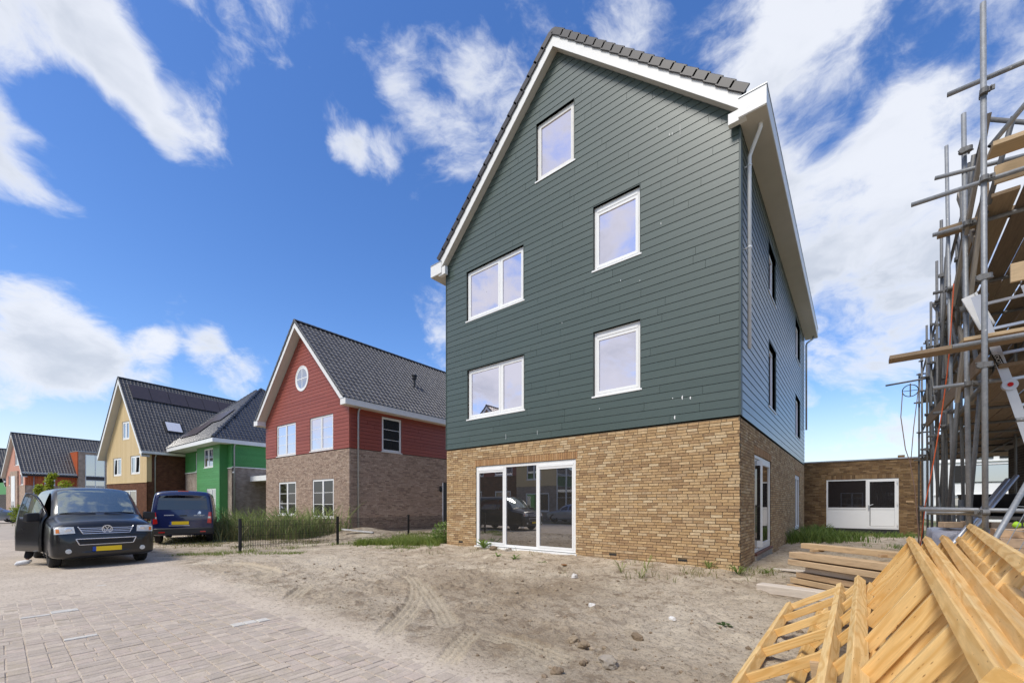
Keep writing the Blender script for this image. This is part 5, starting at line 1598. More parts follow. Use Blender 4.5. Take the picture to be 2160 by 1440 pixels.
for s in (1, -1):
    h = patch('headlight', 'lamp_clear', van, vb, [(s*.55, .85), (s*.885, .83), (s*.885, 1.0), (s*.57, 1.0)], n=8, m=4, off=.010)
    MB().lathe([(.062, -.02), (.066, .004), (.045, .008)], (hit(vb, s*.66, .92, 1) + .012, s*.66, .92), 'x', 16).build('reflector', 'chrome', h)
    patch('indicator', 'lamp_orange' , h, vb, [(s*.80, .86), (s*.86, .86), (s*.86, .95), (s*.81, .95)], n=3, m=3, off=.013)
    fx = hit(vb, s*.66, .43, 1)
    MB().lathe([(.05, fx - .05), (.055, fx + .008), (.03, fx + .012)], (0, s*.66, .43), 'x', 14).build('fog_lamp', 'lamp_clear', van)
    w_ = MB(); pts = [(hit(vb, s*.08 + s*.6*t, 1.275 + .02*t + .02, 1) + .012, s*(.08 + .62*t), 1.30 + .03*math.sin(t*3.1)) for t in (0, .25, .5, .75, 1)]
    w_.tube(pts, .010, 6).build('wiper', 'black_plastic', van)
MB().box(-.97, -.95, -.6, .6, .27, .9).build('firewall', 'interior', van)
MB().box(-4.7, -.95, -.88, .88, .40, .46).box(-2.75, -2.70, -.86, .86, .46, 1.1).build('cabin_floor', 'interior', van)
MB().box(-1.42, -1.10, -.84, .84, .9, 1.20).build('dashboard', 'interior', van)
for y in (.42, -.42):
    st = MB().box(-2.15, -1.62, y - .25, y + .25, .70, .88).bar((-2.12, y, .85), (-2.32, y, 1.48), .48, .14, up=(1, 0, .3))
    so = st.build('seat', 'seat_fabric', van, bevel=.03)
    MB().bar((-2.33, y, 1.50), (-2.38, y, 1.70), .27, .12, up=(1, 0, .3)).build('headrest', 'seat_fabric', so, bevel=.03)
MB().lathe([(.17, -.012), (.19, 0), (.17, .012), (.155, 0)], (0, 0, 0), 'z', 20).build('steering_wheel', 'interior', van).matrix_basis = Matrix.Translation((-1.52, .42, 1.17)) @ Matrix.Rotation(R(-62), 4, 'Y')
obj('papers', MB().box(-1.30, -1.28, -.48, -.30, 1.21, 1.33).box(-1.28, -1.12, -.62, -.42, 1.20, 1.215).mesh('papers', 'paper_blue'), None, mtx=van.matrix_basis.copy() if False else Matrix.Translation((-12.24, -8.87, .004)) @ Matrix.Rotation(R(2.3), 4, 'Z'), label='pale blue cup and papers on the dashboard of the black van', cat='papers')

# --- the blue van seen from behind
bvan = thing('van', 'dark blue delivery van seen from behind with yellow number plate', 'van', (-17.9, -6.1, .03), R(-17))
BT = [(0, .44, 1.80, .84, .87, .86, 1.12, .77, .08), (-.02, .38, 1.90, .89, .92, .91, 1.13, .81, .09), (-.06, .34, 1.95, .92, .95, .94, 1.14, .835, .10), (-.14, .31, 1.975, .935, .96, .95, 1.14, .85, .10), (-.4, .30, 1.985, .94, .965, .955, 1.14, .855, .10), (-2.9, .26, 1.985, .94, .965, .955, 1.14, .85, .10),
      (-3.2, .26, 1.92, .94, .96, .94, 1.08, .79, .12), (-3.5, .26, 1.70, .94, .96, .94, 1.05, .80, .11), (-3.9, .26, 1.36, .94, .96, .93, 1.02, .82, .09), (-4.1, .26, 1.22, .93, .95, .92, 1.0, .84, .07), (-4.5, .26, 1.08, .90, .92, .89, .93, .80, .06), (-4.7, .28, .92, .84, .86, .84, .8, .76, .05), (-4.78, .32, .75, .7, .72, .7, .65, .64, .04)]
xb = np.array(sorted(set([0, -.01, -.02, -.04, -.06, -.10, -.14, -.25, -.4, -.8, -1.2, -1.3, -2.0, -2.3, -2.4, -2.9, -3.05, -3.2, -3.35, -3.5, -3.7, -3.9, -4.0, -4.1, -4.3, -4.5, -4.6, -4.7, -4.75, -4.78])))
Gb = loft_body(BT, ([-5, -4.2, -3.5, -2.8, 0], [0, .0, 0, 0, .04]), xb, kq, shear=lambda x, z: np.where(x > -.6, -.09*np.clip((z - 1.0)/.9, 0, 1.2)*np.clip((x + .6)/.5, 0, 1), 0))
def bzone(x, k, s):
    if -3.95 < x < -3.2 and k > 6.15: return 'windscreen'
    if 4.14 < k < 4.9 and -3.35 < x < -2.4: return 'side_window'
    return 'body'
bp_, bb = body_parts(bvan, Gb, xb, kq, bzone, {'body': 'navy_paint', 'windscreen': 'car_dark_glass', 'side_window': 'far_glass'})
obj('body', bp_['body'], bvan); obj('windscreen', bp_['windscreen'], bvan); obj('side_window', bp_['side_window'], bvan)
patch('rear_window', 'car_dark_glass', bvan, bb, [(-.77, 1.30), (.77, 1.30), (.71, 1.83), (-.71, 1.83)], n=14, m=6, off=.006)
for s in (1, -1):
    t = patch('tail_light', 'lamp_red', bvan, bb, [(s*.75, .78), (s*.885, .76), (s*.885, 1.20), (s*.80, 1.20)], n=4, m=6, off=.02, thick=.08)
    patch('reversing_lamp', 'lamp_clear', t, bb, [(s*.77, .96), (s*.86, .96), (s*.86, 1.03), (s*.78, 1.03)], n=3, m=2, off=.024)
bm_ = MB(); 
for z0, z1, o in ((.36, .60, .055),):
    ring = []
    for i in range(21):
        y = -.93 + 1.86*i/20; c_ = .10 * (abs(y)/.93)**4
        ring.append((o - c_, y))
    n = len(bm_.v)
    for x, y in ring: bm_.v += [(x - .03, y, z0), (x, y, z0 + .04), (x, y, z1 - .03), (x - .04, y, z1), (x - .2, y, z1 - .02), (x - .2, y, z0)]
    for i in range(20):
        for j in range(6): bm_.f.append((n + i*6 + j, n + i*6 + (j+1) % 6, n + (i+1)*6 + (j+1) % 6, n + (i+1)*6 + j))
    bm_.f += [tuple(n + j for j in range(6)), tuple(n + 120 + j for j in range(6))]
bu = bm_.build('bumper', 'black_plastic', bvan)
for s in (1, -1): MB().box(.03, .062, s*.62 - .09, s*.62 + .09, .43, .47).build('reflector', 'lamp_red', bu)
bx = hit(bb, 0, .78, 1)
pp = MB().box(bx - .02, bx + .018, -.34, .18, .73, .85).build('number_plate', 'plate_yellow', bvan)
MB().box(bx - .02, bx + .0185, -.39, -.341, .73, .85).build('country_strip', 'plate_blue', pp)
MB().box(bx - .02, bx + .02, -.42, .20, .68, .705).build('plate_trim', 'chrome', bvan)
MB().box(hit(bb, 0, 1.08, 1) - .01, hit(bb, 0, 1.08, 1) + .02, -.10, .12, 1.05, 1.09).build('handle', 'black_plastic', bvan)
mb = MB()
for i in range(8):
    y = -.56 + i*.037; mb.box(hit(bb, y, 1.09, 1) - .01, hit(bb, y, 1.09, 1) + .006, y, y + .027, 1.075, 1.105)
mb.build('lettering', 'white_mark', bvan)
bx = hit(bb, .52, 1.10, 1) + .006
text_mesh('brand_lettering', 'PEUGEOT', .062, 'chrome', bvan, frame_mtx((bx, .50, 1.07), (0, 1, 0), (0, 0, 1)), sx=1.25)
lion = [(-.9, -1), (-.5, -1), (-.35, -.35), (-.05, -.2), (.15, -1), (.5, -1), (.3, -.2), (.55, .15), (.95, -.1), (1, .15), (.65, .45), (.95, .55), (.9, .75), (.5, .7), (.45, 1.0), (.1, 1.05), (-.25, .85), (-.2, .5), (-.55, .25), (-.75, -.3)]
q = [(.50 + u*.058, 1.175 + v*.06) for u, v in lion]
bm2 = bmesh.new(); vs = [bm2.verts.new((hit(bb, u, z, 1) + .012, u, z)) for u, z in q]; fc = bm2.faces.new(vs)
bmesh.ops.triangulate(bm2, faces=[fc]); r_ = bmesh.ops.extrude_face_region(bm2, geom=list(bm2.faces))
for g_ in r_['geom']:
    if isinstance(g_, bmesh.types.BMVert): g_.co.x -= .02
me_ = bpy.data.meshes.new('badge'); bm2.to_mesh(me_); bm2.free(); me_.materials.append(MATS['chrome']); obj('badge', me_, bvan)
MB().box(-.22, -.16, -.16, .16, 1.985, 2.03).build('brake_lamp', 'lamp_red', bvan)
for x in (-.85, -3.95):
    for s in (1, -1): wheel(bvan, x, s*.80, .33, .22, 5); arch(bvan, x, s, .945)

# --- grey cars
def hatch(label, x, y, rz, group=None):
    t = thing('car', label, 'car', (x, y, .0), rz, group)
    CT = [(0, .34, .58, .55, .58, .56, .54, .5, .03), (-.05, .26, .72, .74, .77, .75, .66, .7, .04), (-.2, .22, .84, .83, .86, .84, .78, .74, .05), (-.7, .2, .96, .87, .89, .87, .88, .76, .06), (-1.05, .2, 1.02, .88, .9, .88, .92, .75, .07), (-1.5, .2, 1.30, .88, .9, .88, .95, .68, .09), (-1.95, .2, 1.47, .88, .9, .88, .97, .62, .10),
          (-2.6, .2, 1.52, .88, .9, .88, .98, .61, .10), (-3.3, .22, 1.48, .88, .9, .88, 1.0, .60, .10), (-3.8, .25, 1.30, .87, .89, .87, 1.01, .62, .10), (-4.1, .28, 1.08, .84, .86, .84, .98, .66, .06), (-4.25, .32, .95, .76, .78, .76, .85, .64, .05)]
    xc_ = np.array(sorted(set([0, -.02, -.05, -.12, -.2, -.4, -.7, -.9, -1.05, -1.25, -1.5, -1.7, -1.95, -2.2, -2.3, -2.6, -3.0, -3.3, -3.5, -3.65, -3.8, -3.95, -4.1, -4.18, -4.25])))
    Gc = loft_body(CT, ([-4.3, -3.6, -2.4, -1, 0], [-.08, 0, 0, .1, .05]), xc_, kq)
    def z_(x, k, s):
        if -1.9 < x < -1.05 and k > 6.15: return 'windscreen'
        if -4.05 < x < -3.5 and k > 6.15: return 'rear_window'
        if 4.14 < k < 4.9 and (-2.2 < x < -1.5 or -3.65 < x < -2.3): return 'side_window'
        return 'body'
    p, b = body_parts(t, Gc, xc_, kq, z_, {'body': 'silver_paint', 'windscreen': 'car_dark_glass', 'rear_window': 'car_dark_glass', 'side_window': 'car_dark_glass'})
    for nm, me in p.items(): obj(nm, me, t)
    for xx in (-.85, -3.45):
        for s in (1, -1): wheel(t, xx, s*.77, .31, .2, 5); arch(t, xx, s, .885, .37, .31)
    for s in (1, -1):
        patch('headlight', 'lamp_clear', t, b, [(s*.48, .62), (s*.74, .62), (s*.76, .74), (s*.52, .72)], n=4, m=3, off=.008)
        patch('tail_light', 'lamp_red', t, b, [(s*.48, .80), (s*.72, .80), (s*.72, .94), (s*.5, .94)], xd=-1, n=4, m=3, off=.012)
        MB().box(-1.5, -1.38, s*.90 if s > 0 else -1.06, 1.06 if s > 0 else -.90, .98, 1.10).build('mirror', 'silver_paint', t, bevel=.02)
    patch('grille', 'black_plastic', t, b, [(-.4, .5), (.4, .5), (.42, .6), (-.42, .6)], off=.006)
    return t
hatch('grey blue car parked at the left edge in front of the far houses', -52.6, -9.05, R(97), 'parked grey cars')
hatch('silver car parked across the street, seen only in the big window', -18.3, -19.6, R(182), 'parked grey cars')

# --- the person getting out
M('denim', (.012, .013, .018), .9, nz=(40, .2)); M('jacket', (.02, .022, .03), .85, nz=(20, .2)); M('skin', (.45, .27, .19), .55); M('hair', (.03, .02, .012), .7); M('shoe_white', (.74, .74, .73), .6)
pm = Matrix.Translation((-12.24, -8.87, .004)) @ Matrix.Rotation(R(2.3), 4, 'Z')
per = obj('person', None, mtx=pm, label='person sitting in the open van doorway, white shoes and dark trousers on the paving', cat='person')
def skinmesh(name, verts, edges, rad, mat, par, root=0, sub=2):
    me = bpy.data.meshes.new(name); me.from_pydata(verts, edges, []); me.materials.append(MATS[mat])
    o = obj(name, me, par)
    s = o.modifiers.new('skin', 'SKIN')
    for i, r in enumerate(rad):
        d = me.skin_vertices[0].data[i]; d.radius = (r, r) if not isinstance(r, tuple) else r; d.use_root = (i == root)
    u = o.modifiers.new('sub', 'SUBSURF'); u.levels = sub; u.render_levels = sub
    me.shade_smooth()
    return o
H0 = Vector((-2.0, -.60, .95))
hipL, hipR = H0 + Vector((.09, -.02, 0)), H0 + Vector((-.09, -.02, 0))
knL, knR = Vector((-1.98, -1.04, .68)), Vector((-2.22, -1.02, .66)); anL, anR = Vector((-2.02, -1.16, .12)), Vector((-2.30, -1.12, .12))
chest = H0 + Vector((0, .05, .36)); neck = H0 + Vector((0, .02, .55)); head0 = H0 + Vector((0, -.01, .64)); head1 = H0 + Vector((0, -.02, .76))
shL, shR = H0 + Vector((.19, .05, .48)), H0 + Vector((-.19, .05, .48)); elL, elR = H0 + Vector((.26, -.02, .2)), H0 + Vector((-.26, -.02, .2)); wrL, wrR = H0 + Vector((.16, -.24, .1)), H0 + Vector((-.16, -.24, .1))
V = [H0, hipL, knL, anL, hipR, knR, anR, chest, neck, head0, head1, shL, elL, wrL, shR, elR, wrR]
E_ = [(0, 1), (1, 2), (2, 3), (0, 4), (4, 5), (5, 6), (0, 7), (7, 8), (8, 9), (9, 10), (7, 11), (11, 12), (12, 13), (7, 14), (14, 15), (15, 16)]
RD = [.13, .085, .06, .04, .085, .06, .04, .14, .055, .085, .08, .06, .042, .03, .06, .042, .03]
for s, wr in ((1, wrL), (-1, wrR)):      # hands: palm, four unequal fingers and a thumb
    b = len(V) - 0; wi = 13 if s > 0 else 16
    V.append(wr + Vector((0, -.07, -.01))); E_.append((wi, b)); RD.append(.028)
    for q, (dx, l) in enumerate(((-.026, .055), (-.009, .066), (.009, .062), (.026, .048))):
        k = len(V); V.append(wr + Vector((dx, -.085 - l*.5, -.015))); V.append(wr + Vector((dx, -.085 - l*.85, -.045))); E_ += [(b, k), (k, k+1)]; RD += [.009, .008]
    k = len(V); V.append(wr + Vector((-s*.04, -.05, -.02))); V.append(wr + Vector((-s*.055, -.09, -.03))); E_ += [(b, k), (k, k+1)]; RD += [.011, .009]
skinmesh('body', [tuple(v) for v in V], E_, RD, 'skin', per)
skinmesh('trousers', [tuple(v) for v in (H0 + Vector((0, 0, .06)), hipL, knL, anL + Vector((0, 0, .02)), hipR, knR, anR + Vector((0, 0, .02)))], [(0, 1), (1, 2), (2, 3), (0, 4), (4, 5), (5, 6)], [.15, .105, .082, .075, .105, .082, .075], 'denim', per)
skinmesh('jacket', [tuple(v) for v in (H0 + Vector((0, .02, .1)), chest, neck - Vector((0, 0, .04)), shL, elL, wrL, shR, elR, wrR)], [(0, 1), (1, 2), (1, 3), (3, 4), (4, 5), (1, 6), (6, 7), (7, 8)], [.165, .17, .075, .085, .06, .045, .085, .06, .045], 'jacket', per)
hd = head1 + Vector((0, 0, -.02))
v, f = rock_geo(1, 2, .05, 1); MB().add([(hd.x + p[0]*.092, hd.y + .022 + p[1]*.10/.85, hd.z + .045 + p[2]*.085) for p in v], f).build('hair', 'hair', per, smooth=True)
MB().bar(hd + Vector((0, -.085, -.005)), hd + Vector((0, -.108, -.035)), .024, .03).build('nose', 'skin', per)
for s in (1, -1): MB().lathe([(.004, -.006), (.011, 0), (.004, .006)], hd + Vector((s*.032, -.083, .012)), 'y', 8).build('eye', 'hair', per)
MB().box(hd.x - .025, hd.x + .025, hd.y - .088, hd.y - .07, hd.z - .064, hd.z - .055).build('mouth', 'lamp_red', per)
for an, toe in ((anL, Vector((.05, -.22, 0))), (anR, Vector((-.10, -.21, 0)))):
    h_ = Vector((an.x, an.y, 0))
    v = [h_ - toe*.28 + Vector((0, 0, .05)), h_ + Vector((0, 0, .065)), h_ + toe*.5 + Vector((0, 0, .05)), h_ + toe*.98 + Vector((0, 0, .036)), h_ + Vector((0, 0, .115))]
    so = skinmesh('shoe', [tuple(q) for q in v], [(0, 1), (1, 2), (2, 3), (1, 4)], [.046, .05, .05, .036, .05], 'shoe_white', per, root=1)
# ------------------------------------------------------------------ garden fence
fx = -13.2
fc = thing('mesh_fence', 'low black bar mesh fence with square posts between the plot and the red house', 'fence', (fx, -5.69, 0))
ys_ = [-5.69, -2.42, .85, 4.1, 7.3]
for y in ys_:
    g0 = gz(fx, y)
    p = MB().box(-.035, .035, y + 5.69 - .035, y + 5.69 + .035, g0 - .1, 1.06).box(-.04, .04, y + 5.69 - .04, y + 5.69 + .04, 1.06, 1.075).build('post', 'black_metal', fc)
    for z in (.18, .80):
        MB().box(-.055, .055, y + 5.69 - .012, y + 5.69 + .012, z, z + .03).box(-.012, .012, y + 5.69 - .10, y + 5.69 + .10, z + .005, z + .028).build('clip', 'black_metal', p)
for a, b in zip(ys_, ys_[1:]):
    m = MB(); n = int((b - a - .1) / .05)
    for i in range(n + 1):
        y = a + 5.69 + .05 + (b - a - .1) * i / n
        m.box(-.005, .005, y - .0055, y + .0055, .10, 1.0)
    for z in (.20, .50, .82): m.box(-.010, -.0035, a + 5.69 + .03, b + 5.69 - .03, z, z + .008).box(.0035, .010, a + 5.69 + .03, b + 5.69 - .03, z, z + .008)
    m.build('mesh_panel', 'black_metal', fc, kind='stuff')
st = MB().bar((-15.6, -.9, .42), (-14.3, -.2, .30), .14, .05)
st.build('white_board', 'white_paint', None, label='narrow white board lying on the sand mound behind the fence', cat='board')

# ------------------------------------------------------------------ brick outbuilding
SH = thing('outbuilding', 'flat roofed brown brick outbuilding with a white door and window at the back', 'outbuilding', (0, 16.6, 0))
sw_ = (.88, 3.65, .32, 2.78)
MB().box(-.6, 4.3, .2, 6.5, -.1, 3.5).build('inner_shell', 'house_core', SH)
w1 = wall_sheet('front_wall', SH, mfront(), -.8, 4.46, -.1, 3.70, [sw_], 'mortar')
bricks(w1, mfront(), 0, -.8, 4.46, -.06, 3.70, [sw_, (.83, 3.7, 2.78, 2.99)], 'brown_shed_brick', seed=51, near=300, campos=CAMP - Vector((0, 16.6, 0)))
soldiers(w1, mfront(), 0, .83, 3.7, 2.785, .205, 'brown_shed_brick', parts=False)
MB().box(-.8, 4.46, .1, 6.6, -.1, 3.7).build('wall', 'brown_shed_brick', SH)
MB().box(-.85, 4.5, -.03, 6.65, 3.70, 3.76).build('roof_trim', 'zinc', SH)
MB().box(.86, 3.67, -.03, .05, .10, .315).build('plinth_strip', 'black_plastic', SH)
dw = window(SH, mfront(), *sw_, [(0, .578, False), (.578, 1, True)], glass='dark_glass', d=-.02, fw=.07, sash=.075, sill=False, name='window_frame', frame='pvc_panel')
x0, x1 = .95, 2.45
MB().box(x0, x1, .02, .06, .39, 1.30).build('panel', 'pvc_panel', dw)
MB().box(x0, x1, .0, .06, 1.28, 1.36).build('rail', 'pvc_panel', dw)
x0, x1 = 2.62, 3.50
MB().box(x0, x1, .0, .05, .47, 1.30).build('panel', 'pvc_panel', dw)
MB().box(x0, x1, -.012, .05, 1.28, 1.36).build('rail', 'pvc_panel', dw)
MB().box(2.535, 2.575, -.05, -.01, 1.28, 1.50).tube([(2.555, -.06, 1.47), (2.555, -.075, 1.47), (2.72, -.075, 1.52)], .013, 8).build('door_handle', 'zinc', dw)
for z in (.5, 1.5, 2.55): MB().tube([(3.60, -.035, z), (3.60, -.035, z + .13)], .02, 8).build('hinge', 'pvc_panel', dw)
MB().box(3.9, 4.16, -.02, .0, 1.62, 1.69).build('pale_brick', 'tan_brick', w1)
MB().box(3.62, 3.86, -.02, .18, 3.765, 3.87).build('loose_brick', 'brown_shed_brick', None, loc=(0, 16.6, 0), label='loose brick lying on the roof edge of the outbuilding', cat='brick')

# ------------------------------------------------------------------ white building far behind the scaffold
WB = thing('white_building', 'modern white building with dark window bands seen through the scaffold', 'building', (8.0, 47, 0))
MB().box(0, 22, 0, 10, -.1, 7.6).build('wall', 'white_paint', WB)
MB().box(-.1, 22.1, -.12, 0, 5.45, 5.55).box(-.1, 22.1, -.12, 0, 2.35, 2.45).build('string_course', 'white_paint', WB)
for x, z, w, h, m in [(1.4, 3.6, 1.0, 1.5, 'house_core'), (2.42, 3.6, 3.0, 1.5, 'far_glass'), (5.44, 3.6, 1.6, 1.5, 'house_core'), (.3, .9, 1.4, 1.2, 'far_glass'), (1.8, .3, 3.6, 1.9, 'house_core'), (2.2, 5.75, 1.6, 1.3, 'far_glass'), (4.3, 5.75, .6, 1.5, 'house_core'), (5.0, 5.75, 1.5, 1.3, 'far_glass'), (9, 3.6, 3, 1.5, 'far_glass')]:
    f_ = MB().box(x - .06, x + w + .06, -.08, .0, z - .06, z + h + .06).build('window', 'black_metal', WB)
    MB().box(x, x + w, -.10, -.081, z, z + h).build('pane', m, f_)

# ------------------------------------------------------------------ the house being built inside the scaffold
M('yellow_timber', (.52, .27, .06), .6, nz=(6, .15))
M('concrete', (.34, .33, .32), .9, nz=[(2, .15), (30, .1)])
SB = thing('unfinished_house', 'unfinished dark brick house with yellow timber window frames inside the scaffold', 'house', (5.1, 3.7, 0))
MB().box(0, 6, 0, 2.3, -.1, 2.95).build('wall', 'dark_site_brick', SB)
MB().box(-.05, 6, -.05, 2.4, 2.95, 3.2).build('floor_slab', 'concrete', SB)
for y in (.3,):
    f_ = MB().box(-.02, .08, y, y + .12, 3.2, 4.9).box(-.02, .08, y + 1.6, y + 1.72, 3.2, 4.9).box(-.02, .08, y, y + 1.72, 4.78, 4.9).box(-.02, .08, y, y + 1.72, 3.2, 3.34).build('window_frame', 'yellow_timber', SB)
for x in (.2, 1.5, 2.9):
    MB().box(x, x + .12, -.02, .08, 3.2, 4.9).box(x + 1.0, x + 1.12, -.02, .08, 3.2, 4.9).box(x, x + 1.12, -.02, .08, 4.78, 4.9).build('window_frame', 'yellow_timber', SB)

# ------------------------------------------------------------------ scaffold
M('tube_steel', (.27, .28, .29), .55, metal=.35, nz=[(6, .2), (40, .15)], spots=(9, .10, (.58, .58, .56)), bump=(50, .2))
M('old_tube', (.155, .155, .155), .6, metal=.3, nz=[(6, .2), (40, .2)])
M('scaffold_board', (.25, .18, .115), .85, ramp=[(.25, .18, .115), (.20, .14, .09), (.30, .22, .14), (.24, .185, .135), (.165, .115, .075)], nz=[(3, .2), (9, .15)], bump=(30, .3), stretch=(1, 14, 14))
M('new_board', (.52, .38, .22), .75, ramp=[(.52, .38, .22), (.44, .31, .18)], nz=[(4, .15), (11, .12)], stretch=(1, 14, 14))
M('grey_board', (.27, .235, .19), .85, nz=[(3, .2), (9, .2)], stretch=(1, 14, 14))
SC = thing('scaffold', 'tall tube and board scaffold along the right edge of the plot', 'scaffold', (3.1, -4.0, 0))
so_ = Vector((3.1, -4.0, 0)); SM = Matrix.Translation(-so_)
def sx_(y): return 3.1 + .045 * (y + 4)
tubes_ = []
def tube(name, p0, p1, mat='tube_steel', r=.0242, par=SC):
    p0, p1 = Vector(p0), Vector(p1)
    ln = (p1 - p0).length; key = ('tube', round(ln, 2), r, mat)
    if key not in _beams:
        a = r * .82
        m = MB(); n = 14; L_ = round(ln, 2)
        for x, rr in ((0, a), (0, r), (L_, r), (L_, a)):
            m.v += [(x, rr*math.cos(2*math.pi*j/n), rr*math.sin(2*math.pi*j/n)) for j in range(n)]
        for k in range(3):
            m.f += [(k*n + j, k*n + (j+1) % n, (k+1)*n + (j+1) % n, (k+1)*n + j) for j in range(n)]
        m.v += [(.12, a*math.cos(2*math.pi*j/n), a*math.sin(2*math.pi*j/n)) for j in range(n)] + [(L_ - .12, a*math.cos(2*math.pi*j/n), a*math.sin(2*math.pi*j/n)) for j in range(n)]
        m.f += [(j, (j+1) % n, 4*n + (j+1) % n, 4*n + j) for j in range(n)] + [tuple(4*n + j for j in range(n))]
        m.f += [(3*n + j, 3*n + (j+1) % n, 5*n + (j+1) % n, 5*n + j) for j in range(n)] + [tuple(5*n + j for j in range(n))]
        me = m.mesh(name, mat)
        for p in me.polygons: p.use_smooth = len(p.vertices) == 4
        _beams[key] = me
    up = (0, 0, 1) if abs((p1 - p0).normalized().z) < .95 else (1, 0, 0)
    return obj(name, _beams[key], par, mtx=SM @ beam_mtx(p0, p1, up) if par is SC else beam_mtx(p0, p1, up))
cp = MB()
for s in (-1, 1):
    cp.lathe([(.029, -.026), (.034, -.026), (.034, .026), (.029, .026)], (0, s*.028, 0), 'z' if s < 0 else 'x', 12)
cp.box(-.03, .03, -.012, .012, -.03, .03).box(.03, .075, -.045, -.025, -.022, .022).tube([(.045, -.075, 0), (.045, .01, 0)], .008, 6).tube([(.045, .02, .04), (.045, .06, .04)], .008, 6)
cpm = cp.mesh('coupler', 'old_tube'); ncp = 0
def coupler(x, y, z, rz=0):
    obj('coupler', cpm, SC, mtx=SM @ Matrix.Translation((x, y, z)) @ Matrix.Rotation(rz, 4, 'Z'))
STD = [(3.08, -3.97, 3.06, 6.86), (3.10, -3.05, 3.06, 6.42), (3.24, -.95, 3.16, 7.35), (3.32, .8, 3.30, 7.0), (3.41, 2.3, 3.40, 6.85), (3.47, 3.8, 3.46, 6.5), (3.54, 5.3, 3.53, 6.4), (3.62, 7.2, 3.60, 6.35), (3.70, 9.2, 3.72, 6.0)]
for i, (x, y, xt, zt) in enumerate(STD):
    s = tube('standard', (x, y, .03), (xt, y + (.1 if i else 0), zt), 'tube_steel' if i < 3 else 'old_tube')
    MB().box(x - .075, x + .075, y - .075, y + .075, gz(x, y) - .01, .035).build('base_plate', 'old_tube', SC, mtx=SM)
    for z in (1.46, 3.02, 3.95, 4.98, 5.9):
        if z < zt: coupler(x + (xt - x)*z/zt, y, z, rnd.choice((0, R(90), R(180))))
for y in (.8, 2.3, 3.5):
    tube('standard', (sx_(y) + 1.3, y, .03), (sx_(y) + 1.3, y, 6.2), 'old_tube')
for y in (5.3, 7.2, 9.2):
    tube('standard', (sx_(y) + 1.2, y, 3.2), (sx_(y) + 1.2, y, 6.2), 'old_tube')
for z in (1.40, 2.98, 3.98, 4.94, 5.95):      # ledgers
    for dx in ((.05, 1.34) if z in (2.98, 4.94) else (.05,)):
        tube('ledger', (sx_(-3.1) + dx, -3.3, z), (sx_(3.0) + dx, 3.0, z), 'old_tube')
        tube('ledger', (sx_(2.4) + dx + .05, 2.4, z + .05), (sx_(9.5) + dx + .05, 9.5, z + .05), 'old_tube')
for i, (x, y, xt, zt) in enumerate(STD):
    for z in (3.03, 4.99):
        if i == 0 and z < 4: continue
        tube('transom', (x - (.55, .30, .22, .10, .16, .06, .12, .08, .10)[i] - .02, y + .05, z), (x + (2.4 if i < 3 else 1.7), y + .05, z), 'tube_steel' if i < 2 else 'old_tube')
    for z in (5.93, 3.96):
        if 0 < i and z < zt and i % 2 == 0: tube('guard_tube', (x - .06, y - .05, z), (x + 1.8, y - .05, z), 'old_tube')
tube('guard_tube', (2.80, -3.92, 6.08), (5.6, -3.92, 6.08))
tube('guard_tube', (2.84, -3.92, 3.28), (5.6, -3.92, 3.30))
tube('guard_tube', (2.80, -2.98, 5.72), (3.75, -2.98, 5.60))
tube('guard_tube', (2.66, -3.72, 1.45), (3.12, -3.90, 1.45))
tube('guard_tube', (2.58, -3.90, 1.49), (3.9, -3.90, 1.47))
tube('guard_tube', (3.3, -3.9, 2.42), (5.6, -3.9, 2.46))
for a, b, mt in [((3.12, -2.3, 3.4), (3.10, -1.35, 1.0), 'old_tube'), ((3.20, -3.2, 5.35), (3.06, -2.5, 2.9), 'grey'), ((3.34, -3.62, 5.75), (3.20, -3.35, 5.0), 'old_tube'), ((3.17, -2.8, 5.95), (3.12, -2.2, 4.8), 'old_tube'),
                 ((3.16, -3.6, 5.9), (3.02, -2.5, 4.2), 'grey'), ((3.25, -.3, 6.2), (3.22, .7, 3.0), 'old_tube'), ((3.45, 2.0, 5.9), (3.40, .9, 3.0), 'grey'), ((3.42, 3.2, 3.0), (3.42, 1.4, .3), 'old_tube'), ((3.5, 5, 5.9), (3.45, 2.6, 3.2), 'old_tube'),
                 ((3.30, -.8, 3.1), (3.30, .6, .2), 'old_tube'), ((3.22, -2.9, 6.3), (5.2, -2.9, 4.9), 'old_tube'), ((3.12, -3.9, 5.35), (4.6, -3.9, 7.2), 'tube_steel'), ((3.26, -2.1, 2.95), (3.40, .3, 5.2), 'grey'), ((3.38, .9, 5.0), (3.55, 4.4, 6.6), 'grey'), ((3.2, -2.7, 4.9), (3.25, -1.2, 6.3), 'grey')]:
    if mt == 'grey': beam('brace_board', Vector(a) - so_, Vector(b) - so_, .10, .04, 'grey_board', SC, up=(1, 0, 0))
    else: tube('brace', a, b, mt)
for i, (x, y, xt, yt, zt) in enumerate([(3.30, -1.9, 3.16, -2.1, 5.9), (3.52, .2, 3.40, .1, 6.3), (3.46, 1.6, 3.42, 1.5, 5.8), (3.60, 3.1, 3.52, 3.0, 6.2), (3.66, 4.6, 3.60, 4.6, 5.9), (3.74, 6.3, 3.66, 6.3, 5.8)]):
    tube('standard', (x, y, .03), (xt, yt, zt), 'old_tube')
    coupler(x + (xt - x)*.5, y + (yt - y)*.5, zt*.5); coupler(xt, yt, zt - .45)
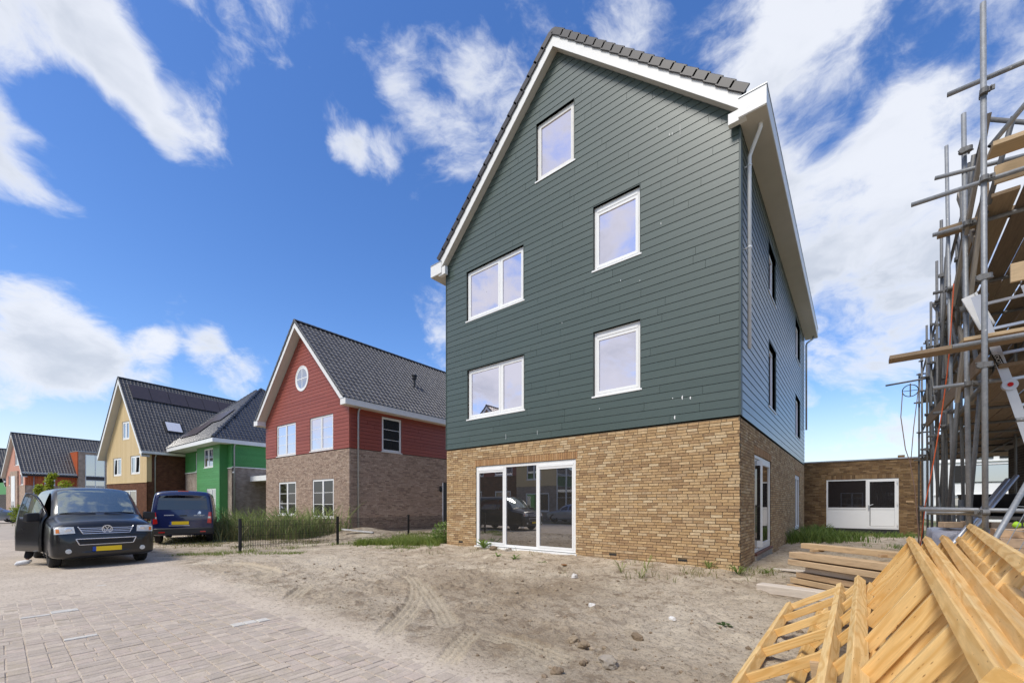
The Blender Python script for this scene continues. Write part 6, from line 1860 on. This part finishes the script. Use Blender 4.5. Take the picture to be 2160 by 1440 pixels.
for a, b in [((3.26, -2.6, 3.0), (3.36, -.2, 6.2)), ((3.34, .3, 5.0), (3.30, -1.6, 3.0)), ((3.40, 1.2, 6.4), (3.52, 3.6, 3.0)), ((3.50, 3.4, .4), (3.44, 1.7, 3.0)), ((3.55, 4.2, 3.0), (3.62, 6.4, 6.0)), ((3.30, -1.2, .3), (3.24, -2.7, 3.0)), ((3.22, -2.2, 6.2), (3.34, -.4, 4.4))]:
    tube('brace', a, b, 'old_tube')
# decks of boards
for zb, y0, y1, x0, n in ((3.06, -3.55, 9.6, .14, 9), (5.02, -3.45, 9.4, .10, 9)):
    for i in range(n):
        y = y0 + rnd.uniform(-.15, .1)
        while y < y1:
            l = rnd.choice((2.4, 3.0, 3.9)); e = min(y + l, y1 + .2)
            x = x0 + i*.232 + rnd.uniform(-.012, .012)
            beam('deck_board', Vector((sx_(y) + x + .1, y, zb + .035 + rnd.uniform(0, .012))) - so_, Vector((sx_(e) + x + .1, e, zb + .035 + rnd.uniform(0, .012))) - so_, .215, .038, 'scaffold_board', SC)
            y = e + .02
for (a, b) in (((3.20, -3.62, 5.17), (5.7, -3.62, 5.17)), ((3.16, -3.5, 3.22), (3.16, 1.5, 3.22)), ((3.2, -3.3, 5.18), (3.38, 1.2, 5.18)), ((3.30, -3.7, 4.02), (5.6, -3.7, 4.02))):
    beam('toe_board', Vector(a) - so_, Vector(b) - so_, .032, .20, 'new_board' if a[2] in (5.17, 4.02) else 'scaffold_board', SC)
# loose planks on the scaffold
def loose(p0, p1, w, h, mat, label):
    return beam('plank', p0, p1, w, h, mat, None, label=label, cat='plank')
loose((2.33, -3.72, 3.30), (5.8, -3.72, 3.34), .22, .045, 'scaffold_board', 'long brown plank sticking far out to the left from the scaffold')
loose((2.95, -3.60, 3.40), (3.55, -3.55, 3.42), .20, .04, 'new_board', 'short pale plank lying on the long brown plank')
loose((2.86, -2.7, 5.12), (4.2, -2.7, 5.16), .2, .05, 'scaffold_board', 'plank end jutting out left at the upper deck of the scaffold')
loose((3.12, -3.9, 5.30), (5.2, -3.85, 5.32), .24, .05, 'new_board', 'fresh yellow plank on the upper deck behind the tallest pole')
# pulley
PU = thing('pulley', 'rope pulley wheel hanging from a tube at the left end of the scaffold', 'pulley', (3.22, 5.6, 4.72))
MB().tube([(.165*math.cos(2*math.pi*i/24), 0, .165*math.sin(2*math.pi*i/24)) for i in range(25)], .011, 6, cap=False).tube([(-.15, 0, 0), (.15, 0, 0)], .008, 6).build('wheel', 'black_metal', PU)
MB().tube([(0, 0, -.16), (0, 0, .20)], .014, 6).build('hook', 'old_tube', PU)
tube('guard_tube', (2.70, 5.6, 4.95), (4.3, 5.6, 5.05), 'old_tube')
M('rope_brown', (.16, .10, .075), .9); M('hose_orange', (.65, .12, .035), .5)
MB().tube([(3.06, 5.6, 4.70), (2.98, 4.9, 3.9), (3.05, 4.6, 3.0), (3.13, 4.4, 2.6), (3.12, 3.24, 1.9), (3.15, 2.2, .05)], .010, 6).tube([(3.38, 5.6, 4.70), (3.22, 4.75, 3.56), (3.14, 4.42, 2.62)], .009, 6).build('rope', 'rope_brown', None, label='brown hoist rope running down from the pulley wheel', cat='rope')
MB().tube([(3.0, -2.75, 4.4), (2.97, -2.69, 3.58), (2.96, -2.57, 3.27), (2.93, -2.47, 2.85), (2.88, -2.38, 2.35), (2.83, -2.29, 1.9), (2.79, -2.19, 1.56), (2.78, -1.95, 1.15), (2.76, -1.7, .7), (2.78, -1.55, .05)], .0065, 6).build('hose', 'hose_orange', None, label='orange hose hanging down in front of the scaffold', cat='hose')
# aluminium ladder
M('alu', (.54, .55, .58), .35, metal=.55, nz=(4, .08))
M('label_black', (.01, .01, .01), .5); M('label_white', (.8, .8, .8), .5)
lp = [Vector(p) for p in ((3.10, -3.36, 3.97), (3.23, -3.38, 3.32), (3.35, -3.41, 2.88), (3.46, -3.45, 2.39), (3.95, -3.5, .10))]
LD = thing('ladder', 'white aluminium folding ladder with a red hinge disc leaning inside the scaffold', 'ladder', tuple(lp[-1] * 1))
lo_ = lp[-1].copy()
off = Vector((.40, .10, .05))
nrm = Vector((-.25, -.95, .05)).normalized()
for o_ in (Vector((0, 0, 0)), off):
    for a, b in ((lp[0], lp[1] + (lp[2]-lp[1])*.9), (lp[2] - (lp[2]-lp[1])*.05, lp[4])):
        MB().bar(a + o_ - lo_, b + o_ - lo_, .078, .032, up=nrm).build('rail', 'alu', LD)
    MB().lathe([(.045, -.03), (.062, -.03), (.062, .03), (.045, .03)], lp[2] + o_ - lo_, 'y', 20).build('hinge', 'alu', LD)
    MB().lathe([(.024, -.04), (.024, .04)], lp[2] + o_ - lo_, 'y', 16).build('hinge_disc', 'lamp_red', LD)
for i in range(13):
    t = i / 12; p = lp[0].lerp(lp[4], .03 + .94*t) - lo_
    MB().bar(p, p + off, .03, .03).build('rung', 'alu', LD)
dl = (lp[2] - lp[1]).normalized(); sd = dl.cross(nrm).normalized(); mid = lp[1].lerp(lp[2], .28) - lo_ + nrm * .021
lab = obj('label_plate', MB().box(-.12, .12, -.028, .028, -.003, .0).mesh('label_plate', 'label_black'), LD, mtx=frame_mtx(mid, dl, nrm.cross(dl), nrm))
text_mesh('lettering', 'VELOCITY', .048, 'label_white', lab, Matrix.Translation((0, 0, .001)), ext=.001, sx=.95)
for k, z in ((0, .0), (1, .07)): MB().box(lp[1].x - lo_.x + .16 + k*.16, lp[1].x - lo_.x + .24 + k*.16, lp[1].y - lo_.y - .08, lp[1].y - lo_.y - .02, lp[1].z - lo_.z + .06 - k*.5, lp[1].z - lo_.z + .10 - k*.5).build('orange_foot', 'lamp_orange', LD)
obj('white_sheet', MB().box(-.055, .055, -.012, .012, -.22, .22).box(.056, .075, -.03, .03, -.22, .22).mesh('white_sheet', 'white_paint'), None, mtx=Matrix.Translation((3.14, -3.15, 3.85)) @ Matrix.Rotation(R(-20), 4, 'Y'), label='white angle profile standing between the poles above the long plank', cat='panel')

# ------------------------------------------------------------------ building material behind the trusses
M('grey_foil', (.33, .33, .38), .28, spec=.6, nz=(4, .12), bump=(5, .8, .04))
M('clay_block', (.52, .36, .23), .9, ramp=[(.52, .37, .24), (.46, .31, .19), (.58, .43, .30)], nz=(15, .15))
M('lime', (.30, .52, .02), .6, nz=(20, .2)); M('beige_stone', (.52, .45, .37), .9, ramp=[(.52, .45, .37), (.46, .39, .31), (.58, .51, .42)], nz=(12, .15))
WP = thing('wrapped_pallet', 'pallet of material wrapped in shiny grey foil behind the yellow trusses', 'pallet', (3.38, -1.45, 0))
bm = bmesh.new(); bmesh.ops.create_cube(bm, size=1); bmesh.ops.subdivide_edges(bm, edges=list(bm.edges), cuts=7, use_grid_fill=True)
for v in bm.verts:
    p = v.co.copy(); e = sum(1 for q in p if abs(q) > .45)
    s = 1 - .04 * max(0, e - 1)
    v.co = Vector((p.x * .98 * s, p.y * .82 * s, (p.z + .5) * 1.06 * (1 - .02*e) + .14)) + Vector((noise.noise(p*5), noise.noise(p*5 + Vector((9, 0, 0))), noise.noise(p*4 + Vector((0, 9, 0))) - .1)) * .045
me = bpy.data.meshes.new('foil'); bm.to_mesh(me); bm.free(); me.shade_smooth(); me.materials.append(MATS['grey_foil']); obj('foil', me, WP)
for y in (-.35, 0, .35): MB().box(-.5, .5, y - .05, y + .05, 0, .10).build('skid', 'grey_board', WP)
MB().box(-.5, .5, -.42, .42, .10, .14).build('deck', 'grey_board', WP)
for i, (x, y, z, s, rz, lb) in enumerate([(3.10, -1.72, 1.245, (.24, .12, .085), .5, 'left clay block lying on the grey wrapped pallet'), (3.36, -1.58, 1.25, (.26, .14, .095), .55, 'middle clay block lying on the grey wrapped pallet'), (3.62, -1.50, 1.245, (.24, .12, .085), .3, 'right clay block lying on the grey wrapped pallet')]):
    v, f = rock_geo(1, 1, .05, 1)
    MB().box(-s[0]/2, s[0]/2, -s[1]/2, s[1]/2, -.045, s[2] - .045).build('clay_block', 'clay_block', None, bevel=.008, loc=None, label=lb, cat='block', group='clay blocks on the pallets').matrix_basis = Matrix.Translation((x, y, z)) @ Matrix.Rotation(rz, 4, 'Z')
BP = thing('brick_pallet', 'pallet stacked with beige clay blocks beside the nearest scaffold pole', 'pallet', (3.72, -3.40, 0))
MB().box(-.5, .5, -.35, .35, 0, .13).build('deck', 'grey_board', BP)
for k in range(12):
    for i in range(4):
        for j in range(3):
            if k < 11 or (i + j) % 2: MB().box(-.5 + i*.25 + .004, -.254 + i*.25, -.35 + j*.233 + .003, -.12 + j*.233, .132 + k*.095, .132 + k*.095 + .09).build('block', 'clay_block', BP)
def blob(name, p, s, mat, label, cat):
    v, f = rock_geo(s, 2, .25, 1.0); MB().add(v, f).build(name, mat, None, smooth=True, loc=p, label=label, cat=cat)
blob('glove', (3.36, -3.62, 1.32), .036, 'lime', 'left lime green glove lying on the clay blocks', 'glove')
blob('glove', (3.45, -3.56, 1.325), .036, 'lime', 'right lime green glove lying on the clay blocks', 'glove')
PS = thing('stone_pallet', 'low stack of beige paving stones behind the mesh barrier', 'pallet', (3.9, -4.55, 0))
MB().box(-.55, .55, -.4, .4, 0, .13).build('deck', 'grey_board', PS)
for k in range(8):
    for i in range(3):
        for j in range(3): MB().box(-.55 + i*.36 + .004, -.20 + i*.36, -.4 + j*.27 + .003, -.14 + j*.27, .132 + k*.11, .132 + k*.11 + .105).build('paving_stone', 'beige_stone', PS)
for i, (a, b, r, lb) in enumerate([((2.98, -2.3, .87), (3.85, -.65, 1.92), .035, 'thicker silver tube leaning diagonally behind the nearest pole'), ((3.03, -2.51, .90), (3.90, -.85, 1.97), .030, 'thinner silver tube leaning just right of the thicker one')]):
    MB().tube([Vector(a), Vector(b)], r, 12).build('silver_tube', 'alu', None, smooth=True, label=lb, cat='tube')
M('tub_black', (.012, .013, .016), .35, nz=(6, .1))
for (x, y, z, lb) in [(4.45, 2.35, 1.30, 'large black mortar tub standing on boards by the unfinished house'), (4.05, 2.65, 1.30, 'smaller black mortar tub with pale rim behind the nearest pole')]:
    MB().lathe([(.24, 0), (.30, .42), (.32, .45), (.28, .44), (.22, .03)], (0, 0, 0), 'z', 20).build('mortar_tub', 'tub_black', None, smooth=True, loc=(x, y, z), label=lb, cat='tub')
TB = thing('trestle_table', 'rough timber bench carrying the black tubs inside the scaffold', 'bench', (4.25, 2.4, 0))
for i in range(4): MB().box(-.75, .55, -.45 + i*.24, -.23 + i*.24, 1.24, 1.30).build('plank', 'grey_board', TB)
for x in (-.65, .45):
    for y in (-.35, .45): MB().box(x - .04, x + .04, y - .04, y + .04, 0, 1.24).build('leg', 'grey_board', TB)
for i in range(9):      # bundle of spare tubes on the ground rack
    y0 = -.6 + .11*(i % 3) ; z0 = .95 + .075*(i // 3)
    t = tube('spare_tube', (3.42 + .05*(i % 2), y0 + rnd.uniform(-.05, .05), z0), (5.4, y0 + .35, z0 + rnd.uniform(-.02, .02)), 'old_tube' if i % 3 else 'tube_steel', par=None)
    tag(t, ('bright galvanised' if i % 3 == 0 else 'dull grey') + ' tube, ' + ('left', 'middle', 'right')[i % 3] + ' in the ' + ('bottom', 'middle', 'top')[i // 3] + ' layer of the spare tube bundle', 'tube', 'spare tubes in the bundle')
RK = thing('tube_rack', 'low timber rack carrying the bundle of spare scaffold tubes', 'rack', (4.3, -.3, 0))
for x in (-.6, .7): MB().box(x - .05, x + .05, -.45, .45, 0, .92).build('trestle', 'grey_board', RK)
for i, (x, y, h) in enumerate([(3.45, .1, 1.62), (3.62, 1.5, 1.42)]):
    t = tube('prop', (x, y, 0), (x, y, h), 'old_tube', r=.035, par=None)
    tag(t, ('taller' if i == 0 else 'shorter') + ' thick grey prop standing among the scaffold poles', 'prop')
# site barrier leaning at the right edge
BR = thing('site_barrier', 'galvanised wire mesh barrier leaning at the right edge', 'barrier', (2.70, -5.25, .0))
bo = Vector((2.70, -5.25, 0))
a0, a1 = Vector((2.62, -5.36, .50)), Vector((3.42, -4.42, 2.15)); bb_ = Vector((1.9, -1.15, -.25))
MB().tube([a0 - bo, a1 - bo], .022, 12).build('frame_tube', 'tube_steel', BR, smooth=True)
MB().tube([a1 - bo, a1 + bb_ - bo], .022, 12).build('frame_tube', 'tube_steel', BR, smooth=True)
MB().tube([a0 - bo, a0 + bb_ - bo], .022, 12).build('frame_tube', 'tube_steel', BR, smooth=True)
m = MB()
for i in range(1, 26): m.tube([a0 + bb_*(i/26) - bo, a1 + bb_*(i/26) - bo], .0028, 5, cap=False)
for i in range(1, 8): m.tube([a0.lerp(a1, i/8) - bo, a0.lerp(a1, i/8) + bb_ - bo], .0028, 5, cap=False)
m.build('wire_mesh', 'tube_steel', BR, kind='stuff')
MB().box(-.1, .55, -.25, .05, 0, .14).build('foot_block', 'concrete', BR)
MB().tube([a0 - bo, (-.02, -.12, .05)], .022, 10).build('frame_leg', 'tube_steel', BR)

# ------------------------------------------------------------------ stack of used beams
M('beam_wood', (.42, .28, .17), .8, ramp=[(.50, .355, .20), (.45, .31, .17), (.55, .40, .24), (.42, .28, .155)], nz=[(2.2, .18), (8, .14), (30, .08)], bump=(14, .25, .004), stretch=(1, 12, 12), patch=(1.6, .56, .7, (.30, .19, .11)))
M('pale_beam', (.56, .49, .41), .85, nz=[(2, .12), (9, .12)], bump=(14, .25, .004), stretch=(1, 10, 10), patch=(1.5, .55, .7, (.40, .34, .28)))
dr = Vector((.75, -.66, .045)).normalized()
for i, (p, l, w, h, lb, mt) in enumerate([((1.32, -1.33, .795), 1.9, .20, .09, 'topmost beam of the timber stack, set back to the right', 'beam_wood'), ((1.17, -1.45, .632), 2.0, .24, .108, 'second beam from the top of the timber stack, the broadest', 'beam_wood'), ((1.15, -1.47, .505), 2.0, .24, .095, 'third beam from the top of the timber stack, under the broadest', 'beam_wood'),
                                         ((1.40, -1.55, .393), 1.8, .20, .085, 'greyish short beam in the middle of the timber stack', 'pale_beam'), ((1.27, -1.50, .289), 1.9, .22, .088, 'orange brown beam under the greyish short one', 'beam_wood'), ((1.18, -1.44, .178), 1.9, .24, .092, 'second lowest beam of the timber stack', 'beam_wood'), ((1.14, -1.48, .062), 1.9, .24, .095, 'lowest beam of the timber stack, lying on the sand', 'beam_wood')]):
    d = (dr + Vector((0, rnd.uniform(-.03, .03), 0))).normalized()
    d.z = .012
    beam('timber_beam', p, Vector(p) + d * l, w, h, mt, None, ch=.006, label=lb, cat='beam', group='beams in the timber stack')
    if i in (0, 2, 3, 5):
        q = Vector(p) + d * (l - .35)
        pass
for i, q in enumerate((.35, 1.5)):
    c_ = Vector((1.24, -1.40, .726)) + dr * q; s_ = Vector((.66, .75, 0)) * .12
    beam('spacer_batten', c_ - s_, c_ + s_, .05, .045, 'beam_wood', None, label=('left' if i == 0 else 'right') + ' spacer batten under the topmost beam of the timber stack', cat='batten')
beam('white_beam', (.70, -2.03, .07), (2.1, -2.36, .09), .26, .15, 'pale_beam', None, ch=.012, label='whitewashed grey beam lying alone on the sand before the timber stack', cat='beam')
beam('grey_board', (.55, .75, .05), (1.15, .65, .06), .2, .03, 'pale_beam', None, label='flat grey board on the ground outside the side door', cat='board')

# ------------------------------------------------------------------ yellow ladder frames
def truss_mat():
    m = M('new_timber', (.74, .47, .17), .6, spec=.25, ramp=[(.76, .51, .215), (.70, .45, .175), (.80, .57, .27), (.73, .47, .185), (.66, .42, .17)], nz=[(1.1, .10), (6, .13), (26, .06)], bump=(20, .12, .003), stretch=(1, 16, 16))
    t = m.node_tree; N, L = t.nodes, t.links; b = N['Principled BSDF']
    src = b.inputs['Base Color'].links[0].from_socket
    tcn = N.new('ShaderNodeTexCoord'); oi = N.new('ShaderNodeObjectInfo')
    mp = N.new('ShaderNodeMapping'); mp.inputs['Scale'].default_value = (.9, 7, 7); L.new(tcn.outputs['Object'], mp.inputs[0])
    k = N.new('ShaderNodeVectorMath'); k.operation = 'SCALE'; k.inputs[0].default_value = (31, 17, 9); L.new(oi.outputs['Random'], k.inputs['Scale'])
    a = N.new('ShaderNodeVectorMath'); L.new(mp.outputs[0], a.inputs[0]); L.new(k.outputs[0], a.inputs[1])
    # growth rings cut along the board, and a few knots
    nz_ = N.new('ShaderNodeTexNoise'); nz_.inputs['Scale'].default_value = 1.0; nz_.inputs['Detail'].default_value = 2; L.new(a.outputs[0], nz_.inputs[0])
    wv = N.new('ShaderNodeMath'); wv.operation = 'MULTIPLY'; wv.inputs[1].default_value = 46; L.new(nz_.outputs['Fac'], wv.inputs[0])
    sn = N.new('ShaderNodeMath'); sn.operation = 'SINE'; L.new(wv.outputs[0], sn.inputs[0])
    mr = N.new('ShaderNodeMapRange'); mr.inputs[1].default_value = -.2; mr.inputs[2].default_value = 1; mr.inputs[3].default_value = 0; mr.inputs[4].default_value = .62; L.new(sn.outputs[0], mr.inputs[0])
    x = N.new('ShaderNodeMix'); x.data_type = 'RGBA'; x.inputs['B'].default_value = (.60, .33, .09, 1); L.new(mr.outputs[0], x.inputs['Factor']); L.new(src, x.inputs['A'])
    mp2 = N.new('ShaderNodeMapping'); mp2.inputs['Scale'].default_value = (2.2, 9, 9); L.new(tcn.outputs['Object'], mp2.inputs[0])
    a2 = N.new('ShaderNodeVectorMath'); L.new(mp2.outputs[0], a2.inputs[0]); L.new(k.outputs[0], a2.inputs[1])
    vo = N.new('ShaderNodeTexVoronoi'); L.new(a2.outputs[0], vo.inputs['Vector'])
    kr = N.new('ShaderNodeMapRange'); kr.inputs[1].default_value = .135; kr.inputs[2].default_value = .03; L.new(vo.outputs['Distance'], kr.inputs[0])
    y = N.new('ShaderNodeMix'); y.data_type = 'RGBA'; y.inputs['B'].default_value = (.24, .10, .03, 1); L.new(kr.outputs[0], y.inputs['Factor']); L.new(x.outputs['Result'], y.inputs['A'])
    L.new(y.outputs['Result'], b.inputs['Base Color'])
truss_mat()
def ladder_frame(lo, hi, y0, ln, slope, label, sp=.80, rw=.062, rh=.066, rung_h=.072, first=.06, ro=.030):
    """two rails lo and hi (x,z at the far end y0) running towards the camera, with rungs between"""
    lo, hi = Vector((lo[0], y0, lo[1])), Vector((hi[0], y0, hi[1]))
    d = Vector((-slope, -1, 0)).normalized(); w = (hi - lo).normalized(); n = w.cross(d).normalized()
    if n.z < 0: n = -n
    t = thing('roof_frame', label, 'timber frame', tuple(lo), 0, 'yellow ladder frames')
    for p in (lo, hi):
        beam('rail', p - lo, p - lo + d * ln, rw, rh, 'new_timber', t, up=n, ch=.005)
    k = first
    while k < ln - .1:
        a = lo + d * (k + .02) + w * (rw/2 + .002); b = hi + d * (k + .02) - w * (rw/2 + .002)
        beam('rung', a - lo - n*ro, b - lo - n*ro, .045, rung_h, 'new_timber', t, up=n, ch=.003)
        k += sp
    return t
ladder_frame((1.28, .075), (1.86, .42), -3.30, 5.4, .0, 'lowest yellow ladder frame, its left rail lying on the sand', rung_h=.08, rh=.105, ro=.012)
ladder_frame((1.66, .08), (2.06, .56), -3.42, 5.5, .012, 'yellow ladder frame just behind the lowest one, almost hidden by it', first=.25, rh=.105, ro=.012)
ladder_frame((2.17, .48), (2.55, 1.10), -3.30, 5.7, .046, 'yellow ladder frame with the widest open rungs, foremost of the steep ones', rung_h=.085)
ladder_frame((2.34, .46), (2.70, 1.11), -3.28, 5.7, .066, 'second steep yellow ladder frame behind the foremost one')
ladder_frame((2.50, .46), (2.85, 1.13), -3.26, 5.6, .084, 'third steep yellow ladder frame from the front')
ladder_frame((2.64, .46), (2.99, 1.12), -3.25, 5.6, .096, 'fourth steep yellow ladder frame, its rail striped with grain')
ladder_frame((2.76, .66), (3.12, 1.27), -2.95, 5.0, .11, 'rearmost and highest yellow ladder frame, turned to the right', sp=.55, first=.08)
for i, (y, x0, x1, z) in enumerate([(-3.9, 1.75, 3.2, .22), (-6.6, 1.75, 3.1, .22)]):
    beam('bearer', (x0, y, z - .03), (x1, y, z + .10), .09, .30, 'beam_wood', None, label=('far' if i == 0 else 'near') + ' bearer under the steep yellow ladder frames', cat='beam')

# ------------------------------------------------------------------ houses across the street, seen in the big window
red_like('red_house', 'red clad house across the street, seen only reflected in the big window', -33.4, -23.0, R(180), detail=False)
red_like('red_house', 'second red clad house across the street, behind the camera position', -0.8, -24.0, R(180), detail=False)
OY = thing('ochre_house', 'ochre clad house across the street, seen only reflected in the big window', 'house', (-11.5, -22.5, 0), R(180))
o1 = [(1.3, 5.2, .7, 2.6), (8.8, 10.6, 4.0, 5.9)]
MB().box(.2, 12.6, .2, 10, -.1, 6.4).build('inner_shell', 'house_core', OY)
ent = (6.0, 8.2, .05, 6.2)
wa = [(9.9, 11.7, 3.9, 5.6), (1.0, 3.0, 3.9, 5.6), ent]
wb_ = [(9.0, 11.8, .8, 2.6), (1.0, 3.4, .8, 2.6), ent]
wall_sheet('front_wall', OY, mfront(), 0, 13, -.1, 3.25, wb_, 'far_grey_brick', d1=0)
wall_sheet('front_cladding', OY, mfront(), 0, 13, 3.26, 7, wa, 'yellow_siding', d1=.03)
for w_ in wa[:2] + wb_[:2]: window(OY, mfront(), *w_, [(0, .5, True), (.5, 1, True)], glass='far_glass', d=-.03)
window(OY, mfront(), *ent, [(0, .5, False), (.5, 1, True)], glass='far_glass', d=-.03, bars=(1, 3))
MB().prism([(-.4, 6.9), (13.4, 6.9), (6.5, 12)], -10, .4, mfront(), back=True).build('roof', 'dark_tile', OY)
